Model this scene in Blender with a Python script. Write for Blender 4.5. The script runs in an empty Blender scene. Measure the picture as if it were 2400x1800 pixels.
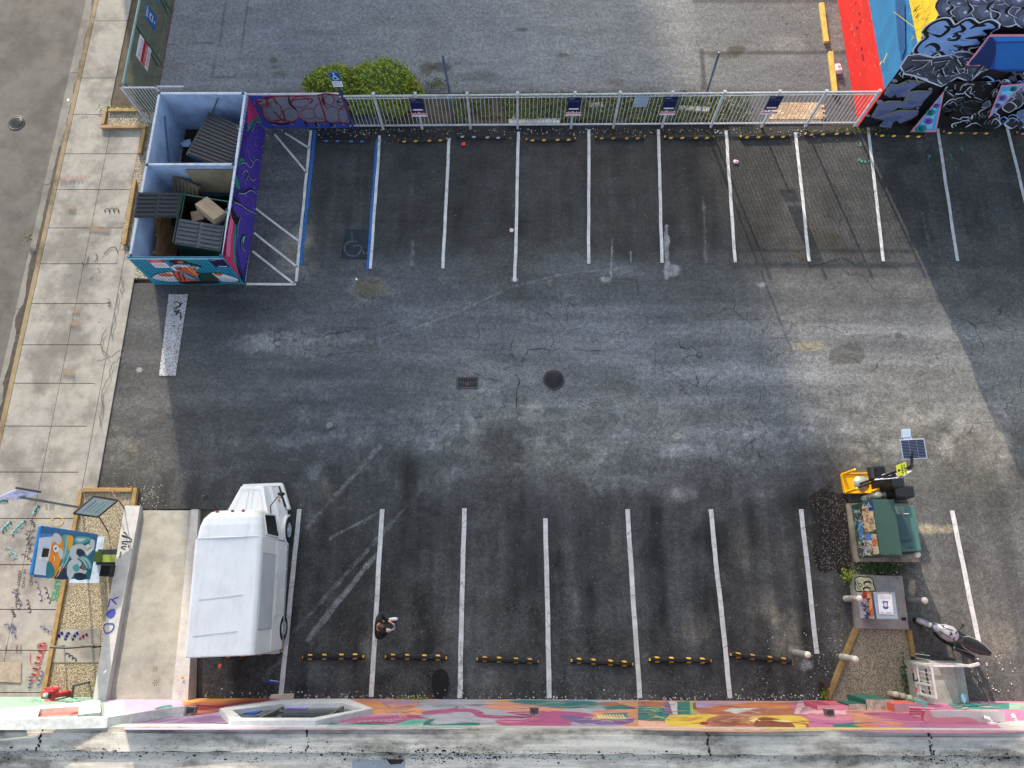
import bpy, bmesh, math, random
import numpy as np
from mathutils import Vector, Matrix, noise as mnoise
random.seed(7); rng = np.random.RandomState(11)
sc = bpy.context.scene
R_ = math.radians
# ------------------------------------------------------------------ camera
F, CW, CH, HC = 1640.0, 2400.0, 1800.0, 22.0
_n = Vector((12, -500, -F)).normalized()
_Z = -_n
_Y = Vector((20.0, (12*20.0+F*F)/500.0, -F)).normalized()
_X = _Y.cross(_Z)
RW = Matrix((_X, _Y, _Z))            # camera axes -> world axes
cam_d = bpy.data.cameras.new('camera'); cam = bpy.data.objects.new('camera', cam_d)
sc.collection.objects.link(cam)
cam.matrix_world = Matrix.Translation((0, 0, HC)) @ RW.to_4x4()
cam_d.sensor_width = 36; cam_d.lens = 36*F/CW; cam_d.clip_end = 1000
sc.camera = cam
# ------------------------------------------------------------------ light
SUN_EL, SUN_AZ = R_(17.0), R_(14.6)   # azimuth: sun stands 14.6 deg west of picture-north
sdir = Vector((-math.sin(SUN_AZ)*math.cos(SUN_EL), math.cos(SUN_AZ)*math.cos(SUN_EL), math.sin(SUN_EL)))
sd = bpy.data.lights.new('sun', 'SUN'); sd.energy = 2.9; sd.angle = R_(0.5); sd.color = (1.0, .86, .70)
so = bpy.data.objects.new('sun', sd); sc.collection.objects.link(so)
so.rotation_euler = sdir.to_track_quat('Z', 'Y').to_euler()
wd = bpy.data.worlds.new('World'); sc.world = wd; wd.use_nodes = True
_nt = wd.node_tree; _sky = _nt.nodes.new('ShaderNodeTexSky'); _sky.sky_type = 'NISHITA'
_sky.sun_disc = False; _sky.sun_elevation = SUN_EL; _sky.sun_rotation = -SUN_AZ
_sky.dust_density = 2.0; _sky.air_density = 1.0; _sky.ozone_density = 1.0
_hs = _nt.nodes.new('ShaderNodeHueSaturation'); _hs.inputs['Saturation'].default_value = .62
_nt.links.new(_sky.outputs[0], _hs.inputs['Color'])
_nt.links.new(_hs.outputs[0], _nt.nodes['Background'].inputs[0])
_nt.nodes['Background'].inputs[1].default_value = 0.15
sc.view_settings.view_transform = 'Standard'; sc.view_settings.look = 'None'
sc.view_settings.exposure = 1.58; sc.view_settings.gamma = 1.0
sc.cycles.max_bounces = 6
# ------------------------------------------------------------------ measuring helpers
def ray(px, py):
    return RW @ Vector((px-CW/2, CH/2-py, -F))
def P(px, py, z=0.0):
    d = ray(px, py); t = (HC-z)/-d.z
    return Vector((d.x*t, d.y*t, z))
def PY(px, py, y0):          # hit the vertical plane Y=y0
    d = ray(px, py); t = y0/d.y
    return Vector((d.x*t, y0, HC+d.z*t))
def PX(px, py, x0):          # hit the vertical plane X=x0
    d = ray(px, py); t = x0/d.x
    return Vector((x0, d.y*t, HC+d.z*t))
def zoom(ox, oy, s):
    return lambda pts: [(ox+a/s, oy+b/s) for a, b in pts]
# ------------------------------------------------------------------ materials
_m = {}
def S(c):                    # srgb 0-255 -> linear tuple
    return tuple(((v/255)/12.92 if v/255 <= .04045 else ((v/255+.055)/1.055)**2.4) for v in c)
class NT:
    def __init__(s, name):
        s.m = bpy.data.materials.new(name); s.m.use_nodes = True; s.t = s.m.node_tree
        s.b = s.t.nodes['Principled BSDF']; s.pos = s.t.nodes.new('ShaderNodeNewGeometry').outputs['Position']
    def put(s, inp, v):
        if isinstance(v, bpy.types.NodeSocket): s.t.links.new(v, inp)
        elif v is not None:
            try: inp.default_value = v
            except Exception: inp.default_value = (*v, 1)
    def noise(s, scale, detail=4, rough=.6, vec=None, dist=0):
        n = s.t.nodes.new('ShaderNodeTexNoise'); n.inputs['Scale'].default_value = scale
        n.inputs['Detail'].default_value = detail; n.inputs['Roughness'].default_value = rough
        n.inputs['Distortion'].default_value = dist
        s.t.links.new(vec or s.pos, n.inputs['Vector']); return n.outputs['Fac']
    def math(s, op, a, b=None, c=None, clamp=False):
        n = s.t.nodes.new('ShaderNodeMath'); n.operation = op; n.use_clamp = clamp
        s.put(n.inputs[0], a); s.put(n.inputs[1], b)
        if c is not None: s.put(n.inputs[2], c)
        return n.outputs[0]
    def ramp(s, v, a, b, lo=0., hi=1.):
        n = s.t.nodes.new('ShaderNodeMapRange'); n.interpolation_type = 'SMOOTHSTEP'
        s.put(n.inputs[0], v); n.inputs[1].default_value = a; n.inputs[2].default_value = b
        n.inputs[3].default_value = lo; n.inputs[4].default_value = hi; return n.outputs[0]
    def mix(s, f, a, b, mode='MIX'):
        n = s.t.nodes.new('ShaderNodeMix'); n.data_type = 'RGBA'; n.blend_type = mode
        s.put(n.inputs[0], f)
        for i, v in ((6, a), (7, b)):
            if isinstance(v, tuple) and len(v) == 3: v = (*v, 1)
            s.put(n.inputs[i], v)
        return n.outputs[2]
    def scale(s, vec):
        n = s.t.nodes.new('ShaderNodeVectorMath'); n.operation = 'MULTIPLY'
        s.t.links.new(s.pos, n.inputs[0]); n.inputs[1].default_value = vec; return n.outputs[0]
    def warp(s, amt, sc_, vec=None):
        n = s.t.nodes.new('ShaderNodeTexNoise'); n.inputs['Scale'].default_value = sc_; n.inputs['Detail'].default_value = 3
        s.t.links.new(vec or s.pos, n.inputs['Vector'])
        a = s.t.nodes.new('ShaderNodeVectorMath'); a.operation = 'MULTIPLY_ADD'
        s.t.links.new(n.outputs['Color'], a.inputs[0]); a.inputs[1].default_value = (amt,)*3
        s.t.links.new(vec or s.pos, a.inputs[2]); return a.outputs[0]
    def voro(s, scale, vec=None, feat='DISTANCE_TO_EDGE', out='Distance'):
        n = s.t.nodes.new('ShaderNodeTexVoronoi'); n.feature = feat; n.inputs['Scale'].default_value = scale
        s.t.links.new(vec or s.pos, n.inputs['Vector']); return n.outputs[out]
    def bump(s, h, strength=.3, dist=.01):
        n = s.t.nodes.new('ShaderNodeBump'); n.inputs['Strength'].default_value = strength
        n.inputs['Distance'].default_value = dist; s.t.links.new(h, n.inputs['Height'])
        s.t.links.new(n.outputs[0], s.b.inputs['Normal'])
    def attr(s, name):
        n = s.t.nodes.new('ShaderNodeAttribute'); n.attribute_name = name
        q = s.t.nodes.new('ShaderNodeSeparateColor'); s.t.links.new(n.outputs['Color'], q.inputs[0]); return q.outputs
    def done(s, col, rough=.8, metal=0., spec=None):
        s.put(s.b.inputs['Base Color'], (*col, 1) if isinstance(col, tuple) and len(col) == 3 else col)
        s.put(s.b.inputs['Roughness'], rough); s.b.inputs['Metallic'].default_value = metal
        if spec is not None: s.b.inputs['Specular IOR Level'].default_value = spec
        return s.m
def mat(col, rough=.6, metal=0., dirt=.25, dscale=3., grain=.1, gscale=60., name=None, lin=False, spec=None):
    """painted / plain surface: srgb colour, worn by two octaves of noise"""
    key = (tuple(col), rough, metal, dirt, dscale, grain, lin)
    if key in _m: return _m[key]
    t = NT(name or 'paint'); c = tuple(col) if lin else S(col)
    a = t.ramp(t.noise(dscale, 6, .65), .35, .7, 1.0, 1.0-dirt)
    g = t.ramp(t.noise(gscale, 2), .3, .7, 1-grain, 1+grain)
    k = t.math('MULTIPLY', a, g)
    cc = t.t.nodes.new('ShaderNodeCombineColor')
    for i in range(3): t.put(cc.inputs[i], t.math('MULTIPLY', k, c[i]))
    _m[key] = t.done(cc.outputs[0], rough, metal, spec); return _m[key]
def concrete(name, col, stain=.35, joint=False, sc_=1.0, fine=.15):
    t = NT(name); c = S(col)
    big = t.ramp(t.noise(.55*sc_, 6, .65), .38, .68); mid = t.ramp(t.noise(3*sc_, 6, .7), .3, .75)
    g = t.ramp(t.noise(55, 3, .7), .3, .7, 1-fine, 1+fine)
    spots = t.ramp(t.voro(5.5, feat='F1'), .025, .05)
    v = t.math('MULTIPLY', t.math('MULTIPLY', t.ramp(big, 0, 1, 1.05, 1-stain), t.ramp(mid, 0, 1, 1.08, .86)), g)
    v = t.math('MULTIPLY', v, t.ramp(spots, 0, 1, .35, 1))
    col1 = t.mix(t.ramp(t.noise(.8, 4), .4, .7), c, (c[0]*.93, c[1]*.95, c[2]*1.0))
    t.bump(t.noise(80, 3), .25, .004)
    return t.done(t.mix(1.0, col1, v, 'MULTIPLY'), .9)
def gravel(name, cols, scale=28):
    t = NT(name); cell = t.voro(scale, feat='F1', out='Color'); d = t.voro(scale, feat='F1')
    q = t.t.nodes.new('ShaderNodeSeparateColor'); t.t.links.new(cell, q.inputs[0])
    a = t.mix(t.ramp(q.outputs[0], .2, .8), S(cols[0]), S(cols[1]))
    a = t.mix(t.ramp(q.outputs[1], .82, .86), a, S(cols[2]))
    a = t.mix(t.ramp(d, .35, .7), a, S(cols[3])); h = t.math('SUBTRACT', 1.0, d)
    a = t.mix(t.ramp(t.noise(1.2, 5), .4, .7, 0, .35), a, S(cols[3]))
    t.bump(h, 1.0, .02); return t.done(a, .95)
def asphalt():
    t = NT('asphalt'); A = t.attr('surf'); B = t.attr('surf2')
    grain = t.ramp(t.noise(36, 4, .8), .30, .70, .55, 1.5)
    g2 = t.ramp(t.noise(7, 6, .75), .32, .68, .74, 1.28)
    g3 = t.math('MULTIPLY', t.ramp(t.noise(15, 3, .7), .32, .68, .80, 1.24), t.ramp(t.noise(1.7, 7, .72, t.scale((.6, 1.3, 1))), .36, .66, .90, 1.12))
    v = t.math('MULTIPLY', t.math('MULTIPLY', A[0], grain), t.math('MULTIPLY', g2, g3))
    cc = t.t.nodes.new('ShaderNodeCombineColor')
    warm = A[1]
    t.put(cc.inputs[0], t.math('MULTIPLY', v, t.math('MULTIPLY_ADD', warm, .20, .93)))
    t.put(cc.inputs[1], t.math('MULTIPLY', v, t.math('MULTIPLY_ADD', warm, .04, 1.0)))
    t.put(cc.inputs[2], t.math('MULTIPLY', v, t.math('MULTIPLY_ADD', warm, -.3, 1.09)))
    col = cc.outputs[0]
    # light exposed aggregate specks
    cell = t.voro(26, feat='F1', out='Color'); q = t.t.nodes.new('ShaderNodeSeparateColor'); t.t.links.new(cell, q.inputs[0])
    sp = t.math('MULTIPLY', t.math('GREATER_THAN', q.outputs[0], .955), t.ramp(t.voro(26, feat='F1'), .15, .36, .8, 0))
    sp = t.math('MULTIPLY', sp, B[2]); col = t.mix(sp, col, (.42, .41, .39))
    # worn paint / scuffs: broken by grain
    pn = t.ramp(t.math('ADD', t.math('ADD', t.math('MULTIPLY', t.noise(34, 4, .8), .75), t.math('MULTIPLY', t.noise(3.5, 3), .25)), t.math('MULTIPLY', A[2], .62)), .70, 1.02, 0, .8)
    pn = t.math('MULTIPLY', pn, t.ramp(A[2], .02, .3)); col = t.mix(pn, col, (.5, .52, .53))
    # pale crackle (sealed bays)
    w = t.warp(.22, 4.)
    cr = t.ramp(t.voro(7.5, w), .0, .055, .75, 0); cr = t.math('MULTIPLY', cr, t.ramp(t.noise(1.1, 3), .42, .58))
    col = t.mix(t.math('MULTIPLY', cr, B[0]), col, (.17, .175, .18))
    # dark cracks (aisle): two scales
    w2 = t.warp(.9, 1.1)
    c2 = t.ramp(t.voro(.42, w2), .001, .009, 1, 0); c2 = t.math('MULTIPLY', c2, t.ramp(t.noise(.6, 3), .48, .60, 0, .8))
    w3 = t.warp(.25, 4.)
    c3 = t.ramp(t.voro(3.6, w3), .002, .045, 1, 0); c3 = t.math('MULTIPLY', c3, t.ramp(t.noise(.85, 5, .7), .50, .64, 0, .75))
    ck = t.math('MAXIMUM', c2, t.math('MULTIPLY', c3, .9))
    col = t.mix(t.math('MULTIPLY', ck, B[1]), col, (.014, .014, .015))
    h = t.math('SUBTRACT', t.noise(60, 3, .8), t.math('MULTIPLY', ck, 1.2)); t.bump(h, .55, .008)
    return t.done(col, t.ramp(A[0], .02, .12, .72, .92), 0, .35)
# ------------------------------------------------------------------ mesh builder
class MB:
    def __init__(s): s.v = []; s.f = []; s.m = []; s.mats = []; s.sm = []
    def mi(s, m):
        if m not in s.mats: s.mats.append(m)
        return s.mats.index(m)
    def add(s, vs, fs, m, smooth=False):
        o = len(s.v); s.v += [tuple(v) for v in vs]; k = s.mi(m)
        for f in fs: s.f.append([i+o for i in f]); s.m.append(k); s.sm.append(smooth)
    def box(s, a, b, m, rot=0., c=None):
        x0, y0, z0 = a; x1, y1, z1 = b
        vs = [(x0,y0,z0),(x1,y0,z0),(x1,y1,z0),(x0,y1,z0),(x0,y0,z1),(x1,y0,z1),(x1,y1,z1),(x0,y1,z1)]
        if rot:
            cx, cy = c or ((x0+x1)/2, (y0+y1)/2); cs, sn = math.cos(rot), math.sin(rot)
            vs = [(cx+(x-cx)*cs-(y-cy)*sn, cy+(x-cx)*sn+(y-cy)*cs, z) for x, y, z in vs]
        s.add(vs, [(0,3,2,1),(4,5,6,7),(0,1,5,4),(1,2,6,5),(2,3,7,6),(3,0,4,7)], m)
    def prism(s, pts, z0, z1, m, top=None):
        n = len(pts); ar = sum(pts[i][0]*pts[(i+1)%n][1]-pts[(i+1)%n][0]*pts[i][1] for i in range(n))
        if ar < 0: pts = pts[::-1]
        vs = [(p[0], p[1], z0) for p in pts]+[(p[0], p[1], z1) for p in pts]
        s.add(vs, [tuple(range(n-1,-1,-1))]+[(i,(i+1)%n,n+(i+1)%n,n+i) for i in range(n)], m)
        s.add([(p[0], p[1], z1) for p in pts], [tuple(range(n))], top or m)
    def hexa(s, b4, t4, m):      # free-form box: four bottom and four top corners
        s.add(list(b4)+list(t4), [(0,3,2,1),(4,5,6,7),(0,1,5,4),(1,2,6,5),(2,3,7,6),(3,0,4,7)], m)
    def bar(s, p, q, w, h, m, up=Vector((0,0,1))):   # rectangular bar from p to q
        p = Vector(p); q = Vector(q); d = (q-p).normalized(); r = d.cross(up)
        if r.length < 1e-4: r = d.cross(Vector((1,0,0)))
        r.normalize(); u = r.cross(d)
        c = lambda b: [b-r*w/2-u*h/2, b+r*w/2-u*h/2, b+r*w/2+u*h/2, b-r*w/2+u*h/2]
        s.add(c(p)+c(q), [(0,1,2,3),(7,6,5,4),(0,4,5,1),(1,5,6,2),(2,6,7,3),(3,7,4,0)], m)
    def tube(s, pts, r, m, n=8, caps=True):
        pts = [Vector(p) for p in pts]; rs = r if isinstance(r, (list, tuple)) else [r]*len(pts)
        vs = []; fs = []; prev = None
        for i, p in enumerate(pts):
            d = (pts[min(i+1, len(pts)-1)]-pts[max(i-1, 0)]).normalized()
            a = (prev-d*prev.dot(d)).normalized() if prev else d.orthogonal().normalized()
            prev = a; b = d.cross(a)
            vs += [p+(a*math.cos(6.28319*k/n)+b*math.sin(6.28319*k/n))*rs[i] for k in range(n)]
        for i in range(len(pts)-1):
            fs += [(i*n+k, i*n+(k+1)%n, (i+1)*n+(k+1)%n, (i+1)*n+k) for k in range(n)]
        s.add(vs, fs, m, True)
        if caps:
            s.add(vs[:n], [tuple(range(n-1,-1,-1))], m); s.add(vs[-n:], [tuple(range(n))], m)
    def lathe(s, c, prof, m, n=16, axis=None):       # prof: (radius, height) along axis from c
        ax = Vector(axis or (0,0,1)).normalized(); a = ax.orthogonal().normalized(); b = ax.cross(a); c = Vector(c)
        vs = []; fs = []
        for r, h in prof: vs += [c+ax*h+(a*math.cos(6.28319*k/n)+b*math.sin(6.28319*k/n))*max(r, 1e-4) for k in range(n)]
        for i in range(len(prof)-1):
            fs += [(i*n+k, i*n+(k+1)%n, (i+1)*n+(k+1)%n, (i+1)*n+k) for k in range(n)]
        s.add(vs, fs, m, True)
    def poly(s, pts, m): s.add(pts, [tuple(range(len(pts)))], m)
    def ball(s, c, r, m, n=10, sq=(1,1,1)):
        vs = []; fs = []; c = Vector(c); k = n//2+1
        for i in range(k+1):
            th = math.pi*i/k
            vs += [c+Vector((math.sin(th)*math.cos(6.28319*j/n)*sq[0], math.sin(th)*math.sin(6.28319*j/n)*sq[1], math.cos(th)*sq[2]))*r for j in range(n)]
        for i in range(k):
            fs += [(i*n+j, (i+1)*n+j, (i+1)*n+(j+1)%n, i*n+(j+1)%n) for j in range(n)]
        s.add(vs, fs, m, True)
    def build(s, name, parent=None, label=None, cat=None, group=None, kind=None, bevel=0):
        me = bpy.data.meshes.new(name); off = parent.location if parent else Vector((0,0,0))
        org = Vector((0,0,0))
        if parent is None and kind is None and s.v:
            a = np.array(s.v); org = Vector(((a[:,0].min()+a[:,0].max())/2, (a[:,1].min()+a[:,1].max())/2, a[:,2].min()))
            off = org
        elif parent is not None: off = WL[parent.name]
        me.from_pydata([(v[0]-off.x, v[1]-off.y, v[2]-off.z) for v in s.v], [], s.f)
        for m in s.mats: me.materials.append(m)
        me.polygons.foreach_set('material_index', s.m); me.polygons.foreach_set('use_smooth', s.sm); me.update()
        o = bpy.data.objects.new(name, me); sc.collection.objects.link(o)
        if parent: o.parent = parent; WL[o.name] = off
        else: o.location = org; WL[o.name] = org.copy()
        if bevel:
            bm = bmesh.new(); bm.from_mesh(me); bmesh.ops.remove_doubles(bm, verts=bm.verts, dist=1e-5)
            ed = [e for e in bm.edges if len(e.link_faces) == 2 and e.calc_face_angle(0) > .6]
            bmesh.ops.bevel(bm, geom=ed, offset=bevel, segments=2, affect='EDGES', profile=.6); bm.to_mesh(me); bm.free()
        return tag(o, label, cat, group, kind)
WL = {}
def tag(o, label=None, cat=None, group=None, kind=None):
    for k, v in (('label', label), ('category', cat), ('group', group), ('kind', kind)):
        if v: o[k] = v
    return o
def thing(name, loc, label, cat, group=None):
    o = bpy.data.objects.new(name, None); sc.collection.objects.link(o); o.location = loc
    o.empty_display_size = .2; WL[o.name] = Vector(loc); return tag(o, label, cat, group)
def part(parent, name, fn, **k):
    m = MB(); fn(m); return m.build(name, parent, **k)
# text -------------------------------------------------------------
_tx = {}
def glyphs(txt, offset=0.0, shear=0.0):
    key = (txt, offset, shear)
    if key in _tx: return _tx[key]
    cu = bpy.data.curves.new('t', 'FONT'); cu.body = txt; cu.offset = offset; cu.shear = shear; cu.resolution_u = 3
    o = bpy.data.objects.new('t', cu); sc.collection.objects.link(o)
    dg = bpy.context.evaluated_depsgraph_get(); dg.update()
    me = bpy.data.meshes.new_from_object(o.evaluated_get(dg))
    vs = [tuple(v.co) for v in me.vertices]; fs = [tuple(p.vertices) for p in me.polygons]
    bpy.data.objects.remove(o); bpy.data.curves.remove(cu); bpy.data.meshes.remove(me)
    _tx[key] = (vs, fs); return _tx[key]
def text(mb, txt, org, u, v, m, offset=0., shear=0., ref=None, wob=0.):
    """fit txt in the parallelogram org + a*u + b*v"""
    vs, fs = glyphs(txt, offset, shear); rv = glyphs(txt, 0., shear)[0] if ref is None else ref
    x0 = min(p[0] for p in rv); x1 = max(p[0] for p in rv); y0 = min(p[1] for p in rv); y1 = max(p[1] for p in rv)
    org = Vector(org); u = Vector(u); v = Vector(v); n = u.cross(v).normalized(); out = []
    for p in vs:
        a = (p[0]-x0)/(x1-x0); b = (p[1]-y0)/(y1-y0)
        if wob: b += wob*math.sin(a*9.1+1.3); a += wob*.25*math.sin(b*6+a*20)
        out.append(org+u*a+v*b)
    mb.add(out, fs, m)
# painting on planes ------------------------------------------------
def spline(pts, closed=True, k=5):
    out = []; n = len(pts)
    for i in range(n if closed else n-1):
        g = lambda j: pts[j % n] if closed else pts[min(max(j, 0), n-1)]
        p0, p1, p2, p3 = g(i-1), g(i), g(i+1), g(i+2)
        for q in range(k):
            t = q/k
            out.append(tuple(.5*((2*b)+(-a+c)*t+(2*a-5*b+4*c-d)*t*t+(-a+3*b-3*c+d)*t**3) for a, b, c, d in zip(p0, p1, p2, p3)))
    if not closed: out.append(tuple(pts[-1]))
    return out
class Paint:
    """flat paint on a wall: polygons and strokes, each a hair above the last"""
    def __init__(s, fn, normal, base=.003, step=.0006):
        s.fn = fn; s.n = Vector(normal); s.h = base; s.st = step; s.mb = MB()
    def pt(s, p): return s.fn(p[0], p[1])+s.n*s.h
    def fill(s, pts, m, smooth=True):
        s.h += s.st; q = spline(pts) if smooth else pts
        v = [s.pt(p) for p in q]
        nn = Vector((0,0,0))
        for i in range(len(v)): nn += (v[i]-v[0]).cross(v[(i+1) % len(v)]-v[0])
        if nn.dot(s.n) < 0: v.reverse()
        s.mb.poly(v, m)
    def stroke(s, pts, w, m, smooth=True, closed=False, taper=False):
        s.h += s.st; q = spline(pts, closed) if smooth else list(pts)
        if closed: q.append(q[0])
        v = [s.pt(p) for p in q]; L = []; Rr = []
        for i, p in enumerate(v):
            d = v[min(i+1, len(v)-1)]-v[max(i-1, 0)]
            if d.length < 1e-6: d = Vector((1,0,0))
            r = d.normalized().cross(s.n)*w/2
            if taper: r = r*(.15+.85*math.sin(math.pi*(i+.3)/(len(v)-.4+.6)))
            L.append(p-r); Rr.append(p+r)
        n = len(v); s.mb.add(L+Rr, [(i, n+i, n+i+1, i+1) for i in range(n-1)], m)
    def blob(s, c, rx, ry, m, n=12, rot=0, jit=.12):
        pts = []
        for i in range(n):
            a = 6.28319*i/n; k = 1+random.uniform(-jit, jit); x = math.cos(a)*rx*k; y = math.sin(a)*ry*k
            pts.append((c[0]+x*math.cos(rot)-y*math.sin(rot), c[1]+x*math.sin(rot)+y*math.cos(rot)))
        s.fill(pts, m)
    def scribble(s, x0, y0, x1, y1, w, m, n=8, amp=1.):
        """cursive tag running from (x0,y0) to (x1,y1)"""
        d = (x1-x0, y1-y0); L = math.hypot(*d); ux, uy = d[0]/L, d[1]/L; pts = []
        h = amp
        for i in range(n*3+1):
            t = i/(n*3); a = t*n*6.28*.9; r = h*(.6+.4*random.random())
            pts.append((x0+d[0]*t+ux*math.cos(a)*L/n*.35-uy*math.sin(a)*r, y0+d[1]*t+uy*math.cos(a)*L/n*.35+ux*math.sin(a)*r))
        s.stroke(pts, w, m)
paint = lambda r, g, b, d=.12: mat((r, g, b), .55, 0, d, 4, .06, name='spray_paint')
# fractal value noise for the maps ------------------------------------
def vnoise(x, y, seed):
    r = np.random.RandomState(seed); T = r.rand(256, 256)
    xi = np.floor(x).astype(int); yi = np.floor(y).astype(int); fx = x-xi; fy = y-yi
    fx = fx*fx*(3-2*fx); fy = fy*fy*(3-2*fy); a = lambda i, j: T[(xi+i) % 256, (yi+j) % 256]
    return (a(0,0)*(1-fx)+a(1,0)*fx)*(1-fy)+(a(0,1)*(1-fx)+a(1,1)*fx)*fy
def fbm(x, y, s, seed, o=5, g=.55):
    t = 0; A = 1; W = 0
    for i in range(o): t = t+A*vnoise(x*s*2**i+17.3*i, y*s*2**i+5.1*i, seed+i); W += A; A *= g
    return t/W
V3 = Vector
sst = lambda x, a, b: (lambda t: t*t*(3-2*t))(np.clip((x-a)/(b-a), 0, 1))
# ================================================================== SETTING
M_conc = concrete('sidewalk_concrete', (146,142,132), .42)
M_conc2 = concrete('ramp_concrete', (148,146,135), .18, fine=.1)
M_concg = concrete('pad_concrete', (140,135,126), .25)
M_white_wall = mat((206,208,206), .7, 0, .2, 2.5, .05)
M_road = concrete('road_surface', (92,89,83), .34, fine=.3)
M_gut = concrete('gutter_concrete', (122,119,111), .38)
M_wet = mat((66,58,48), .75, 0, .65, 5, .35)
M_kerb = concrete('kerb_paint', (134,119,88), .6)
M_joint = mat((70,65,60), .9, 0, .3, 4, .2)
M_dirt = mat((88,76,62), .95, 0, .5, 2, .35)
M_gravel = gravel('pale_gravel', [(150,140,120), (196,186,164), (90,80,70), (110,100,86)])
M_gravel2 = gravel('limestone_gravel', [(158,148,122), (182,174,150), (112,98,74), (120,110,88)], 34)
M_timber = mat((150,122,74), .8, 0, .35, 5, .18)
M_black = mat((24,24,26), .5, 0, .2, 5, .1)
M_rubber = mat((22,22,22), .75, 0, .3, 6, .15)
M_white = mat((214,216,216), .45, 0, .12, 3, .04)
M_fence = mat((176,181,188), .5, 0, .3, 6, .08)
M_dkcrack = mat((40,39,40), 1, 0, .2, 5, .2)
M_line = None
def line_mat():
    t = NT('road_paint'); g = t.noise(34, 3, .8); b = t.noise(2.2, 4, .7)
    w = t.math('MULTIPLY', t.ramp(g, .60, .66), t.ramp(b, .40, .68)); c = t.ramp(t.noise(3, 4), .3, .7, .44, .60)
    cc = t.t.nodes.new('ShaderNodeCombineColor')
    for i, k in enumerate((1, 1, .98)): t.put(cc.inputs[i], t.math('MULTIPLY', c, k))
    wr = t.warp(.2, 4); ck = t.ramp(t.voro(1.6, wr), .004, .016, 1, 0)
    w = t.math('MAXIMUM', w, t.math('MULTIPLY', ck, .7))
    return t.done(t.mix(t.math('MULTIPLY', w, .8), cc.outputs[0], (.09, .09, .095)), .8)
M_line = line_mat()
M_blue_line = mat((28,96,160), .8, 0, .3, 6, .2)
def slab(name, x0, y0, x1, y1, z0, z1, m, label=None, kind='structure'):
    b = MB(); b.box((x0,y0,z0), (x1,y1,z1), m); return b.build(name, kind=kind)
# the far ground: one sheet reaching the horizon
b = MB(); b.poly([(-300,-300,-.19), (300,-300,-.19), (300,300,-.19), (-300,300,-.19)], mat((120,115,106), .95, 0, .3, .3, .2)); b.build('ground', kind='structure')
b = MB(); b.box((-40,-60,-.4), (-17.22,90,-.13), M_road); b.build('road', kind='structure')
b = MB(); b.box((-17.22,-60,-.4), (-16.78,90,-.105), M_gut)
yy = -20
while yy < 40: b.box((-17.22,yy,-.104), (-16.78,yy+.02,-.102), M_joint); yy += 4.9
pts = []; pr = []
for i in range(360):
    y = 30-i*.125; w = .06+.10*mnoise.noise(Vector((y*.5, 0, 3)))**2*6+(.10 if y < 16 else 0)
    pts.append((-16.79-w-.05*(1+mnoise.noise(Vector((y*1.7, 2, 1))))-.05*mnoise.noise(Vector((y*6, 2, 1))), y)); pr.append((-16.785, y))
b.add([(x, y, -.101) for x, y in pts]+[(x, y, -.101) for x, y in pr], [(i+1, i, 360+i, 361+i) for i in range(359)], M_wet)
b.build('gutter', kind='structure')
b = MB(); b.box((-16.78,-60,-.3), (-16.62,90,.035), M_kerb); b.build('kerb', kind='structure')
# sidewalk: single slabs with joints
b = MB(); b.box((-16.62,-60,-.3), (-13.25,17.0,.005), M_joint); b.box((-16.62,17.0,-.3), (-15.28,90,.005), M_joint)
ys = [60,50,40,35,30,26.2,22.9,21.55,18.85,17.2,15.5,14.0,12.45,11.05,9.55,8.05,6.7,5.25,3.75,2.3,.9,-.4,-1.55,-2.7,-4.5,-10,-30]
for i in range(len(ys)-1):
    y1, y0 = ys[i]-.012, ys[i+1]+.012; dx = .0
    if y0 > 17: b.box((-16.605,y0,.0), (-15.3,y1,.035+dx), M_conc)
    else:
        b.box((-16.605,y0,0), (-15.10,y1,.035), M_conc)
        xr = -13.95 if y1 > 11.5 and y0 < 17 else (-13.72 if y1 > 2.5 else -13.72)
        b.box((-15.085,y0,0), (xr,min(y1, 16.54),.035), M_conc)
b.box((-13.94,2.75,0), (-13.25,11.55,.034), M_conc)
for x in (-13.72,): b.box((x-.008,2.75,.03), (x+.008,11.55,.0365), M_joint)
b.build('sidewalk', kind='structure')
b = MB()   # verge of worn earth between sidewalk and back lot, and beside the enclosure
b.box((-15.28,16.95,-.1), (-13.6,60,.012), M_dirt); b.box((-13.96,10.5,-.1), (-12.3,16.9,.03), M_gravel)
b.build('verge', kind='structure')

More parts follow.
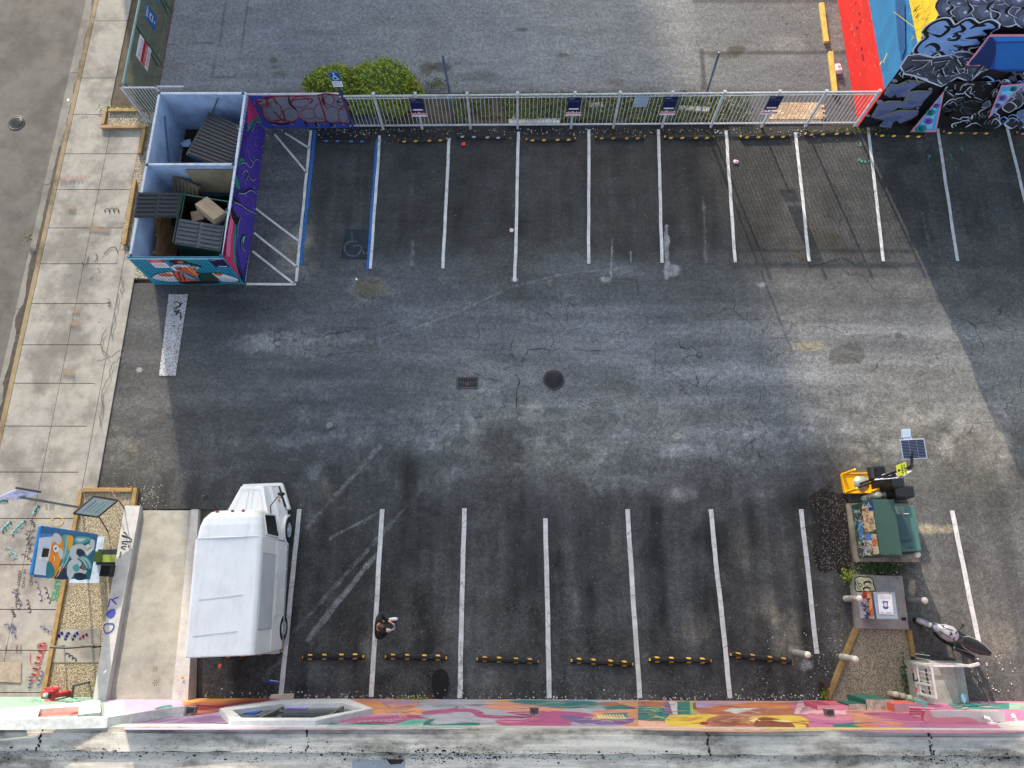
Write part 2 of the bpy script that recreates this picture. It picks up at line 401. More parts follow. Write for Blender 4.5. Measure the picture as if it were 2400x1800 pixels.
# -------- asphalt lot, with a map of its tones, wear and cracks
def segd(px, py, pts):
    d = np.full(px.shape, 1e9)
    for (ax, ay), (bx, by) in zip(pts[:-1], pts[1:]):
        vx, vy = bx-ax, by-ay; L = vx*vx+vy*vy+1e-9
        t = np.clip(((px-ax)*vx+(py-ay)*vy)/L, 0, 1)
        d = np.minimum(d, np.hypot(px-ax-t*vx, py-ay-t*vy))
    return d
def topx(x, y):   # world ground point -> photograph pixel, used to look up the stain map
    C = RW.transposed(); z = -HC
    cx = C[0][0]*x+C[0][1]*y+C[0][2]*z; cy = C[1][0]*x+C[1][1]*y+C[1][2]*z; cz = C[2][0]*x+C[2][1]*y+C[2][2]*z
    return CW/2+F*cx/-cz, CH/2-F*cy/-cz
def grid_lot(name, x0, x1, y0, y1, step, keep, tone, ribbons=()):
    nx = int((x1-x0)/step)+1; ny = int((y1-y0)/step)+1
    X, Y = np.meshgrid(np.linspace(x0, x1, nx), np.linspace(y0, y1, ny)); px, py = topx(X, Y)
    a, c = tone(X, Y, px, py)
    Zs = (fbm(X, Y, .25, 77, 3)-.5)*.008-.004
    co = np.stack([X, Y, Zs], -1).reshape(-1, 3).astype('f4')
    i = np.arange(nx*ny).reshape(ny, nx); q = np.stack([i[:-1,:-1], i[:-1,1:], i[1:,1:], i[1:,:-1]], -1)
    k = keep((X[:-1,:-1]+X[1:,1:])/2, (Y[:-1,:-1]+Y[1:,1:])/2); q = q[k].reshape(-1).astype('i4')
    nf = len(q)//4; me = bpy.data.meshes.new(name); me.vertices.add(nx*ny); me.vertices.foreach_set('co', co.ravel())
    me.loops.add(len(q)); me.loops.foreach_set('vertex_index', q); me.polygons.add(nf)
    me.polygons.foreach_set('loop_start', np.arange(0, nf*4, 4, dtype='i4')); me.polygons.foreach_set('loop_total', np.full(nf, 4, 'i4'))
    me.update(calc_edges=True); me.polygons.foreach_set('use_smooth', np.ones(nf, bool))
    for nm, v in (('surf', a), ('surf2', c)):
        at = me.attributes.new(nm, 'FLOAT_COLOR', 'POINT')
        at.data.foreach_set('color', np.concatenate([v, np.ones(v.shape[:2]+(1,))], -1).reshape(-1).astype('f4'))
    me.materials.append(M_asphalt); o = bpy.data.objects.new(name, me); sc.collection.objects.link(o)
    return tag(o, kind='structure')
M_asphalt = asphalt()
U = 1.085
def lot_tone(X, Y, px, py):
    n1 = fbm(X, Y, .22, 3); n2 = fbm(X, Y, .8, 9); n3 = fbm(X, Y, 3, 21, 4); nw = (fbm(X, Y, .5, 31)-.5)
    ns = fbm(X*.35, Y*2.2, .9, 41)           # streaks along x (drive direction)
    n4 = fbm(X, Y, 1.6, 91, 5, .7); nv = fbm(X*2.6, Y*.3, .9, 191, 4); nf = fbm(X, Y, 5, 201, 4, .7); t = .120+.06*(n1-.5)+.11*(ns-.5)+.035*(n4-.5)
    # the aisle brightens in its middle
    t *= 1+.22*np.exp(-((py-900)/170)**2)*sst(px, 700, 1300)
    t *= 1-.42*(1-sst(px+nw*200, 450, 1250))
    # sealed top bays
    edge = py+nw*90
    top = (1-sst(edge, 640, 800))*sst(X, -8.3, -7.6); hard = (1-sst(edge, 560, 650))*sst(X+nw*.8, -8.0, -7.2)
    t = t*(1-top)+(.068+.05*(n4-.5)+.02*(ns-.5))*top; t = t*(1-hard)+(.024+.026*(n2-.5)+.028*(n4-.5)+.034*(nv-.5)*sst(py, 340, 520)+.012*sst(px, 1700, 1850)+.010*sst(px,1900,2050)*(n1>.5))*hard
    t *= 1-.35*(1-sst(py, 305, 345))*hard
    # area in front of the enclosure
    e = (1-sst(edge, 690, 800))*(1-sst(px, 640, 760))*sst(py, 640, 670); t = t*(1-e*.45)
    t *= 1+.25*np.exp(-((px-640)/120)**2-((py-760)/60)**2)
    # bottom bays
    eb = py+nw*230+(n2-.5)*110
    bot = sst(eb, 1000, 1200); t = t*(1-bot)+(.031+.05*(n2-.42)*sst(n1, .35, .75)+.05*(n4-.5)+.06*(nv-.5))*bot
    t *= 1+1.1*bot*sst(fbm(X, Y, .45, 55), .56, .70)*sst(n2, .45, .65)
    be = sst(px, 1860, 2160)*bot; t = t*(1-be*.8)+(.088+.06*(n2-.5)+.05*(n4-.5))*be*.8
    # blotches of the worn seal coat between
    bl = np.exp(-((py-1060)/150)**2); t *= 1-.30*bl*sst(n4, .46, .60)+.45*bl*sst(fbm(X, Y, 1.9, 66, 5, .7), .53, .66)
    t *= 1+.16*(n3-.5)+.16*(n2-.5)+.18*(nf-.5)
    warm = .20+.8*(n1-.5)+.18*sst(px, 1600, 2100)+.25*(1-sst(px, 300, 500))
    paint_ = np.zeros_like(t); spk = .15+.45*bot+.3*hard
    def spot(cx, cy, rx, ry, k, w=0., soft=.35, rot=0.):
        nonlocal t, warm
        dx, dy = px-cx, py-cy; a = dx*math.cos(rot)+dy*math.sin(rot); b_ = -dx*math.sin(rot)+dy*math.cos(rot)
        r = np.hypot(a/rx, b_/ry)+(n3-.5)*1.0+(n4-.5)*1.2; m_ = 1-sst(r, 1-soft, 1+soft*.4)
        t = t*(1+m_*(k-1)); warm = warm+m_*w
    # patches, stains (photograph pixels)
    spot(872, 678, 56, 34, 1.55, .2, .3, .12); spot(872, 678, 42, 22, .72, .7, .08, .12); spot(740, 806, 160, 32, 1.45, .1, .25); spot(800, 815, 84, 22, .66, .1, .1); spot(560+20, 806, 60, 22, 1.5, 0, .4); spot(1120, 900, 70, 60, 1.25, .1, .6); spot(1180, 1010, 50, 30, .8)
    spot(1242, 975, 40, 30, 1.8, .2, .6); spot(1180, 1040, 60, 40, .7); spot(1250, 700, 90, 30, .85); spot(1005, 1183, 34, 26, .75, 0, .2)
    spot(1245, 700, 60, 18, .9); spot(770, 1150, 36, 26, 1.8, .4, .6); spot(1600, 1160, 30, 18, 2.2, .2, .5); spot(1620, 1060, 70, 22, 1.5)
    spot(1345, 1390, 60, 50, 1.3); spot(1310, 1310, 30, 60, 1.4, .2); spot(1440, 1280, 26, 70, 1.5, .4, .6); spot(1640, 1470, 50, 50, 2.2, .5, .7)
    spot(1850, 1500, 55, 70, 2.5, .5, .6); spot(1790, 1440, 40, 60, 2.2, .4, .6); spot(1745, 1290, 60, 50, 1.4, .3, .5); spot(2190, 1240, 60, 12, 2.3, .8, .5); spot(2330, 1500, 60, 60, 1.3, .4)
    spot(1665, 1250, 36, 60, .55, 0, .3); spot(2138, 1375, 8, 22, 2.6, .8, .4); spot(310, 1050, 11, 8, 1.5, .4, .2); spot(1850, 655, 26, 14, 1.25, -.1, .2)
    spot(1980, 830, 38, 26, .6, .1, .12); spot(1890, 812, 55, 13, 1.3, .8, .2); spot(2107, 787, 11, 10, .5, .3, .3); spot(1600, 1200, 30, 36, .8)
    spot(690, 600, 60, 60, 1.9, .5, .7); spot(725, 545, 30, 40, 1.7, .3, .7); spot(620, 330, 40, 60, 1.5, .3, .8); spot(770, 370, 70, 40, 1.2); spot(900, 360, 25, 60, 1.5, 0, .8)
    spot(1010, 560, 60, 30, 1.5, .2, .7); spot(1345, 620, 90, 30, 1.5, -.1, .8); spot(1100, 980, 90, 50, 1.12); spot(960, 1100, 60, 26, .7); spot(1030, 1603, 23, 44, .13, 0, .06)
    spot(1285, 560, 44, 60, 1.3, .2, .8); spot(1460, 630, 60, 20, 1.7, -.2, .8); spot(1910, 560, 60, 60, .8, .5, .5); spot(430, 1000, 60, 60, .8); spot(1070, 1470, 35, 60, 1.3, .1, .7)
    spot(1180, 1570, 60, 24, 1.2); spot(1380, 1590, 200, 30, 1.15, -.1, .6); spot(440, 1600, 26, 40, 1.8, .5, .6); spot(2000, 1530, 40, 70, 1.3, .6); spot(980, 1230, 40, 60, .8); spot(1110, 1250, 60, 70, .85)
    for x, y in [(2018,1055),(2024,1075),(2047,1076),(2011,1088),(2003,1050),(2058,1078),(1050,1040),(700,1010),(840,1030),(870,1100),(760,1180),(1290,660),(1330,690),(1585,1020)]:
        spot(x, y, 8+3*random.random(), 7, 1.45, .4, .25)
    spot(1940, 1245, 44, 95, .30, .4, .12); spot(1935, 1180, 34, 34, .35, .4, .12)
    # worn paint: old stall marks, tyre-ground dust, splashes   (points, half width px, strength)
    W = [([(892,795),(1050,742),(1200,672),(1330,640),(1400,634)], 3.5, .42), ([(960,700),(1120,655),(1200,636)], 2, .35), ([(1400,634),(1560,668),(1700,676)], 2, .30),
      ([(1205,450),(1205,660)], 6, .30), ([(1300,440),(1296,690)], 5, .16), ([(1345,470),(1343,660)], 5, .20), ([(1310,500),(1310,620)], 9, .22), ([(1435,560),(1432,650)], 4, .50), ([(1512,300),(1516,600)], 3, .28),
      ([(1562,530),(1562,650)], 9, .55), ([(1478,590),(1480,615)], 3, .6), ([(1648,460),(1655,615)], 6, .40), ([(1685,500),(1692,660)], 4, .22), ([(1840,380),(1830,620)], 5, .25), ([(1862,380),(1870,640)], 4, .22),
      ([(1130,560),(1135,650)], 4, .22), ([(1180,450),(1176,650)], 4, .20), ([(965,570),(968,620)], 8, .40), ([(1060,560),(1060,640)], 4, .2), ([(2162,500),(2185,610)], 6, .35), ([(2190,520),(2212,650)], 3, .35), ([(2246,615),(2262,660)], 6, .25), ([(2148,330),(2155,450)], 3, .3),
      ([(890,1045),(720,1235)], 8, .42), ([(925,1075),(800,1190)], 4, .30), ([(955,1185),(690,1480)], 7, .40), ([(780,1200),(900,1165)], 4, .30), ([(772,1262),(890,1200)], 5, .45), ([(890,1290),(720,1500)], 9, .50), ([(960,1420),(730,1560)], 5, .26), ([(880,1380),(800,1450)], 7, .25), ([(620,1590),(660,1545)], 10, .4),
      ([(770,1195),(895,1195)], 4, .3), ([(780,1195),(770,1330)], 3, .25), ([(1065,1230),(1062,1300)], 3, .3), ([(1765,1320),(1860,1320)], 3, .3), ([(1763,1320),(1772,1396)], 3, .35), ([(1772,1396),(1850,1400)], 3, .3), ([(1330,1475),(1480,1478)], 3, .2),
      ([(590,800),(700,790),(800,800),(860,790)], 22, .36), ([(600,820),(580,790),(640,775)], 12, .36), ([(600,870),(720,830)], 5, .2), ([(1225,960),(1260,990)], 18, .25), ([(1830,1310),(1840,1180)], 3, .2), ([(1275,600),(1440,590)], 4, .15), ([(650,470),(700,560)], 3, .25)]
    for p_, w_, k_ in W:
        d = segd(px, py, p_)+(n3-.5)*w_*1.2; paint_ = np.maximum(paint_, k_*(1-sst(d, w_*.5, w_*1.3)))
    for x, y, rx, ry, k_ in [(1573,635,34,26,.55),(1420,655,22,12,.55),(1480,640,110,16,.33),(1785,667,22,12,.5),(1657,650,16,14,.35),(1205,655,16,12,.6),(1445,630,30,12,.4),(326,866,12,10,.6),(2130,780,18,10,.2),(1888,1560,30,26,.55),(1860,1520,22,16,.5),(2175,1470,14,14,.6),(690,650,20,30,.3),(1440,1620,40,8,.3)]:
        r = np.hypot((px-x)/rx, (py-y)/ry)+(n3-.5)*.5; paint_ = np.maximum(paint_, k_*(1-sst(r, .3, 1.1)))
    for (x0, y0, x1, y1, k_) in [(600,520,1290,518,.72),(1200,700,2000,706,.85),(540,1000,1500,985,.9),(1330,1478,1700,1480,.8),(700,1285,1160,1290,.85),(1500,1120,1900,1128,.85),(1700,560,2060,556,.85),(640,1420,960,1430,.85),(1165,1240,1168,1480,.85),(1333,1250,1338,1475,.8),(1560,1230,1570,1500,.88),(1695,1230,1700,1440,.7),(1220,330,1222,600,.85),(1530,330,1536,600,.86)]:
        d = segd(px, py, [(x0, y0), (x1, y1)])+np.abs(n3-.5)*9; t = t*(1-(1-k_)*(1-sst(d, 1.0, 4.5)))
    tr = sst(fbm(X*3.2, Y*.16, .9, 301, 4, .6), .50, .68); t = t*(1+.28*tr*np.maximum(bot, hard))
    tr2 = sst(fbm(X*.14, Y*2.6, .9, 311, 4, .6), .50, .70); t = t*(1+.20*tr2*(1-np.maximum(bot, hard)))
    cl = .55*bot*sst(py, 1250, 1500)*sst(n1+.2, .45, .75)+.15*hard*0
    cd = .85*(1-hard*.55)*(1-bot*.55)
    spk = spk+1.2*np.exp(-((py-318)/18)**2)*hard+.8*sst(py, 1590, 1640)
    return np.stack([np.clip(t, .010, .4), warm, np.clip(paint_, 0, 1)], -1), np.stack([np.clip(cl, 0, 1), cd, np.clip(spk, 0, 1)], -1)
def lot_keep(X, Y):
    return (X > -13.27) & ((Y < 10.3) | (X > -12.6)) & ((Y < 2.9) | (X > -13.3)) & ((Y > 2.60) | (X > -9.3))
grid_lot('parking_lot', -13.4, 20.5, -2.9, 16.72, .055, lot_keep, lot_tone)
def back_tone(X, Y, px, py):
    n1 = fbm(X, Y, .25, 103); n2 = fbm(X, Y, .9, 109); n3 = fbm(X, Y, 3, 121, 4); ns = fbm(X*.4, Y*2, 1., 141)
    t = .190+.06*(n1-.5)+.06*(ns-.5)+.03*(n2-.5)+.03*(n3-.5)
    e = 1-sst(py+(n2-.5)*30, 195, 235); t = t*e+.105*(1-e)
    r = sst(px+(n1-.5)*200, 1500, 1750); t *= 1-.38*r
    warm = .15+.0*r+.4*(n1-.5); pt = np.zeros_like(t)
    def spot(cx, cy, rx, ry, k, w=0., soft=.3):
        nonlocal t, warm
        q = np.hypot((px-cx)/rx, (py-cy)/ry)+(n3-.5)*.7; m_ = 1-sst(q, 1-soft, 1+soft*.4); t = t*(1+m_*(k-1)); warm = warm+m_*w
    for a in [(1222,69,14,5,.45,0),(1322,129,17,5,.5,.2),(640,141,10,8,.6,.3),(643,158,8,5,.6,.3),(1000,160,18,16,.5,.4),(1035,158,22,12,.45,.3),(1725,118,26,12,.35,.3),(1700,130,40,8,.6,.2),(1440,192,20,10,.7,.3),(660,175,20,8,.7,.3),(1120,180,60,14,.7,.2),(1850,110,40,30,1.25,.1),(1960,80,16,60,1.2,.3)]: spot(*a)
    for p_, w_, k_ in [([(1645,120),(1650,212)], 5, .35), ([(1650,124),(1985,124)], 4, .45), ([(1630,2),(1960,2)], 5, .5)]:
        d = segd(px, py, p_)+(n3-.5)*3; t = t*(1-(1-k_)*(1-sst(d, w_*.7, w_*1.4)))
    for p_, w_ in [([(532,0),(498,180),(553,180),(583,0)], 1.2), ([(500,100),(395,104)], .8)]:
        d = segd(px, py, p_); t = t*(1-.4*(1-sst(d, w_, w_*2.2)))
    d = segd(px, py, [(1860,14),(1895,10)]); pt = np.maximum(pt, 0)
    spk = .3+.8*r*sst(px, 1840, 1960)
    return np.stack([np.clip(t, .01, .4), warm, pt], -1), np.stack([pt*0, .35+pt*0, spk], -1)
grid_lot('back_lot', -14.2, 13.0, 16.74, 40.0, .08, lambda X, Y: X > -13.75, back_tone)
b = MB(); b.box((-14.2,40,-.15), (13,60,-.01), mat((120,118,118), .95, 0, .2, .4, .2)); b.box((20.5,-40,-.15), (90,16,-.01), mat((90,90,92), .95, 0, .2, .4, .2))
b.build('outer_asphalt', kind='structure')

# -------- long cracks, thin ribbons lying on the lot
def crack(mb, pts, w0=.02, jit=.05):
    q = []
    for (a, c) in zip(pts[:-1], pts[1:]):
        A, B_ = P(*a), P(*c); n = max(2, int((B_-A).length/.12))
        for i in range(n): q.append(A.lerp(B_, i/n))
    q.append(P(*pts[-1])); out = []
    for i, p in enumerate(q):
        k = Vector((mnoise.noise(p*2.3), mnoise.noise(p*2.3+Vector((9,9,9))), 0))*jit*2.6+Vector((random.uniform(-1,1), random.uniform(-1,1), 0))*jit*.5
        out.append(p+k)
    L = []; Rr = []
    for i, p in enumerate(out):
        d = (out[min(i+1, len(out)-1)]-out[max(0, i-1)]).normalized(); r = Vector((-d.y, d.x, 0))*w0*.62*(.15+1.2*random.random()**1.5)*min(1, .3+i/3, .3+(len(out)-1-i)/3)/2
        L.append(p-r+Vector((0,0,.014))); Rr.append(p+r+Vector((0,0,.014)))
    n = len(L); mb.add(L+Rr, [(i, i+1, n+i+1, n+i) for i in range(n-1)], M_dkcrack)
b = MB()
for p_, w_ in [([(1213,860),(1214,905),(1210,960)], .05), ([(1060,854),(1090,853),(1118,878),(1140,895),(1180,890)], .035), ([(1213,860),(1240,815),(1300,817),(1400,822),(1465,818),(1480,800)], .025),
    ([(1213,860),(1195,828),(1205,790)], .03), ([(1863,600),(1890,610),(1900,625),(1935,620),(1975,602),(2000,620),(2035,615),(2050,595)], .05), ([(1930,480),(1950,510),(1985,520),(1990,490),(2005,500)], .03), ([(1930,400),(1960,440),(1985,480),(1960,540)], .03),
    ([(1800,795),(1830,790),(1850,798)], .04), ([(1870,760),(1910,765),(1950,768),(1980,782)], .025), ([(1990,790),(2060,788),(2105,786)], .03), ([(1870,825),(1960,830),(2010,845)], .02), ([(1300,855),(1210,858),(1140,890)], .02), ([(1095,955),(1110,985),(1125,975),(1140,990)], .03),
    ([(900,815),(1000,805),(1060,820),(1180,818)], .015), ([(380,970),(450,975),(540,960),(580,900)], .02), ([(840,690),(865,705),(885,697),(920,702)], .03), ([(1330,580),(1370,600),(1385,603)], .03), ([(1200,520),(1290,518)], .03), ([(270,1165),(330,1150)], .01),
    ([(1050,1000),(1090,1030),(1150,1040),(1210,1080),(1290,1100)], .02), ([(1280,760),(1300,800),(1290,815)], .02), ([(1480,740),(1590,750),(1800,748),(1990,790)], .018), ([(2230,650),(2320,700)], .015), ([(1480,1000),(1520,1010),(1600,1020)], .018), ([(2110,790),(2200,800),(2390,795)], .018),
    ([(690,775),(760,790),(850,765),(880,790),(870,820),(760,835),(700,815)], .03)]:
    crack(b, p_, w_)
b.build('pavement_cracks', kind='structure')
b = MB(); q = []
for i in range(40):
    a = 6.283*i/40; x = 1032+math.cos(a)*(20-3*math.sin(a))*(1+.10*mnoise.noise(Vector((math.cos(a)*3, math.sin(a)*3, 1)))); y = 1604+math.sin(a)*37*(1+.08*mnoise.noise(Vector((math.cos(a)*4, math.sin(a)*4, 7)))); q.append(P(x, min(y, 1640))+V3((0,0,.012)))
b.poly(q[::-1], mat((14,13,14), .95, 0, .3, 9, .5, 40)); b.build('tar_patch', kind='structure')
M_mul = gravel('dark_mulch', [(26,20,18), (40,30,26), (120,112,104), (14,11,10)], 30); b = MB(); q = []
for (x, y) in [(1912,1160),(1940,1153),(1975,1158),(1990,1178),(1985,1200),(1990,1260),(1994,1330),(1975,1345),(1950,1335),(1930,1342),(1912,1325),(1906,1290),(1918,1262),(1922,1235),(1908,1205),(1902,1180)]: q.append((x, y))
q = [P(x+4*mnoise.noise(V3((x*.1, y*.1, 0))), y+5*mnoise.noise(V3((x*.13, y*.13, 4))))+V3((0,0,.010)) for x, y in spline(q, True, 4)]; b.poly(q[::-1], M_mul); b.build('mulch_patch', kind='structure')
# -------- painted lines
def pline(pts, w, m=None, z=.016, wob=.012):
    mb = MB(); A, B_ = P(*pts[0]), P(*pts[-1]); n = max(4, int((B_-A).length/.25)); q = [A.lerp(B_, i/n) for i in range(n+1)]
    d = (B_-A).normalized(); r = Vector((-d.y, d.x, 0)); L = []; Rr = []; o1 = random.random()*50
    for i, p in enumerate(q):
        c = r*mnoise.noise(Vector((i*.23, o1, 0)))*wob*1.6; e = w/2*(1+.10*mnoise.noise(Vector((i*.9, o1, 5))))
        L.append(p-r*e+c+Vector((0,0,z))); Rr.append(p+r*e+c+Vector((0,0,z)))
    k = n+1; mb.add(L+Rr, [(i, i+1, k+i+1, k+i) for i in range(n)], m or M_line)
    return mb.build('parking_line', kind='structure')
top = [(970,300,957,580),(1120,285,1112,608),(1272,280,1271,570),(1422,280,1430,568),(1568,282,1588,567),(1718,287,1748,565),(1875,276,1908,565),(2025,278,2068,564),(2175,276,2225,480)]
for a in top: pline([(a[0]*U, a[1]*U), (a[2]*U, a[3]*U)], .11)
pline([(890,318), (869,630)], .10); pline([(884,330), (862,632)], .11, M_blue_line, .013)
pline([(729,306), (712,500), (700,600), (694,660)][0:4:3], .10); pline([(739,306), (705,622)], .11, M_blue_line, .013)
for a in [((644,315),(718,405)), ((668,312),(724,348)), ((600,489),(701,566)), ((596,546),(697,626)), ((592,589),(690,666))]: pline(a, .075)
pline(((578,666),(694,667)), .09)
for a in [(647,1100,607,1500),(826,1100,802,1505),(1003,1098,993,1508),(1178,1120,1187,1508),(1355,1100,1382,1508),(1535,1100,1577,1508),(1730,1100,1764,1412),(2056,1103,2115,1393)]:
    pline([(a[0]*U, a[1]*U), (a[2]*U, a[3]*U)], .14)
# faded stop bar patch with a black tag
M_fade = NT('worn_white_block'); _a = M_fade.ramp(M_fade.noise(24, 4, .8), .40, .56); _a2 = M_fade.ramp(M_fade.noise(1.3, 3), .35, .6)
M_fade = M_fade.done(M_fade.mix(M_fade.math('MULTIPLY', _a, M_fade.math('MULTIPLY_ADD', _a2, -.2, 1.0)), (.09,.09,.1), (.5,.5,.51)), .85)
b = MB(); q = [P(x, y)+Vector((0,0,.014)) for x, y in [(396,690),(441,690),(412,881),(373,881)]]; b.poly(q[::-1], M_fade); b.build('painted_block', kind='structure')
g_ = Paint(lambda x, y: P(x, y), (0,0,1), .020); z_ = zoom(0, 450, 3.687)
g_.stroke(z_([(1505,965),(1530,950),(1560,975),(1545,1000),(1578,960)]), .045, M_black); g_.stroke(z_([(1500,1010),(1540,990),(1510,1040),(1555,1020),(1520,1060),(1560,1045),(1565,1105)]), .04, M_black)
g_.mb.build('pavement_scrawl', kind='structure')
# faded blue wheelchair square
M_bf = mat((22,58,96), .9, 0, .6, 3, .5); b = MB()
q = [P(x, y)+Vector((0,0,.0125)) for x, y in [(810,538),(872,538),(860,608),(798,606)]]; b.poly(q[::-1], mat((30,40,54), .9, 0, .6, 2, .5)); b.build('painted_square', kind='structure')
g_ = Paint(lambda x, y: P(x, y), (0,0,1), .015); z_ = zoom(600, 450, 3.687); Mw = mat((74,80,88), .9, 0, .7, 9, .5)
g_.stroke(z_([(830,340),(830,400),(840,435)]), .05, Mw); g_.stroke(z_([(880,430),(800,435),(765,480),(790,540),(860,555),(900,520),(905,490)]), .06, Mw); g_.stroke(z_([(840,468),(905,468),(935,535),(965,520)]), .05, Mw)
g_.mb.build('wheelchair_marking', kind='structure')
# writing on the sidewalk: faded tags (Sidewalk art is pigment on the concrete)
g_ = Paint(lambda x, y: P(x, y, .037), (0,0,1), .004)
ink = lambda r, g, b: mat((r, g, b), .9, 0, .3, 9, .2)
Mk, Mr, Mt, Mb_, Mg, My = ink(70,66,66), ink(176,66,62), ink(120,176,172), ink(86,92,130), ink(60,140,96), ink(190,170,110)
z_ = zoom(0, 1100, 4.74)
for a in [(290,700,340,900),(240,940,360,1020),(345,560,390,640),(400,1230,470,1480),(500,1300,560,1500),(140,1350,250,1520),(300,1440,340,1600),(130,1560,170,1640)]:
    (x0, y0), (x1, y1) = z_([(a[0], a[1]), (a[2], a[3])]); g_.scribble(x0, y0, x1, y1, .022, random.choice([Mk, Mk, Mb_]), 4, 4)
for i in range(4):
    y = 690+i*75; g_.stroke(z_([(300-i*8,y),(400-i*8,y-10)]), .02, Mk); g_.stroke(z_([(380-i*10,y-30),(330-i*10,y+50)]), .02, Mk)
for a in [(20,690,130,580),(130,730,290,560),(380,500,430,400),(0,350,90,345)]:
    (x0, y0), (x1, y1) = z_([(a[0], a[1]), (a[2], a[3])]); g_.scribble(x0, y0, x1, y1, .045, Mt, 4, 6)
g_.scribble(*z_([(80,860)])[0], *z_([(180,1000)])[0], .03, Mt, 3, 9); g_.stroke(z_([(560,560),(640,520),(700,550),(690,600),(600,620),(560,560)]), .03, My)
z_ = zoom(0, 1450, 4.74)
g_.scribble(*z_([(480,290)])[0], *z_([(370,690)])[0], .035, Mr, 7, 10); g_.stroke(z_([(510,270),(440,280),(420,310),(470,330),(520,300),(490,270)]), .035, Mr); g_.stroke(z_([(470,480),(350,500),(340,380)]), .02, Mr)
for a in [(60,50,190,210),(450,80,600,180),(480,580,430,750),(350,640,330,780),(130,60,180,120)]:
    (x0, y0), (x1, y1) = z_([(a[0], a[1]), (a[2], a[3])]); g_.scribble(x0, y0, x1, y1, .025, random.choice([Mb_, Mk]), 4, 5)
g_.fill(z_([(10,480),(245,470),(235,710),(0,700)]), ink(150,138,122), False)
def stext(txt, c0, cu, cv, m, **k):   # text on the ground; pixel corners: start, end of line, top of letters
    a, u_, v_ = P(*c0, .045), P(*cu, .045), P(*cv, .045); text(g_.mb, txt, a, u_-a, v_-a, m, **k)
zz = zoom(0, 1450, 4.74)
stext('YEANT', *zz([(155,915),(25,915),(155,960)]), Mk); z_ = zoom(0, 1100, 4.74)
stext('MANY', *z_([(200,1130),(185,1300),(235,1130)]), Mk); stext('IS YIG', *z_([(260,1110),(240,1310),(290,1110)]), Mk); stext('WIND', *z_([(330,1110),(325,1290),(365,1110)]), Mk); stext('yhSD', *z_([(150,1320),(165,1560),(215,1320)]), Mk)
for k, x in enumerate((505, 540, 560)): stext('ELITE', *z_([(x+10*k,390),(x+10*k,450),(x+22+10*k,390)]), Mk)
for k, x in enumerate((60, 180, 225)): stext('URBAN', *zz([(x,290),(x-5,380),(x+20,290)]), Mk)
stext('LIFES', *z_([(620,1220),(560,1450),(690,1240)]), Mg, offset=.02)
z_ = zoom(0, 450, 3.687)
g_.scribble(*z_([(900,160)])[0], *z_([(1040,160)])[0], .03, Mk, 4, 6); g_.stroke(z_([(715,600),(720,630),(750,620),(768,560)]), .03, Mk); g_.stroke(z_([(830,535),(845,570),(820,610)]), .03, Mk)
g_.stroke(z_([(900,540),(950,490),(1000,480),(1020,520)]), .03, Mk); g_.stroke(z_([(780,765),(810,720),(870,690),(840,660)]), .02, Mk); g_.scribble(*z_([(940,920)])[0], *z_([(950,1000)])[0], .02, Mk, 3, 5)
for c in [(860,345,90,50),(625,150,35,30),(655,1010,35,20),(650,1140,50,25),(600,1560,50,30)]:
    x, y = z_([(c[0], c[1])])[0]
    for i in range(7): g_.stroke([(x-c[2]/3.7, y-c[3]/3.7+i*2.1), (x+c[2]/3.7, y-c[3]/3.7+i*2.1+3)], .016, ink(140,122,100))
z_ = zoom(0, 0, 3.687); g_.scribble(*z_([(520,1550)])[0], *z_([(750,1540)])[0], .02, ink(176,120,112), 7, 7); g_.scribble(*z_([(680,990)])[0], *z_([(760,985)])[0], .02, ink(140,130,120), 3, 5)
for i in range(150):
    x = random.uniform(-16.5, -13.9); y = random.uniform(-2.5, 17); r = random.uniform(.008, .02); p = Vector((x, y, .038))
    g_.mb.poly([p+Vector((math.cos(a)*r, math.sin(a)*r, 0)) for a in (0,1.05,2.1,3.14,4.2,5.2)], Mk)
for p_ in [[(290,830),(265,860),(255,890),(245,905),(240,960),(232,1010)],[(250,770),(235,810),(262,845)],[(282,690),(270,740),(262,800)],[(285,820),(250,845),(225,848)],[(290,650),(283,700)]]:
    q = []; 
    for a, c in zip(p_[:-1], p_[1:]):
        for i in range(5): q.append((a[0]+(c[0]-a[0])*i/5+random.uniform(-3,3), a[1]+(c[1]-a[1])*i/5+random.uniform(-3,3)))
    g_.stroke(q, .03, ink(96,92,90), False)
g_.mb.build('sidewalk_writing', kind='structure')
# ================================================================== MURAL BUILDING AT THE UPPER RIGHT
XW, YW, HB = 12.55, 16.66, 8.0
M_redw = mat((214,34,30), .6, 0, .22, 2.2, .06); M_bluew = mat((40,120,172), .6, 0, .22, 1.6, .06); M_yelw = mat((232,196,40), .6, 0, .2, 2, .06)
M_blkw = mat((17,17,20), .6, 0, .3, 2, .1)
mb_ = thing('mural_building', (XW, YW, 0), 'tall building with red, blue and yellow side wall and black graffiti front', 'building')
def f(b):
    b.box((XW+.02, YW+.02, -.1), (34, 60, HB-.01), M_blkw)
part(mb_, 'wall', f)
def f(b): b.box((XW, YW, HB), (34.02, 60, HB+.3), mat((150,148,144), .8, 0, .3, 1, .1))
part(mb_, 'roof', f)
def f(b):
    b.poly([(XW,YW,0),(XW,60,0),(XW,60,2.05),(XW,YW,1.95)][::-1], M_redw); b.poly([(XW,YW,1.95),(XW,60,2.05),(XW,60,4.1),(XW,YW,4.02)][::-1], M_bluew)
    b.poly([(XW,YW,4.02),(XW,60,4.1),(XW,60,HB),(XW,YW,HB)][::-1], M_yelw)
part(mb_, 'striped_side', f)
g_ = Paint(lambda x, y: PX(x, y, XW), (-1,0,0), .004); z_ = zoom(1800, 0, 3.687)
dk = mat((70,60,20), .7); wt = mat((214,196,190), .7); db = mat((26,84,140), .6)
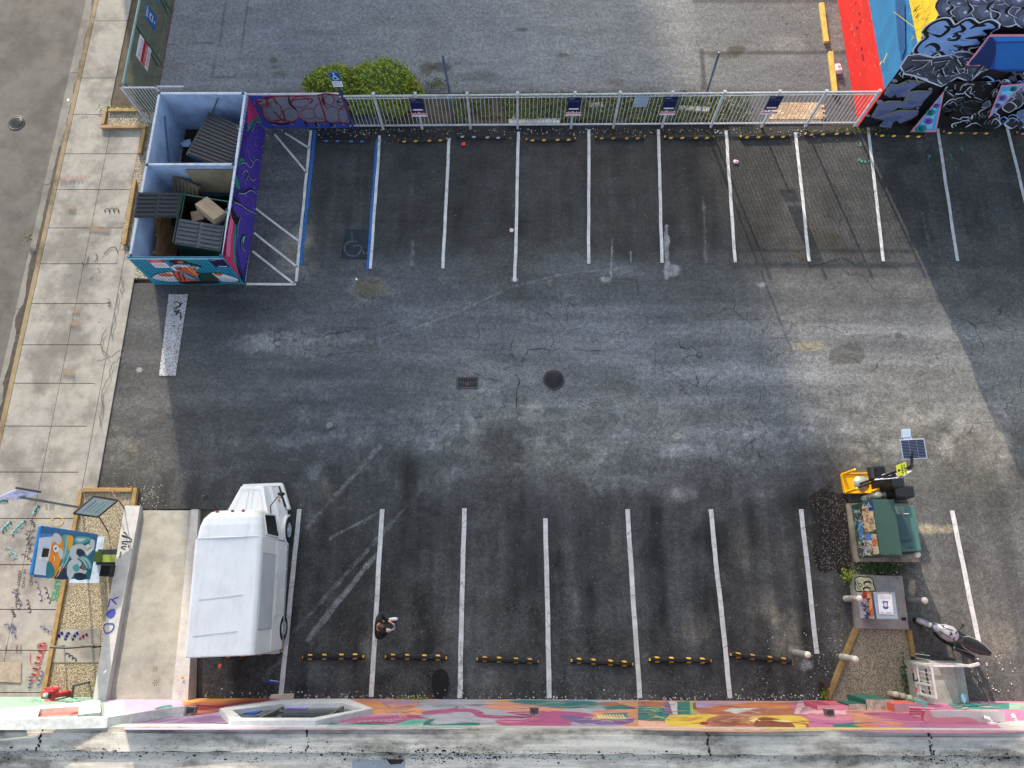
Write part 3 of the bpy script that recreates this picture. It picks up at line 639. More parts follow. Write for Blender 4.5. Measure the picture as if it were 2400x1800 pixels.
for x, y in [(760,30),(790,120),(795,190),(770,240),(790,350),(810,420),(820,480),(825,510)]: g_.blob(z_([(x, y)])[0], 1.6+random.random()*1.5, 4, mat((120,16,14), .7))
for i in range(60):
    x = random.uniform(640, 930); y = random.uniform(0, 720); x += (y-300)*.15; (a, c) = z_([(x, y)])[0]; g_.stroke([(a, c), (a+.5, c+random.uniform(2, 9))], .012, random.choice([wt, mat((236,70,60), .6)]), False)
g_.fill(z_([(1110,0),(1190,0),(1200,420),(1160,520),(1130,300)]), db, False)
for i in range(26):
    x, y = z_([(random.uniform(1250,1420), random.uniform(0, 330))])[0]; g_.stroke([(x, y), (x-3-random.random()*8, y+4+random.random()*10)], random.uniform(.01,.05), dk if i % 2 else mat((190,160,70), .7), False)
for p_ in [[(1010,540),(1045,460)],[(980,560),(1000,530)],[(1100,100),(1300,250)],[(1240,120),(1500,60)]]: g_.stroke(z_(p_), .07 if p_[0][1] > 400 else .02, mat((196,180,60), .7), False)
o = g_.mb.build('paint_marks', mb_)
# graffiti front: painted shapes on the black plane
g_ = Paint(lambda x, y: PY(x, y, YW), (0,-1,0), .006, .0008)
bg, dg_, lb, vb, wh, bk, gr, dgr = paint(92,104,138), paint(58,68,98), paint(118,152,206), paint(24,62,140), paint(186,196,216), paint(10,10,12), paint(66,72,86), paint(40,44,54)
pk, tl, pu, blu, ye = paint(212,132,152), paint(30,130,134), paint(112,96,178), paint(66,160,214), paint(120,120,70)
# silver bubble letters along the top
for c, rx, ry, r in [((1550,60),100,85,0),((1700,90),110,95,.2),((1880,80),120,100,-.2),((2060,110),130,110,.1),((2220,150),90,80,0),((1640,10),90,40,0),((1800,-20),90,60,0),((1980,-30),120,60,0),((2160,-20),120,70,0)]:
    q = z_([c])[0]; g_.blob(q, rx/3.687*1.07, ry/3.687*1.07, wh, 14, r, .05); g_.blob(q, rx/3.687*1.02, ry/3.687*1.02, bk, 14, r, .05); g_.blob(q, rx/3.687*.96, ry/3.687*.96, paint(78,84,104), 14, r, .05); g_.blob((q[0]-2, q[1]+3), rx/3.687*.5, ry/3.687*.5, paint(98,106,132), 10, r, .2)
    g_.blob((q[0]+2, q[1]+4), 5, 3, wh, 8, r, .5)
for p_ in [[(1560,10),(1600,50),(1560,90),(1600,130)],[(1720,10),(1760,60),(1720,110)],[(1960,-10),(1900,60),(1990,100),(1960,160)],[(2110,30),(2060,90),(2140,140)]]: g_.stroke(z_(p_), .09, bk, taper=True); g_.stroke(z_([(a+14, c+6) for a, c in p_]), .03, wh, taper=True)
# pale blue letters with outline
A_ = z_([(1290,430),(1330,360),(1390,310),(1370,250),(1440,190),(1530,170),(1580,230),(1640,215),(1720,170),(1800,215),(1900,185),(1960,230),(1850,250),(1890,290),(1800,320),(1830,370),(1680,390),(1700,440),(1620,430),(1560,480),(1500,430),(1430,450),(1380,480)])
g_.stroke(A_, .30, wh, closed=True); g_.stroke(A_, .20, bk, closed=True); g_.fill(A_, lb)
for p_ in [[(1520,210),(1560,240),(1490,300),(1440,290)],[(1660,200),(1690,250),(1600,280)],[(1740,240),(1800,210),(1880,210)],[(1540,330),(1640,290),(1630,330),(1550,335)],[(1350,400),(1400,370),(1450,380),(1470,420),(1420,440)],[(1700,320),(1800,310),(1860,290)],[(1600,380),(1660,400),(1620,450)]]: g_.stroke(z_(p_), .13, bk, taper=True)
# grey wild-style row
A_ = z_([(1150,560),(1210,470),(1300,460),(1420,490),(1560,470),(1640,440),(1720,440),(1840,500),(1990,560),(1840,600),(1740,690),(1640,650),(1500,730),(1400,690),(1280,640),(1180,620)])
g_.stroke(A_, .12, wh, False, True); g_.fill(A_, gr, False)
for p_ in [[(1230,500),(1400,500),(1330,560),(1220,600)],[(1420,520),(1560,500),(1450,640),(1600,620)],[(1620,480),(1700,600),(1560,640)],[(1700,510),(1860,540),(1760,660)],[(1260,560),(1180,600)],[(1460,580),(1530,640)],[(1640,580),(1700,560)]]: g_.stroke(z_(p_), .16, dgr, False); g_.stroke(z_([(a+8, c+8) for a, c in p_]), .03, wh, False)
for p_ in [[(1130,620),(1170,590),(1160,660)],[(1470,600),(1500,570),(1530,640),(1470,640)],[(1590,610),(1620,560),(1650,620)],[(1680,610),(1720,580),(1720,620)]]: g_.fill(z_(p_), bk, False); g_.stroke(z_(p_), .03, wh, False, True)
# blue-grey block letters K E / C T
for A_ in [[(1000,800),(1060,710),(1120,720),(1210,680),(1340,690),(1230,760),(1210,830),(1150,820),(1130,770),(1060,830)],[(1130,920),(1230,780),(1300,770),(1420,775),(1360,840),(1340,860),(1320,900),(1230,910)],
           [(890,1000),(960,880),(1040,860),(1150,860),(1170,880),(1100,930),(1010,980),(960,1000)],[(920,1010),(1130,940),(1300,940),(1290,980),(1240,1010),(1140,1050),(1090,1010),(1060,1090),(960,1080),(1020,1010)],[(1180,840),(1330,850),(1300,900),(1170,905)]]:
    q = z_(A_); g_.fill([(a-1.2, c-2.0) for a, c in q], ye, False); g_.fill(q, bg, False); g_.fill([((a-q[0][0])*.55+q[0][0]+7, (c-q[0][1])*.55+q[0][1]+3) for a, c in q], paint(74,88,128), False)
for x, y, r in [(1090,680,7),(960,860,8),(1020,740,3),(1400,750,5),(860,980,5),(1290,915,4),(1340,690,3)]: g_.blob(z_([(x, y)])[0], r, r*.6, paint(112,122,140))
# wild scribble block
random.seed(19)
A_ = z_([(1500,760),(1560,690),(1700,680),(1940,680),(1980,760),(1900,900),(1880,980),(1820,1060),(1600,1080),(1450,1070),(1480,900)]); g_.fill(A_, bk, False)
for i in range(30):
    x = random.uniform(1500, 1900); y = random.uniform(720, 1040); q = [(x, y)]
    for k in range(3): q.append((min(1960, max(1470, q[-1][0]+random.uniform(-90, 90))), min(1075, max(700, q[-1][1]+random.uniform(-55, 55)))))
    g_.stroke(z_(q), random.choice([.10,.14]), random.choice([wh, gr, paint(140,146,158)]), taper=True); g_.stroke(z_([(a+6, c+5) for a, c in q]), .08, bk, taper=True)
for i in range(20):
    x = random.uniform(2000, 2400); y = random.uniform(560, 700); q = [(x, y), (x+40, y-30), (x+80, y+20), (x+30, y+40)]; g_.stroke(z_(q), .09, random.choice([wh, gr]), taper=True)
for i in range(16):
    x = random.uniform(2000, 2500); y = random.uniform(760, 1050); q = [(x, y), (x+60, y-50), (x+120, y-10), (x+60, y+40)]; g_.fill(z_(q), random.choice([gr, dgr, bg])); g_.stroke(z_(q), .03, wh, True, True)
for i in range(6): g_.stroke(z_([(1860+i*30,1040),(1880+i*30,1000)]), .06, gr, False)
for i in range(46):      # dense fine lettering over the lower right of the front
    x = random.uniform(1840, 2480); y = random.uniform(620, 1060); q = [(x, y), (x+random.uniform(20,60), y-random.uniform(10,50)), (x+random.uniform(50,110), y+random.uniform(-20,40)), (x+random.uniform(10,60), y+random.uniform(20,60))]
    if i % 3 == 0: g_.fill(z_(q), random.choice([gr, dgr, bg]))
    g_.stroke(z_(q), random.uniform(.025,.05), random.choice([wh, paint(120,128,146), lb]), taper=True)
for i in range(40):
    x = random.uniform(1180, 1900); y = random.uniform(470, 660); g_.stroke(z_([(x, y), (x+random.uniform(-40,60), y+random.uniform(-30,30)), (x+random.uniform(-20,70), y+random.uniform(10,50))]), random.uniform(.02,.045), random.choice([wh, bk, dgr, paint(96,104,122)]), taper=True)
for i in range(36):
    x = random.uniform(1320, 1860); y = random.uniform(200, 440); g_.stroke(z_([(x, y), (x+random.uniform(-30,50), y+random.uniform(-16,20)), (x+random.uniform(0,60), y+random.uniform(0,30))]), random.uniform(.02,.05), random.choice([paint(150,176,222), bk, paint(86,112,170)]), taper=True)
# pink-edged slopes with round smiling drops
for T, drops in [([(1215,1083),(1510,720),(1440,1083)], [((1445,850),10,5,pu),((1392,910),11,8,tl),((1375,985),11,8,pu),((1310,1050),14,9,tl)]),
                 ([(1885,965),(2000,670),(2215,650)], [((2105,700),9,6,tl),((2010,780),11,8,pu),((1970,845),8,6,pu)])]:
    q = z_(T); g_.fill(q, pk, False); cx = sum(a for a, c in q)/3; cy = sum(c for a, c in q)/3
    g_.fill([(cx+(a-cx)*.82, cy+(c-cy)*.86) for a, c in q], blu, False); g_.fill([(cx+(a-cx)*.55-3, cy+(c-cy)*.6+5) for a, c in q], paint(120,190,226), False)
    for c, rx, ry, m in drops:
        q = z_([c])[0]; g_.blob(q, rx, ry, m, 12, -.3, .04)
        for dx in (-2.5, 2): g_.stroke([(q[0]+dx, q[1]-4), (q[0]+dx-.6, q[1])], .05, bk, False)
        g_.stroke([(q[0]-5, q[1]+1), (q[0], q[1]+4), (q[0]+4.5, q[1]+1)], .04, bk)
# blue basin with pink rim
g_.fill(z_([(1700,490),(1895,228),(2600,225),(2600,545),(2000,545),(1900,520),(1820,490)]), vb, False); g_.stroke(z_([(1820,488),(1705,488),(1898,232),(2600,229)]), .10, pk, False)
g_.fill(z_([(1720,480),(1850,330),(1900,250),(1940,290),(1950,380),(1920,480),(1890,530),(1830,490)]), paint(12,40,92)); g_.fill(z_([(1960,300),(2600,280),(2600,520),(2000,525),(1940,520)]), paint(30,96,170), False); g_.fill(z_([(1920,240),(2600,238),(2600,270),(1960,285)]), paint(44,112,190), False)
random.seed(5); g_.mb.build('mural', mb_)

# ================================================================== NEIGHBOURING BUILDING NORTH OF THE BACK LOT (its shade lies over the lots), AND A FAR TOWER ADDED FOR THE SOFT EDGE
lx = lambda y: -12.42-(y-10.24)*.2605     # west edge of the shade
rx_ = lambda y: 6.9-(y-15.6)*.2605        # east edge of the shade
def block(name, x0, x1, y0, y1, h, label, c):
    nb = thing(name, ((x0(y0)+x1(y0))/2, y0, 0), label, 'building')
    part(nb, 'wall', lambda b: b.prism([(x0(y0), y0), (x1(y0), y0), (x1(y1), y1), (x0(y1), y1)], -.1, h, mat(c, .8, 0, .2, .6, .05)))
    part(nb, 'roof', lambda b: b.prism([(x0(y0), y0+.1), (x1(y0), y0+.1), (x1(y1), y1-.1), (x0(y1), y1-.1)], h+.01, h+.4, mat((150,148,144), .8, 0, .3, 1, .1)))
block('office_building', lx, lambda y: rx_(y)-4.5, 34, 46, 15.5, 'plain pale office block standing north of the back lot', (186,180,168))
block('added_tower', lambda y: lx(y)+3, rx_, 190, 205, 75, 'unseen grey tower added far north to soften the shade edge', (150,152,156))  # unseen tower, added so the east edge of the shade blurs
# ================================================================== SOUTH BUILDING WITH THE MURAL
YS = -2.83
sb = thing('painted_building', (0, YS, 0), 'long low building with a bright tropical mural and weathered white roof along the bottom', 'building')
def f(b):
    b.box((-24, -30, -.2), (22, YS, 4.72), paint(176,150,178))
part(sb, 'wall', f)
def roofmat():
    t = NT('weathered_roof'); v = t.scale((.55, 2.0, 1)); n = t.ramp(t.noise(1.1, 7, .68, v), .40, .66); n2 = t.ramp(t.noise(5, 5, .75), .35, .7); g = t.ramp(t.noise(45, 3, .7), .3, .7, .84, 1.14)
    st = t.ramp(t.noise(1.6, 4, .6, t.scale((.3, 9, 1))), .42, .62)
    c = t.mix(n, S((190,185,174)), S((92,87,78))); c = t.mix(t.math('MULTIPLY', n2, .35), c, S((212,204,186))); c = t.mix(t.math('MULTIPLY', st, .32), c, S((116,112,104)))
    return t.done(t.mix(1.0, c, g, 'MULTIPLY'), .85)
M_roof = roofmat()
YP = P(1200, 1766, 4.8).y
def f(b):
    b.box((-24, YP, 4.725), (22, YS+.02, 4.80), M_roof); b.box((-24, YP, 4.80), (22, YS-.10, 4.83), M_roof)
part(sb, 'parapet', f)
def f(b): b.box((-24, -30, 4.722), (22, YP-.001, 4.76), M_roof)
part(sb, 'roof', f)
def f(b):        # tar seam along the foot of the parapet, broken by flakes
    M_tar = mat((26,22,24), .9)
    xs_ = np.arange(-17, 17, .05); ww = np.clip(.002+.024*np.array([mnoise.noise(V3((x*1.9, 0, 4)))+.25*mnoise.noise(V3((x*9, 0, 4))) for x in xs_]), 0, .03)
    yo = [YP+.012+.012*mnoise.noise(V3((x*3, 1, 9))) for x in xs_]
    for k in range(len(xs_)-1):
        if ww[k]+ww[k+1] > .001: b.poly([(xs_[k], yo[k]-ww[k]/2, 4.834), (xs_[k+1], yo[k+1]-ww[k+1]/2, 4.834), (xs_[k+1], yo[k+1]+ww[k+1]/2, 4.834), (xs_[k], yo[k]+ww[k]/2, 4.834)], M_tar)
    for cx, sx, sy, n in [(-9.6,1.4,.07,90),(-12.6,.9,.05,60),(-3.6,2.2,.10,160),(-1.4,.7,.10,90),(.2,1.4,.06,90),(4.3,1.5,.06,60),(9.9,1.0,.10,120),(11.2,2,.05,60),(-14.5,1,.05,60)]:
        for i in range(n*3):
            x = random.gauss(cx, sx); y = YP-.05+random.gauss(0, sy); r = random.uniform(.004, .016)*(2.2 if random.random() < .08 else 1); a0 = random.random()*6
            zz_ = 4.834 if y > YP+.001 else 4.764
            b.poly([(x+math.cos(a0+a)*r*random.uniform(.6,1.8), y+math.sin(a0+a)*r*.7, zz_) for a in (0, 1.3, 2.5, 3.6, 5)], M_tar)
    for cx in (-10.65, -4.65, 4.25, 9.15, 12.2):
        y = YS-.05
        while y > YP:
            x = cx+random.uniform(-.04, .04); r = random.uniform(.01, .035); b.poly([(x+math.cos(a)*r, y+math.sin(a)*r*1.4, 4.834) for a in (0, 1.3, 2.5, 3.6, 5)], M_tar); y -= random.uniform(.02, .07)
    q = [P(x, y, 4.766) for x, y in [(905,1779),(948,1780),(940,1790),(915,1792)]]; b.poly(q[::-1], M_tar)
    q = [P(x, y, 4.764) for x, y in [(826,1781),(950,1781),(948,1830),(824,1830)]]; b.poly(q[::-1], mat((128,136,142), .8, 0, .2))
part(sb, 'tar_seams', f)
# the mural
g_ = Paint(lambda x, y: PY(x, y, YS), (0,1,0), .004, .00006)
T4, T5, T6, T7, TL = zoom(400,1450,3.687), zoom(1000,1450,4.424), zoom(1500,1450,4.424), zoom(1900,1450,4.424), zoom(0,1450,4.74)
C = dict(lil=(180,146,190), lil2=(150,104,160), org=(232,120,50), org2=(246,150,60), red=(196,44,44), mag=(188,70,132), mag2=(206,96,150), teal=(28,132,122), teal2=(80,186,164), lav=(164,170,190), lav2=(196,202,212), sal=(232,140,110), sal2=(240,170,140),
     pur=(120,88,158), pur2=(160,140,196), yel=(244,200,44), yel2=(250,226,130), brn=(150,76,44), brn2=(190,104,64), brn3=(216,140,90), dkb=(70,50,44), wht=(196,192,192), pnk=(226,120,150), pnk2=(238,176,190), cream=(186,178,150), crim=(170,30,56), grn=(150,180,90), mint=(128,176,156), blu=(90,110,180))
def dull(c, s_=.70, g=.90):
    m_ = sum(c)/3; return tuple(int((m_+(v-m_)*s_)*g) for v in c)
C = {k: dull(v) for k, v in C.items()}; K = {k: paint(*v, d=.22) for k, v in C.items()}
g_.fill(T4([(-400,600),(1700,600),(2400,660),(2400,960),(-400,960)]), K['lil'], False)
for p_, c in [([(-300,880),(200,860),(420,830),(520,880),(100,945),(-300,945)],'lil2'), ([(700,900),(1250,895),(1500,900),(1150,945),(600,945)],'lil2'), ([(90,690),(900,690),(560,745),(470,760),(440,800),(180,835),(150,760),(95,712)],'red'), ([(95,690),(920,690),(620,722),(460,745),(110,752)],'org'), ([(95,690),(700,690),(480,712),(200,726),(100,712)],'org2'), ([(180,800),(430,780),(440,800),(180,835)],'org')]: g_.fill(T4(p_), K[c], len(p_) > 6)
for i in range(26):
    x = random.uniform(-200, 400); y = random.uniform(850, 935); g_.stroke(T4([(x, y), (x+90, y-14), (x+220, y-30)]), random.uniform(.03,.09), K[random.choice(['lil2','pur2','lil'])], taper=True)
for p_, c in [([(1560,700),(2300,690),(2300,840),(1900,830),(1640,840),(1540,850)],'sal'), ([(1620,720),(1900,750),(2150,800),(1900,810),(1650,800)],'org2'), ([(1800,720),(1960,710),(2130,715),(2000,740),(1850,740)],'pur2'), ([(1500,860),(2300,830),(2300,880),(1900,910),(1480,895)],'mag'), ([(1200,930),(1350,900),(1480,930),(1250,945)],'teal'), ([(1400,925),(1700,905),(1900,925),(1640,945)],'teal'), ([(1960,920),(2050,880),(2212,870),(2300,900),(2212,940)],'teal2')]: g_.fill(T4(p_), K[c])
for i in range(34):
    a = random.uniform(0, 3.14); cx, cy = 1900, 780; L = random.uniform(100, 330); g_.stroke(T4([(cx, cy), (cx+math.cos(a*2)*L, cy+math.sin(a*2)*L*.28)]), random.uniform(.03,.07), K[random.choice(['pur','org2','sal','blu','yel2','pur2'])], False, taper=True)
# middle: lavender ground, teal fronds, magenta bodies
for p_, c in [([(-190,850),(-60,880),(-130,920),(20,960),(-90,1010),(60,1050),(-60,1090),(-160,1150),(2300,1150),(2300,840),(300,840)],'lav'), ([(480,850),(820,848),(1200,860),(1300,870),(900,880)],'org2'), ([(610,900),(900,880),(1380,900),(1380,960),(900,960),(640,930)],'sal'), ([(0,960),(400,935),(560,960),(640,1000),(1060,1020),(1000,1040),(560,1030),(420,970),(0,1000)],'mag'), ([(820,975),(1100,965),(1350,960),(1640,980),(1740,1020),(1600,1050),(1500,1080),(1620,1135),(900,1130),(720,1080),(760,1050),(1000,1050),(1050,1020)],'mag'),
    ([(720,1060),(900,1070),(1080,1060),(860,1085)],'pnk'), ([(840,855),(1300,850),(1700,860),(1800,900),(1500,935),(1150,905)],'teal'), ([(0,1060),(90,1045),(60,1100),(500,1080),(500,1120),(0,1125)],'teal'), ([(760,1120),(800,1100),(920,1130)],'teal'), ([(1680,890),(1850,865),(2300,870),(2300,905),(1900,920)],'brn2'), ([(1820,920),(2000,900),(2300,900),(2300,960),(1880,955)],'teal'), ([(1380,1010),(1500,1000),(1720,1030),(1960,1040),(2150,1050),(2050,1110),(1700,1110),(1500,1070)],'pur'), ([(1500,1090),(1700,1110),(1900,1100),(2100,1115),(2300,1100),(2300,1150),(1600,1145)],'pur2'),
    ([(1700,1050),(1780,985),(1900,1010),(2080,1045),(1900,1060)],'org2'), ([(1720,980),(1800,950),(2300,945),(2300,985),(1900,990),(1750,1010)],'sal'), ([(1800,990),(2300,970),(2300,1010),(2000,1030)],'teal'), ([(2000,1110),(2300,1050),(2300,1150),(2050,1150)],'sal2')]: g_.fill(T5(p_), K[c], c != 'lav' and len(p_) > 5)
for i in range(46):
    x = random.uniform(850, 1800); y = random.uniform(855, 930); g_.stroke(T5([(x, y), (x+110, y+random.uniform(-8, 14)), (x+260, y+random.uniform(-14, 12))]), random.uniform(.02,.07), K[random.choice(['teal','teal2','blu','lav'])], taper=True)
for i in range(30):
    x = random.uniform(1380, 2100); y = random.uniform(1020, 1140); g_.stroke(T5([(x, y), (x+60, y-12), (x+130, y+6)]), random.uniform(.02,.06), K[random.choice(['wht','pur','pur2','lav2'])], taper=True)
for i in range(9): g_.stroke(T5([(1770+i*32,1000),(1800+i*32,1045)]), .07, K['yel2'], False, taper=True)
for i in range(12): g_.stroke(T5([(random.uniform(0,500), 905), (random.uniform(500,700), 890)]), .03, K[random.choice(['teal','lav2','pur2'])], False)
g_.stroke(T5([(300,920),(340,905),(390,925),(330,930),(300,920)]), .05, K['pur2'])
# right: teal leaves, window block, yellow forms with brown figure shapes (generic)
for p_, c in [([(-160,858),(1480,865),(1850,870),(1850,1160),(-60,1160),(-160,1120),(-40,1060),(-140,1000),(-30,940)],'brn3'), ([(-20,860),(250,875),(270,910),(100,920),(-20,900)],'brn2'), ([(-20,905),(300,930),(300,1070),(-20,1060)],'teal'), ([(-20,1060),(250,1080),(380,1150),(-20,1155)],'sal2'), ([(590,870),(900,890),(1250,880),(1650,890),(1680,940),(1600,1000),(1200,1010),(900,1000),(620,985)],'brn2'), ([(700,920),(1100,890),(1640,900),(1620,950),(1200,930),(850,955)],'org'), ([(560,868),(900,872),(1150,880),(900,900),(640,930),(590,920)],'pur2'), ([(860,960),(960,930),(1230,935),(1100,970),(1000,990)],'lav2')]: g_.fill(T6(p_), K[c], len(p_) > 5)
for p_, c in [([(258,1070),(300,1020),(420,1000),(600,1000),(780,1000),(790,1025),(700,1050),(690,1090),(640,1150),(460,1160),(330,1130)],'yel'), ([(1150,1030),(1300,1015),(1560,1010),(1750,1035),(1950,1080),(2060,1140),(2075,1165),(1500,1170),(1200,1120)],'yel'), ([(690,1060),(760,1025),(950,1005),(1130,1020),(1230,1060),(1160,1130),(900,1140),(720,1110)],'brn2'), ([(760,1060),(900,1040),(1060,1060),(1130,1090),(900,1125),(780,1090)],'brn'), ([(620,1090),(660,1075),(710,1085),(690,1110),(640,1108)],'crim'), ([(1130,1035),(1220,1040),(1250,1080),(1170,1080)],'yel2'), ([(1250,1030),(1450,1050),(1600,1110),(1560,1165),(1330,1150),(1180,1120)],'brn'), ([(1360,1060),(1480,1055),(1580,1075),(1480,1080)],'yel2'), ([(640,1140),(760,1125),(1150,1140),(1000,1160),(680,1160)],'dkb')]: g_.fill(T6(p_), K[c])
g_.stroke(T6([(1480,1095),(1560,1085),(1700,1095),(1755,1125),(1680,1140),(1560,1130),(1490,1105)]), .10, K['crim']); g_.stroke(T6([(1110,1040),(1200,1050),(1250,1070)]), .05, K['yel2'])
for i in range(26):
    x = random.uniform(760, 1100); y = random.uniform(1035, 1115); g_.stroke(T6([(x, y), (x+60, y+random.uniform(-12, 16)), (x+120, y+random.uniform(-14, 14))]), random.uniform(.02,.06), K[random.choice(['brn3','brn2','sal','yel2'])], taper=True)
for i in range(30):
    x = random.uniform(620, 1600); y = random.uniform(885, 985); g_.stroke(T6([(x, y), (x+90, y+random.uniform(-8, 12)), (x+190, y+random.uniform(-10, 10))]), random.uniform(.02,.07), K[random.choice(['brn3','sal','wht','pur2','org','brn'])], taper=True)
for p_ in [[(900,960),(1050,1000),(1200,1020)],[(1110,960),(1250,990)],[(940,975),(1000,1000)]]: g_.stroke(T6(p_), .06, K['wht'])
for p_, c in [([(250,868),(385,868),(390,1005),(250,995)],'pur'), ([(300,868),(385,868),(390,1003),(340,1000)],'lav2'), ([(385,868),(515,865),(530,1003),(390,1003)],'teal'), ([(515,865),(580,870),(580,1006),(525,1003)],'grn'), ([(548,880),(580,880),(580,950),(555,950)],'brn')]: g_.fill(T6(p_), K[c], False)
for i in range(20): y = random.uniform(930, 1060); x = random.uniform(-20, 240); g_.stroke(T6([(x, y), (x+60, y-10), (x+130, y+8)]), random.uniform(.02,.06), K[random.choice(['teal2','yel2','teal','mint'])], taper=True)
# far right
for p_, c in [([(-20,850),(2400,850),(2400,1170),(240,1170),(-20,1060)],'mag2'), ([(-20,860),(180,900),(480,990),(200,1000),(-20,980)],'pnk2'), ([(400,960),(900,960),(1200,1060),(700,1050),(420,1010)],'sal'), ([(560,985),(1000,990),(1220,1055),(1800,1075),(1850,1110),(1200,1090),(700,1030)],'mag'), ([(0,1000),(200,990),(430,1015),(400,1060),(150,1060),(-20,1030)],'pnk'), ([(240,1110),(500,1090),(620,1120),(500,1160),(300,1155)],'teal'), ([(430,1020),(560,1030),(760,1080),(560,1090),(450,1070)],'brn3'), ([(440,1110),(560,1095),(750,1140),(600,1155)],'org'), ([(700,1070),(900,1080),(980,1100),(860,1115)],'org2'), ([(560,1150),(1100,1130),(2050,1150),(2050,1172),(560,1172)],'lil2'), ([(1900,1080),(2400,1060),(2400,1172),(2000,1160)],'wht'), ([(2050,880),(2400,890),(2400,960),(2060,950)],'mint'), ([(1400,880),(2060,880),(2060,950),(1500,950)],'teal')]: g_.fill(T7(p_), K[c], len(p_) > 4)
g_.fill(T6([(1640,860),(1850,850),(1850,1000),(1600,1000)]), K['pnk2'], False)
for i in range(30):
    x = random.uniform(500, 1900); y = random.uniform(1060, 1150); g_.stroke(T7([(x, y), (x+120, y+random.uniform(-4, 8)), (x+260, y+random.uniform(-4, 12))]), random.uniform(.02,.05), K[random.choice(['mag','pnk','pnk2','pur','lil2'])], taper=True)
for i in range(14): g_.stroke(T6([(1640+random.uniform(-30,60), 880+i*10), (1760, 900+random.uniform(-20,60)), (1830, 930)]), .04, K[random.choice(['teal','pnk','crim'])], taper=True)
for i in range(24): x = random.uniform(2060, 2400); y = random.uniform(895, 950); g_.stroke(T7([(x, y), (x+60, y+4)]), .05, K[random.choice(['grn','teal2','cream','teal'])], False)
# left: teal facade and cream reveal
for p_, c in [([(-400,1110),(300,1120),(1200,1130),(1900,1060),(2000,1010),(1100,1200),(-400,1215)],'teal2'), ([(1080,1150),(1500,1110),(1900,1050),(1980,1030),(1500,1140),(1100,1200)],'teal'), ([(-400,1100),(250,1120),(280,1215),(-400,1215)],'cream'), ([(1800,980),(1900,965),(1920,1000),(1700,1010)],'teal'), ([(-400,880),(1150,880),(1150,1100),(-400,1100)],'mint'), ([(-400,1040),(420,1030),(450,1100),(-400,1110)],'cream')]: g_.fill(TL(p_), K[c], False)
for i in range(40): x = random.choice([random.uniform(200,300), random.uniform(560,690), random.uniform(910,1080), random.uniform(1350,1460), random.uniform(1680,1790)]); y = 1165-(x-900)*.08*(x > 1100)+random.uniform(-25, 25); g_.stroke(TL([(x, y), (x+14, y+12)]), .03, K[random.choice(['wht','teal'])], False)
for i in range(30): x = random.uniform(0, 900); y = 900+random.uniform(0, 60); g_.stroke(TL([(x, y), (x+30, y-8), (x+60, y+6)]), .02, K[random.choice(['teal','teal2'])])
random.seed(77)
for i in range(300):      # brush streaks that run through the whole picture
    x = random.uniform(420, 2360); y = random.uniform(1648, 1698); L = random.uniform(12, 60)
    if 515 < x+L*.5 < 880 and y < 1692 and y > 1638: continue
    near = ['lil','lil2','pur2'] if x < 860 else (['lav','lav2','mag','teal','sal'] if x < 1500 else (['brn3','sal','org','brn2','pur2'] if x < 1900 else ['mag2','pnk','pnk2','lil2']))
    g_.stroke([(x, y), (x+L*.5, y+random.uniform(-1.5, 1.5)), (x+L, y+random.uniform(-3, 3))], random.uniform(.02,.06), K[random.choice(near)], taper=True)
random.seed(78)
# cornice strip in pale tones of what is below, and the little signature
g_.mb.build('mural', sb)
def f(b):
    edge = ['cream','cream','lil2','lil','mint','lav2','mint','cream','sal2','yel','wht','pnk2','lil','wht']
    for i, c in enumerate(edge): b.box((-24+i*46/14, YS, 4.50), (-24+(i+1)*46/14-.001, YS+.035, 4.74), paint(*[int(v*.55+78) for v in C[c]]))
part(sb, 'cornice', f)
sg = Paint(lambda x, y: PY(x, y, YS), (0,1,0), .05, .001)
sg.scribble(*T4([(1620,910)])[0], *T4([(1990,890)])[0], .03, K['wht'], 9, 2.2); sg.mb.build('signature', sb)
# projecting angular window surrounds
def surround(name, outer, inner, depth, glass_cols, parent, lite=None):
    r = thing_part = None
    def f(b):
        O = [PY(x, y, YS+depth) for x, y in outer]; I = [PY(x, y, YS+depth) for x, y in inner]; n = len(O)
        Ow = [Vector((p.x, YS+.001, p.z)) for p in O]; Iw = [Vector((p.x, YS+.03, p.z)) for p in I]
        m = mat((186,190,192), .6, 0, .2, 3, .08)
        for i in range(n):
            j = (i+1) % n
            b.add([O[i], O[j], I[j], I[i]], [(0,1,2,3)], m); b.add([O[i], O[j], Ow[j], Ow[i]], [(3,2,1,0)], m); b.add([I[i], I[j], Iw[j], Iw[i]], [(0,1,2,3)], m)
    fr = part(parent, name, f)
    def f(b): b.poly([Vector((PY(x, y, YS+depth).x, YS+.03, PY(x, y, YS+depth).z)) for x, y in inner], mat((44,56,60), .08, 0, .2, 1, .02, spec=.8))
    gl = part(fr, 'pane', f)
    return fr
io = [(515,1660),(660,1640),(815,1637),(873,1660),(739,1689),(542,1689)]; ii = [(545,1664),(664,1649),(804,1648),(850,1661),(734,1682),(566,1682)]
wf = surround('window_surround', io, ii, .14, None, sb)
def f(b):
    M_al = mat((96,100,98), .5)
    q = lambda x, y: Vector((PY(x, y, YS+.14).x, YS+.07, PY(x, y, YS+.14).z))
    b.bar(q(664,1652), q(600,1681), .07, .07, M_al); b.bar(q(804,1651), q(760,1678), .07, .07, M_al); b.bar(q(655,1659), q(805,1659), .05, .05, M_al)
    b.box((q(650,1660).x, YS+.034, .9), (q(700,1660).x, YS+.04, 2.2), paint(120,90,190)); b.box((q(655,1660).x, YS+.036, 2.4), (q(720,1660).x, YS+.042, 2.6), paint(190,60,120)); b.box((q(575,1660).x, YS+.036, 2.5), (q(605,1660).x, YS+.042, 3.0), paint(30,70,160))
part(wf, 'mullions', f)
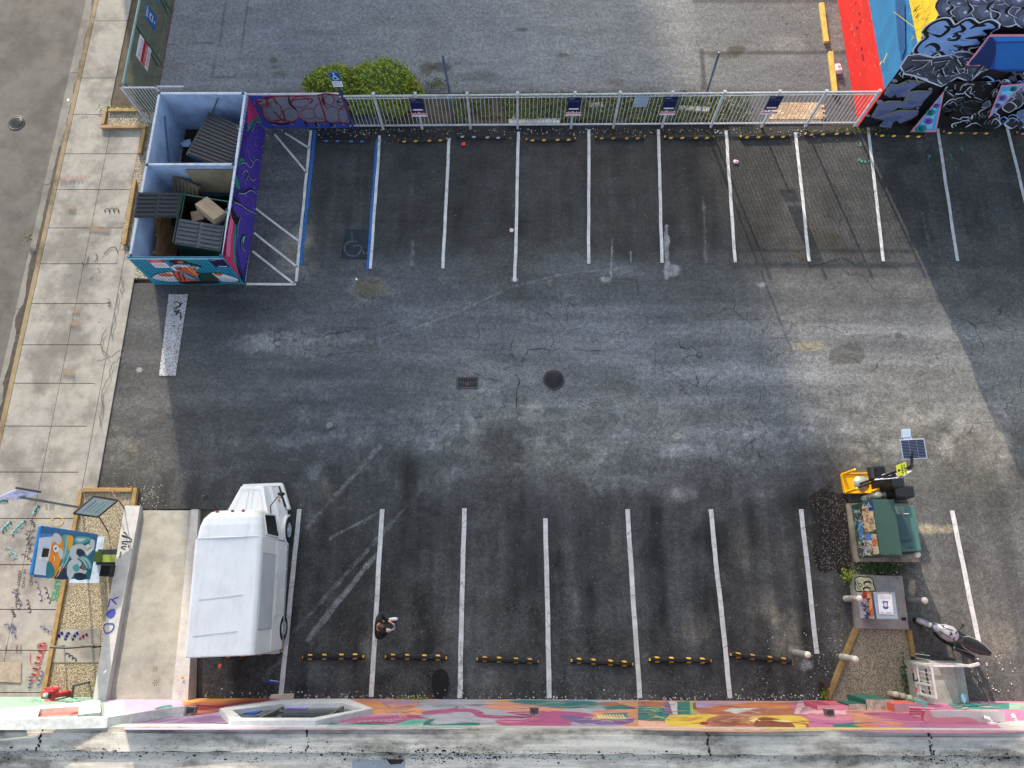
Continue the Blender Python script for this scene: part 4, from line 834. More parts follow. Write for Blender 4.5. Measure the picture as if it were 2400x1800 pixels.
io = [(84,1683),(91,1656),(150,1648),(235,1640),(236,1668),(186,1678),(150,1682)]
def f(b):
    O = [PY(x, y, YS+.16) for x, y in [(-60,1668),(91,1655),(234,1641),(236,1669),(186,1675),(182,1679),(88,1680),(-60,1690)]]; m = mat((196,198,190), .7, 0, .3, 5, .08)
    I = [PY(x, y, YS+.16) for x, y in [(94,1661),(186,1655),(184,1674),(88,1679)]]
    b.poly([O[0], O[1], I[0], I[3], O[6], O[7]], m); b.poly([O[1], O[2], O[3], O[4], I[2], I[1], I[0]], m)
    for a, c in zip(O, O[1:]+O[:1]): b.add([a, c, Vector((c.x, YS, c.z)), Vector((a.x, YS, a.z))], [(3,2,1,0)], m)
    for a, c in zip(I, I[1:]+I[:1]): b.add([a, c, Vector((c.x, YS+.03, c.z)), Vector((a.x, YS+.03, a.z))], [(0,1,2,3)], m)
    b.poly([Vector((p.x, YS+.035, p.z)) for p in I], paint(120,40,36)); b.poly([Vector((p.x, YS+.045, p.z)) for p in [I[0], I[1], I[0].lerp(I[2], .6), I[3]]], paint(190,90,84))
part(sb, 'door_surround', f)
def f(b):
    m = mat((200,202,196), .7, 0, .3, 5, .08); q = [PY(x, y, YS+.22) for x, y in [(-80,1685),(60,1685),(253,1681),(405,1658),(432,1656)]]
    for a, c in zip(q[:-1], q[1:]):
        b.hexa([Vector((a.x, YS, a.z-.16)), Vector((c.x, YS, c.z-.16)), c-Vector((0,0,.16)), a-Vector((0,0,.16))], [Vector((a.x, YS, a.z)), Vector((c.x, YS, c.z)), c, a], m)
part(sb, 'canopy_ledge', f)
# flood lights on the mural
def floodlight(px, prow, hrow, label, tilt=0):
    c = PY(px, prow, YS); t = thing('flood_light', (c.x, YS, c.z-.2), label, 'light', 'flood lights bolted to the mural wall')
    x, z = c.x, c.z; yh = P(px, hrow, z).y
    part(t, 'bracket', lambda b: (b.box((x-.13, YS+.012, z-.02), (x+.13, YS+.04, z+.03), mat((150,140,140), .5)), b.tube([(x, YS+.03, z), (x+tilt*.2, yh-.05, z-.02)], .02, M_black)))
    def f(b):
        m = mat((112,98,92), .5, 0, .2); x2 = x+tilt*.5; w = .105
        b.hexa([(x2-w, yh-.07, z-.14), (x2+w, yh-.07, z-.14), (x2+w+.01, yh+.08, z-.14), (x2-w-.01, yh+.08, z-.14)], [(x2-w, yh-.08, z), (x2+w, yh-.08, z), (x2+w+.01, yh+.08, z), (x2-w-.01, yh+.08, z)], m)
        for i in range(6): b.box((x2-.08+i*.028, yh-.045, z+.001), (x2-.066+i*.028, yh+.05, z+.008), M_black)
        b.box((x2-w, yh+.081, z-.02), (x2+w, yh+.09, z+.01), mat((190,184,176), .5))
    part(t, 'lamp_head', f)
floodlight(437, 1677, 1665, 'tilted grey flood light at the left end of the mural beside the white ledge', .18)
floodlight(1252, 1680, 1666, 'grey flood light in the middle of the mural over the magenta paint')
floodlight(1947, 1683, 1670, 'brown flood light on the mural below the pink meter box', 0)
# ================================================================== FENCES
FA, FB = P(822, 301), P(2006, 294); FA.z = FB.z = 0
fence = thing('picket_fence', ((FA.x+FB.x)/2, FA.y, 0), 'long white metal picket fence between the two lots', 'fence')
fd = (FB-FA).normalized(); FL = (FB-FA).length
def pickets(b, A, B_, z0, z1, sp=.134, r=.0095, m=None, rails=True):
    A = Vector(A); B_ = Vector(B_); d = (B_-A).normalized(); L = (B_-A).length; n = int(L/sp); rot = math.atan2(d.y, d.x)
    for i in range(1, n): c = A+d*(i*L/n); b.box((c.x-r, c.y-r, z0), (c.x+r, c.y+r, z1), m or M_fence, rot)
posts = [899, 990, 1103, 1213, 1338, 1437, 1551, 1665, 1785, 1887, 2003]
px_ = [FA.x]+[P(x, 299).x for x in posts]
yat = lambda x: FA.y+(x-FA.x)*fd.y/fd.x
for i in range(len(px_)-1):
    a, c = Vector((px_[i], yat(px_[i]), 0)), Vector((px_[i+1], yat(px_[i+1]), 0))
    part(fence, 'picket_panel', lambda b: pickets(b, a, c, .1, 1.80))
part(fence, 'rail', lambda b: b.bar(FA+Vector((0,0,1.74)), FB+Vector((0,0,1.80)), .05, .05, M_fence))
part(fence, 'rail', lambda b: b.bar(FA+Vector((0,.0,.16)), FB+Vector((0,0,.16)), .05, .045, M_fence))
part(fence, 'rail', lambda b: b.bar(FA+Vector((0,.03,1.57)), FB+Vector((0,.03,1.63)), .02, .03, M_fence))
for x in px_[1:]:
    def f(b):
        y = yat(x)-.04; b.box((x-.04, y-.04, 0), (x+.04, y+.04, 1.90), M_fence); b.box((x-.05, y-.05, 1.90), (x+.05, y+.05, 1.93), M_fence)
    part(fence, 'post', f)
# white gate corner left of the enclosure and the green chain-link fence
M_grn = mat((30,88,76), .5, 0, .2, 6, .1)
def f(b): pass
c0, c1, c2 = P(337, 262), P(380, 260), P(0, 0)
gt = thing('metal_gate', (c0.x, c0.y, 0), 'white picket gate section between the sidewalk and the dumpster enclosure', 'gate')
GA, GB, GC = Vector((-13.72, 16.82, 0)), Vector((-12.50, 16.82, 0)), Vector((-11.6, 17.0, 0))
part(gt, 'picket_panel', lambda b: pickets(b, GA, GB, .05, 1.95, .11))
for z in (.05, 1.93): part(gt, 'rail', lambda b: b.bar(GA+Vector((0,0,z)), GB+Vector((0,0,z)), .045, .045, M_fence))
for q in (GA, GB): part(gt, 'post', lambda b: (b.box((q.x-.035, q.y-.035, 0), (q.x+.035, q.y+.035, 2.0), M_fence), b.box((q.x-.03, q.y-.03, 2.0), (q.x+.03, q.y+.03, 2.03), M_black)))
part(gt, 'return_panel', lambda b: (pickets(b, (-12.50, 16.86, 0), (-11.55, 16.86, 0), .05, 1.95, .10), b.bar((-12.5,16.86,1.93), (-11.55,16.86,1.93), .04, .04, M_fence), b.bar((-12.5,16.86,.1), (-11.55,16.86,.1), .04, .04, M_fence)))
cl = thing('chain_link_fence', (-13.75, 18, 0), 'green chain-link fence running along the edge of the back lot', 'fence')
CX = -13.72
def meshmat():
    t = NT('wire_mesh'); q = t.t.nodes.new('ShaderNodeSeparateXYZ'); t.t.links.new(t.pos, q.inputs[0])
    a = t.math('ADD', q.outputs[1], q.outputs[2]); c = t.math('SUBTRACT', q.outputs[1], q.outputs[2])
    w = lambda v: t.math('GREATER_THAN', t.math('FRACT', t.math('MULTIPLY', v, 11.)), .80)
    al = t.math('MAXIMUM', w(a), w(c)); t.put(t.b.inputs['Alpha'], al); return t.done(S((52,100,90)), .5)
M_mesh = meshmat()
part(cl, 'wire_mesh', lambda b: b.poly([(CX,17.1,.08), (CX,40,.08), (CX,40,1.85), (CX,17.1,1.85)], M_mesh))
part(cl, 'rail', lambda b: b.tube([(CX,17.05,1.87), (CX,40,1.87)], .045, mat((110,150,150), .4, 0, .2)))
part(cl, 'rail', lambda b: b.tube([(CX,17.05,.95), (CX,40,.95)], .018, M_grn)); part(cl, 'rail', lambda b: b.tube([(CX,17.05,.1), (CX,40,.1)], .022, M_grn))
for y in (17.1, 19.6, 22.1, 24.6, 27.1): part(cl, 'post', lambda b: b.tube([(CX,y,0), (CX,y,1.9)], .028, M_grn))
for y in (19.3, 21.8): part(cl, 'brace', lambda b: b.tube([(CX,y,.1), (CX,y+.3,1.85)], .022, mat((16,40,34), .5)))
M_navy = mat((24,24,70), .45, 0, .1, 4, .03); M_sred = mat((186,32,40), .5, 0, .1, 4, .03); M_swht = mat((214,216,222), .5, 0, .1, 4, .03); M_sblu = mat((28,90,158), .5, 0, .15, 4, .03)
# signs on the chain-link fence, facing the camera side (east)
def bars(b, o, u, v, rows, m, off):
    """lines of small print too fine to read"""
    for (a0, a1, b0, b1) in rows:
        p = [o+u*a0+v*b0+off, o+u*a1+v*b0+off, o+u*a1+v*b1+off, o+u*a0+v*b1+off]; b.poly(p, m)
def flat_sign(name, o, u, v, face, label, cat, draws, group=None, back=None):
    """a thin panel: o lower-left corner, u along the reading direction, v up"""
    n = u.cross(v).normalized(); t = thing(name, o+u*.5, label, cat, group)
    def f(b): b.hexa([o, o+u, o+u-n*.012, o-n*.012], [o+v, o+u+v, o+u+v-n*.012, o+v-n*.012], back or face); b.poly([o+n*.001, o+u+n*.001, o+u+v+n*.001, o+v+n*.001], face)
    part(t, 'panel', f)
    if draws:
        def g(b):
            for k, d in enumerate(draws): d(b, o, u, v, n*(.002+.0008*k))
        part(t, 'lettering', g)
    return t
TXT = lambda s_, x0, x1, y0, y1, m, **k: (lambda b, o, u, v, f_: text(b, s_, o+u*x0+v*y0+f_, u*(x1-x0), v*(y1-y0), m, **k))
BAR = lambda rows, m: (lambda b, o, u, v, f_: bars(b, o, u, v, rows, m, f_))
V = Vector
rs = P(335,110,1.2); 
flat_sign('attendant_sign', V((CX+.03, 18.55, .72)), V((0,.95,0)), V((0,0,.80)), M_swht, 'white and red attendant notice tied to the green chain-link fence', 'sign',
    [BAR([(0,1,.28,.66)], M_sred), TXT('ATTENDANT', .08, .92, .33, .45, M_swht), TXT('PARKING', .1, .9, .50, .62, mat((100,20,24), .6)), BAR([(.1,.9,.16,.19), (.1,.8,.08,.11)], M_sred), TXT('PARKING', .1, .9, .72, .86, mat((190,90,170), .6))])
flat_sign('parking_notice', V((CX+.03, 20.35, .75)), V((0,.62,0)), V((0,0,.75)), M_sblu, 'blue parking notice with a small white square on the chain-link fence', 'sign',
    [BAR([(.3,.7,.3,.62), (.1,.9,.86,.9), (.1,.7,.78,.82), (.4,.6,.1,.16)], M_swht), BAR([(.37,.63,.36,.56)], M_sblu)])
flat_sign('parking_notice', V((CX+.03, 21.6, .8)), V((0,.6,0)), V((0,0,.8)), mat((40,120,160), .5), 'torn turquoise notice at the top of the frame on the chain-link fence', 'sign', [BAR([(.2,.8,.2,.3), (.2,.8,.5,.56)], mat((40,60,90), .5))])
for k, (y0, y1) in enumerate([(21.9, 22.6)]): pass
# ================================================================== DUMPSTER ENCLOSURE
EX0, EX1, EY0, EY1, EM = -12.38, -9.36, 10.28, 16.60, 13.72
EH = 1.93
en = thing('dumpster_enclosure', ((EX0+EX1)/2, (EY0+EY1)/2, 0), 'two-bay sheet metal dumpster enclosure painted turquoise and purple outside, pale blue inside', 'enclosure')
M_in = mat((160,182,212), .55, 0, .34, 1.6, .06); M_trim = mat((190,200,214), .5, 0, .25, 5, .08); M_cy = paint(22,128,158); M_pu = paint(56,36,130); M_rib = mat((20,24,46), .6)
TT = .05
def wallpan(x0, y0, x1, y1, m, name='wall_panel'):
    def f(b):
        b.box((x0, y0, 0.03), (x1, y1, EH-.03), m)
    w = part(en, name, f)
    def g(b): b.box((x0-.012, y0-.012, EH-.03), (x1+.012, y1+.012, EH+.02), M_trim)
    part(w, 'cap', g); return w
wallpan(EX0, EY1-TT, EX1-.06, EY1, M_in); wallpan(EX0, EY0+TT, EX0+TT, EY1-TT, M_in); wallpan(EX0+TT, EM, EX1-TT, EM+TT, M_in)
ws = wallpan(EX0, EY0, EX1-TT, EY0+TT, M_in); we = wallpan(EX1-TT, EY0, EX1, EY1, M_in)
for (x, y) in [(EX0+.02, EY1-.02), (EX1-.10, EY1-.06), (EX0+.05, EM), (EX1-.10, EM), (EX1-.10, 15.2), (EX1-.10, 12.0), (EX0+.06, EY0+.10), (EX1-.10, EY0+.10)]:
    part(en, 'post', lambda b: (b.box((x-.045, y-.045, 0), (x+.045, y+.045, EH+.02), M_in), b.box((x-.04, y-.04, EH+.02), (x+.04, y+.04, EH+.045), M_black)))
def f(b):
    b.bar((EX0+.09, 13.85, .35), (EX0+.09, 16.0, 1.5), .03, .05, mat((84,112,150), .5)); 
part(en, 'brace', f)
part(en, 'brace', lambda b: b.bar((-11.4, EY1-.09, .3), (-10.4, EY1-.09, 1.75), .02, .04, mat((50,66,90), .5), V((0,1,0))))
# inner floor with rubbish
M_grime = mat((44,38,34), .95, 0, .6, 5, .4)
b = MB(); b.box((EX0+.06, EY0+.06, .004), (EX1-.06, EY1-.06, .022), M_grime); b.build('enclosure_floor', kind='structure')
# south face art: turquoise with a grey and orange bird
g_ = Paint(lambda x, y: PY(x, y, EY0), (0,-1,0), .004, .0008); z_ = zoom(280, 400, 5.53)
g_.fill([(295,601),(522,601),(573,664.5),(366,671)], M_cy, False)
kk = {k: paint(*v) for k, v in dict(bk=(16,16,18), wh=(196,206,218), gy=(120,146,170), org=(196,84,34), org2=(226,130,44), dg=(14,52,44), teal=(20,100,104)).items()}
for p_, c in [([(640,1170),(700,1150),(820,1160),(920,1190),(1060,1230),(1060,1250),(960,1240),(900,1210),(760,1210),(680,1200)],'bk'), ([(750,1180),(800,1165),(830,1195),(790,1205)],'org'), ([(660,1240),(720,1215),(840,1215),(1000,1235),(1020,1270),(900,1290),(780,1300),(700,1290)],'wh'), ([(730,1260),(900,1250),(980,1290),(1060,1370),(1000,1370),(900,1330),(780,1300)],'org'), ([(880,1250),(980,1300),(1055,1378),(960,1330),(900,1290)],'org2'),
    ([(410,1380),(480,1335),(600,1310),(700,1300),(720,1370),(780,1430),(640,1435),(520,1420)],'wh'), ([(500,1345),(600,1325),(690,1345),(680,1370),(560,1365)],'org'), ([(700,1300),(800,1320),(900,1340),(880,1400),(1020,1420),(900,1440),(780,1430)],'org'), ([(800,1320),(900,1345),(990,1390),(940,1400),(850,1370)],'gy'), ([(1030,1340),(1200,1320),(1280,1380),(1280,1420),(1060,1420)],'dg'), ([(1200,1320),(1300,1325),(1480,1370),(1550,1410),(1480,1440),(1340,1430),(1280,1390)],'wh'), ([(1220,1325),(1310,1325),(1330,1355),(1260,1355)],'org'), ([(780,1440),(1000,1425),(1290,1430),(1240,1460),(860,1468)],'bk')]: g_.fill(z_(p_), kk[c])
for p_ in [[(650,1240),(720,1210),(860,1215),(1010,1240)],[(720,1250),(760,1240),(800,1255),(770,1270),(730,1262)],[(900,1245),(940,1240),(990,1262),(950,1275)],[(690,1295),(720,1370),(790,1432)],[(410,1378),(480,1335),(600,1310),(700,1300)],[(520,1420),(640,1438),(780,1432)],[(1200,1318),(1300,1322),(1480,1368),(1552,1412),(1480,1442),(1340,1432)],[(1030,1340),(1060,1420)],[(860,1330),(990,1390)],[(760,1310),(800,1420)],[(820,1330),(850,1415)],[(1030,1335),(1000,1310),(1090,1325)]]: g_.stroke(z_(p_), .035, kk['bk'])
for i in range(12): x = 430+i*28; g_.stroke(z_([(x,1400-abs(i-6)*3),(x+14,1424)]), .015, kk['gy']); 
for i in range(12): x = 1300+i*20; g_.stroke(z_([(x,1372+i*3),(x+10,1430)]), .015, kk['gy'])
g_.mb.build('bird_mural', ws)
def f(b):
    n = 24
    for i in range(n): x = EX0+.06+i*(EX1-EX0-.1)/n; b.box((x, EY0-.013, .03), (x+.014, EY0-.0005, EH-.035), mat((12,66,88), .6))
part(ws, 'ribs', f)
# east face art: purple with pink bands
g_ = Paint(lambda x, y: PX(x, y, EX1), (1,0,0), .004, .0008); Z4 = zoom(280, 200, 5.53); Z5 = zoom(280, 400, 5.53)
g_.fill([(584,222),(520,602),(573,665),(627,301)], M_pu, False)
pp = {k: paint(*v) for k, v in dict(bk=(12,10,18), pk=(196,50,104), pk2=(216,110,150), tl=(28,130,116), wh=(176,186,206), pu2=(74,54,160), cy=(60,190,180)).items()}
for p_, c in [([(1680,130),(1740,200),(1815,395),(1750,420),(1665,520),(1660,300)],'pk'), ([(1665,520),(1760,420),(1830,410),(1900,470),(1900,520),(1780,460),(1700,560),(1650,600)],'tl'), ([(1700,580),(1760,470),(1800,470),(1850,520),(1905,600),(1890,900),(1860,1050),(1780,1000),(1700,1060),(1640,1000),(1620,800)],'pu2'), ([(1560,950),(1620,960),(1600,1000),(1540,1050)],'tl'), ([(1560,1010),(1620,1000),(1690,1060),(1740,970),(1800,965),(1870,1050),(1830,1200),(1790,1400),(1700,1320),(1600,1330),(1540,1200)],'pu2')]: g_.fill(Z4(p_), pp[c])
for p_, c in [([(1510,60),(1560,200),(1550,240),(1500,200)],'tl'), ([(1530,290),(1600,290),(1700,250),(1760,290),(1785,330),(1770,450),(1750,560),(1640,470),(1570,420)],'pu2'), ([(1470,400),(1560,440),(1640,500),(1745,550),(1740,700),(1700,900),(1600,1300),(1540,1100),(1500,900),(1500,700)],'pu2'), ([(1430,560),(1510,640),(1480,760),(1490,960),(1500,1150),(1560,1370),(1400,1200),(1340,1100),(1370,850)],'pk'), ([(1440,600),(1470,650),(1440,900),(1430,1100),(1380,1080),(1400,800)],'pk2'), ([(1500,700),(1520,740),(1500,1000),(1510,1150),(1600,1400),(1560,1380),(1480,1150),(1470,900)],'tl'), ([(1450,480),(1530,600),(1560,640),(1500,700),(1440,560)],'bk'), ([(1480,330),(1560,420),(1640,490),(1600,480),(1500,400)],'bk'), ([(1560,880),(1600,820),(1640,840),(1600,960),(1570,960)],'bk'), ([(1590,870),(1625,845),(1615,900),(1595,950)],'cy'), ([(1500,1150),(1540,1250),(1620,1440),(1615,1460),(1540,1330)],'bk')]: g_.fill(Z5(p_), pp[c])
for p_ in [[(1700,600),(1750,480),(1800,475),(1890,560)],[(1560,1010),(1620,1000),(1690,1060),(1740,970),(1800,965),(1870,1050)],[(1820,800),(1850,780),(1870,850)],[(1650,900),(1700,980),(1730,1010)],[(1570,1150),(1620,1100),(1660,1150),(1620,1230)],[(1880,640),(1900,700),(1880,780)]]: g_.stroke(Z4(p_), .05, pp['bk']); g_.stroke(Z4([(a+6, c+6) for a, c in p_]), .018, pp['wh'])
for p_ in [[(1530,285),(1600,290),(1690,250),(1785,320)],[(1470,400),(1560,440),(1640,500),(1745,550)],[(1550,600),(1520,700),(1510,860)],[(1560,880),(1570,1000),(1610,1030)],[(1640,60),(1700,120),(1740,100)]]: g_.stroke(Z5(p_), .06, pp['bk']); g_.stroke(Z5([(a+8, c+8) for a, c in p_]), .02, pp['wh'])
for i in range(150):
    (x, y) = random.choice([Z4, Z5])([(random.uniform(1560,1860), random.uniform(150,1300))])[0]; g_.stroke([(x, y), (x+random.uniform(1,5), y+random.uniform(3,9))], .012, pp[random.choice(['wh','pu2','bk','pk2'])])
b = g_.mb; text(b, 'SPLEEN', PX(*Z5([(1385,1130)])[0], EX1)+V((.012,0,0)), PX(*Z5([(1460,640)])[0], EX1)-PX(*Z5([(1385,1130)])[0], EX1), V((0,0,.28)), pp['wh'])
b.build('purple_mural', we)
def f(b):
    n = 46
    for i in range(n): y = EY0+.05+i*(EY1-EY0-.08)/n; b.box((EX1+.0005, y, .03), (EX1+.013, y+.014, EH-.035), M_rib)
part(we, 'ribs', f)
# notices on the south face
def on_south(z_, q, w_m):   # helper: lower-left in wall coordinates
    pass
def south_sign(x0, x1, z0, z1, face, label, draws):
    a = V((x0, EY0-.020, z0)); flat_sign('notice_sign', a, V((x1-x0,0,0)), V((0,0,z1-z0)), face, label, 'sign', draws)
a_, b2 = PY(*z_([(0,0)])[0], EY0), 0
xs = lambda zx, zy: PY(*zoom(280,400,5.53)([(zx, zy)])[0], EY0)
south_sign(xs(350,1140).x, xs(545,1140).x, xs(450,1250).z, xs(350,1142).z-.02, M_swht, 'white notice with red header on the turquoise enclosure front', [BAR([(0,1,.62,1)], M_sred), TXT('WE ARE NOT', .15, .85, .82, .92, M_swht), TXT('ATTENDANT', .2, .8, .68, .78, M_swht), BAR([(.15,.8,.46,.5), (.1,.85,.34,.38), (.1,.9,.18,.24)], mat((150,60,110), .6))])
south_sign(xs(1150,1138).x, xs(1335,1138).x, xs(1260,1245).z, xs(1150,1140).z-.02, M_navy, 'navy parking notice with white strip on the turquoise enclosure front', [BAR([(.1,.4,.88,.91), (.25,.9,.08,.15)], M_swht)])
# graffiti-covered sheet between enclosure and picket fence
PA, PB = V((EX1-.02, 16.60, 0)), V((FA.x, 16.62, 0))
gp = thing('graffiti_fence', ((PA.x+PB.x)/2, 16.6, 0), 'blue sheet panel with silver and red graffiti between enclosure and picket fence', 'fence panel')
part(gp, 'sheet', lambda b: b.hexa([PA, PB, PB+V((0,.03,0)), PA+V((0,.03,0))], [PA+V((0,0,1.80)), PB+V((0,0,1.80)), PB+V((0,.03,1.80)), PA+V((0,.03,1.80))], paint(50,66,150)))
part(gp, 'rail', lambda b: b.bar(PA+V((0,.01,1.83)), PB+V((0,.01,1.83)), .06, .05, M_fence))
g_ = Paint(lambda x, y: PY(x, y, 16.60), (0,-1,0), .004, .0008); z_ = zoom(600, 0, 3.687)
rd, sv, bl, bk2, w2 = paint(120,24,22), paint(104,110,126), paint(40,64,156), paint(20,14,18), paint(150,160,186)
SH = [z_(p_) for p_ in [[(20,880),(150,840),(300,835),(520,830),(610,815),(740,840),(770,900),(810,1040),(760,1060),(640,1030),(560,1050),(440,1050),(350,1000),(300,1060),(140,1050),(70,1000),(60,930)]]]
for q in SH: g_.stroke(q, .14, rd, closed=True); g_.fill(q, sv)
for c, rx, ry in [((150,960),75,85),((300,990),70,60),((380,880),80,50),((455,980),70,50),((560,960),60,70),((635,860),45,45),((660,990),70,75),((760,990),50,70),((740,880),40,35)]:
    q = z_([c])[0]; g_.blob(q, rx/3.687, ry/3.687, rd, 14, 0, .04); g_.blob(q, rx/3.687-1.8, ry/3.687-1.8, sv, 14, 0, .04)
for p_ in [[(155,960),(250,1050),(230,950)],[(20,880),(140,840),(180,900)],[(310,880),(330,860),(480,850),(470,890)],[(540,830),(600,1010)],[(170,1050),(240,1030),(340,1060)],[(100,850),(90,900)],[(570,820),(590,880)],[(720,930),(760,950)]]: g_.stroke(z_(p_), .05, rd)
for p_ in [[(120,1050),(220,1070),(300,1045)],[(280,830),(300,900),(350,940)],[(420,1040),(440,1090)],[(510,1045),(530,1095)],[(570,840),(590,900)],[(690,870),(740,880)],[(640,1050),(660,1100)]]: g_.stroke(z_(p_), .07, bk2, taper=True)
for i in range(30): x, y = random.uniform(80, 790), random.uniform(1050, 1090); g_.stroke(z_([(x, y), (x+8, y+10)]), .03, random.choice([w2, bl]))
a, u_ = PY(*z_([(35,905)])[0], 16.60)+V((0,-.05,0)), 0
text(g_.mb, 'CRUEL', a+V((0,0,-.12)), V((.42,0,.06)), V((.02,0,.20)), rd); text(g_.mb, '2021', PY(*z_([(10,850)])[0], 16.60)+V((0,-.05,-.05)), V((.25,0,0)), V((0,0,.08)), w2)
g_.mb.build('graffiti', gp)
def xf(b, M):
    b.v = [tuple(M @ Vector(v)) for v in b.v]
def partM(parent, name, fn, M, **k):
    b = MB(); fn(b); xf(b, M); return b.build(name, parent, **k)
# ================================================================== INSIDE THE ENCLOSURE
M_lid = mat((38,40,44), .5, 0, .25, 5, .08); M_lidg = mat((66,72,80), .55, 0, .25, 5, .08)
def lid(b, q, n, m, axis=0, rise=.035, split=True):
    """ribbed plastic lid on the quad q (a,b,c,d); ribs run a->b"""
    a, c, d, e = [V(p) for p in q]; nn = (c-a).cross(e-a).normalized()
    if nn.z < 0: nn = -nn
    b.hexa([a-nn*.03, c-nn*.03, d-nn*.03, e-nn*.03], [a, c, d, e], m)
    for i in range(n):
        t0, t1 = (i+.22)/n, (i+.78)/n
        for s0, s1 in (((.03,.47), (.53,.97)) if split else ((.03,.97),)):
            L0, R0 = a.lerp(e, t0), c.lerp(d, t0); L1, R1 = a.lerp(e, t1), c.lerp(d, t1); tm = (t1-t0)*.22
            L0i, R0i = a.lerp(e, t0+tm), c.lerp(d, t0+tm); L1i, R1i = a.lerp(e, t1-tm), c.lerp(d, t1-tm)
            g = lambda L, R_x, s: L.lerp(R_x, s)
            b.hexa([g(L0,R0,s0), g(L0,R0,s1), g(L1,R1,s1), g(L1,R1,s0)], [g(L0i,R0i,s0+.01)+nn*rise, g(L0i,R0i,s1-.01)+nn*rise, g(L1i,R1i,s1-.01)+nn*rise, g(L1i,R1i,s0+.01)+nn*rise], m)
bd = thing('dumpster', (-10.6, 15.0, 0), 'blue dumpster under one wide black ribbed lid in the upper bay', 'dumpster')
q = [V((-10.86,16.28,1.34)), V((-9.50,15.62,1.34)), V((-9.86,13.92,1.34)), V((-11.43,14.55,1.34))]
M_bl = mat((30,92,140), .5, 0, .3, 4, .1)
bt = [V((-10.85,16.2,0)), V((-9.6,15.6,0)), V((-10.0,14.2,0)), V((-11.25,14.8,0))]
part(bd, 'body', lambda b: b.hexa([bt[3], bt[2], bt[1], bt[0]], [p-V((0,0,.04)) for p in (q[3], q[2], q[1], q[0])], M_bl))
part(bd, 'lid', lambda b: lid(b, [q[0], q[1], q[2], q[3]], 13, M_lid, split=False))
gd = thing('dumpster', (-10.5, 12, 0), 'green dumpster with one lid shut and one thrown open in the lower bay', 'dumpster')
M_gb = mat((20,66,46), .5, 0, .3, 4, .1)
A, B2, C2, D2 = V((-11.27,13.02,1.3)), V((-9.72,12.74,1.3)), V((-9.77,10.84,1.3)), V((-11.33,11.12,1.3))
lo = [V((-11.60,12.85,.1)), V((-9.9,12.6,.1)), V((-9.95,11.0,.1)), V((-11.65,11.3,.1))]
def f(b):
    O = [A, B2, C2, D2]; 
    for i in range(4):
        j = (i+1) % 4; b.add([lo[i], lo[j], O[j], O[i]], [(0,1,2,3)], M_gb); ii_ = [p.lerp((A+C2)/2, .04) for p in (O[i], O[j])]; b.add([O[i], O[j], ii_[1], ii_[0]], [(0,1,2,3)], mat((44,104,80), .5)); b.add([ii_[0], ii_[1], lo[j].lerp((lo[0]+lo[2])/2, .05)+V((0,0,.1)), lo[i].lerp((lo[0]+lo[2])/2, .05)+V((0,0,.1))], [(0,1,2,3)], M_black)
    b.poly([p+V((0,0,.1)) for p in lo], M_black)
    for t in (A, B2): b.box((t.x-.04, t.y-.04, .1), (t.x+.04, t.y+.04, 1.3), M_gb)
part(gd, 'body', f)
M1 = A.lerp(D2, .51); M2 = B2.lerp(C2, .51); up_ = V((0,0,.05))
part(gd, 'lid', lambda b: lid(b, [M1+up_, M2+up_, C2+up_, D2+up_], 6, M_lidg))
part(gd, 'open_lid', lambda b: lid(b, [V((-12.42,12.62,2.03)), V((-11.33,12.99,1.42)), V((-11.33,12.05,1.42)), V((-12.40,11.70,2.03))], 6, M_lid))
part(gd, 'hinge', lambda b: b.tube([A+V((-.04,-.02,.07)), D2+V((-.04,.02,.07))], .03, M_gb))
def cardboard(c, sx, sy, sz, rz, rx, label):
    M = Matrix.Translation(c) @ Matrix.Rotation(rz, 4, 'Z') @ Matrix.Rotation(rx, 4, 'X'); t = thing('cardboard_box', c, label, 'box')
    m = mat((168,146,118), .85, 0, .15, 3, .05); m2 = mat((204,160,92), .85, 0, .15, 3, .05)
    partM(t, 'carton', lambda b: b.box((-sx/2,-sy/2,-sz/2), (sx/2,sy/2,sz/2), m), M)
    partM(t, 'flap', lambda b: b.box((-sx/2,-.003,sz/2+.001), (sx/2,.003,sz/2+.004), mat((120,100,76), .8)), M)
    partM(t, 'side_flap', lambda b: b.box((-sx/2+.003,sy/2+.001,-sz/2+.003), (sx/2-.003,sy/2+.006,sz/2-.003), m2), M)
cardboard(V((-10.26,12.33,1.33)), .92, .48, .34, R_(-40), R_(-14), 'large tan cardboard box jutting out of the green dumpster')
cardboard(V((-10.95,12.45,.75)), .4, .35, .3, R_(15), R_(8), 'small brown cardboard box inside the open green dumpster')
def pallet(c, rot, label, L=1.2, W=1.0, tone=(120,92,62)):
    M = Matrix.Translation(c) @ rot; m = mat(tone, .9, 0, .45, 4, .2); t = thing('wooden_pallet', c, label, 'pallet')
    for i in range(7): x = -W/2+i*W/7; partM(t, 'deck_board', lambda b: b.box((x+.012,-L/2,.10), (x+W/7-.02,L/2,.12), m), M)
    for i in range(3): y = -L/2+i*(L-.1)/2; partM(t, 'stringer', lambda b: b.box((-W/2,y,.02), (W/2,y+.1,.099), m), M)
pallet(V((-11.42,13.26,.72)), Matrix.Rotation(R_(-28), 4, 'Z') @ Matrix.Rotation(R_(58), 4, 'X'), 'weathered grey pallet leaning on the divider wall of the enclosure', 1.3, 1.1, (112,98,80))
pallet(V((-12.05,11.55,.62)), Matrix.Rotation(R_(78), 4, 'Y'), 'brown pallet standing on edge beside the green dumpster', 1.35, 1.0, (132,96,60))
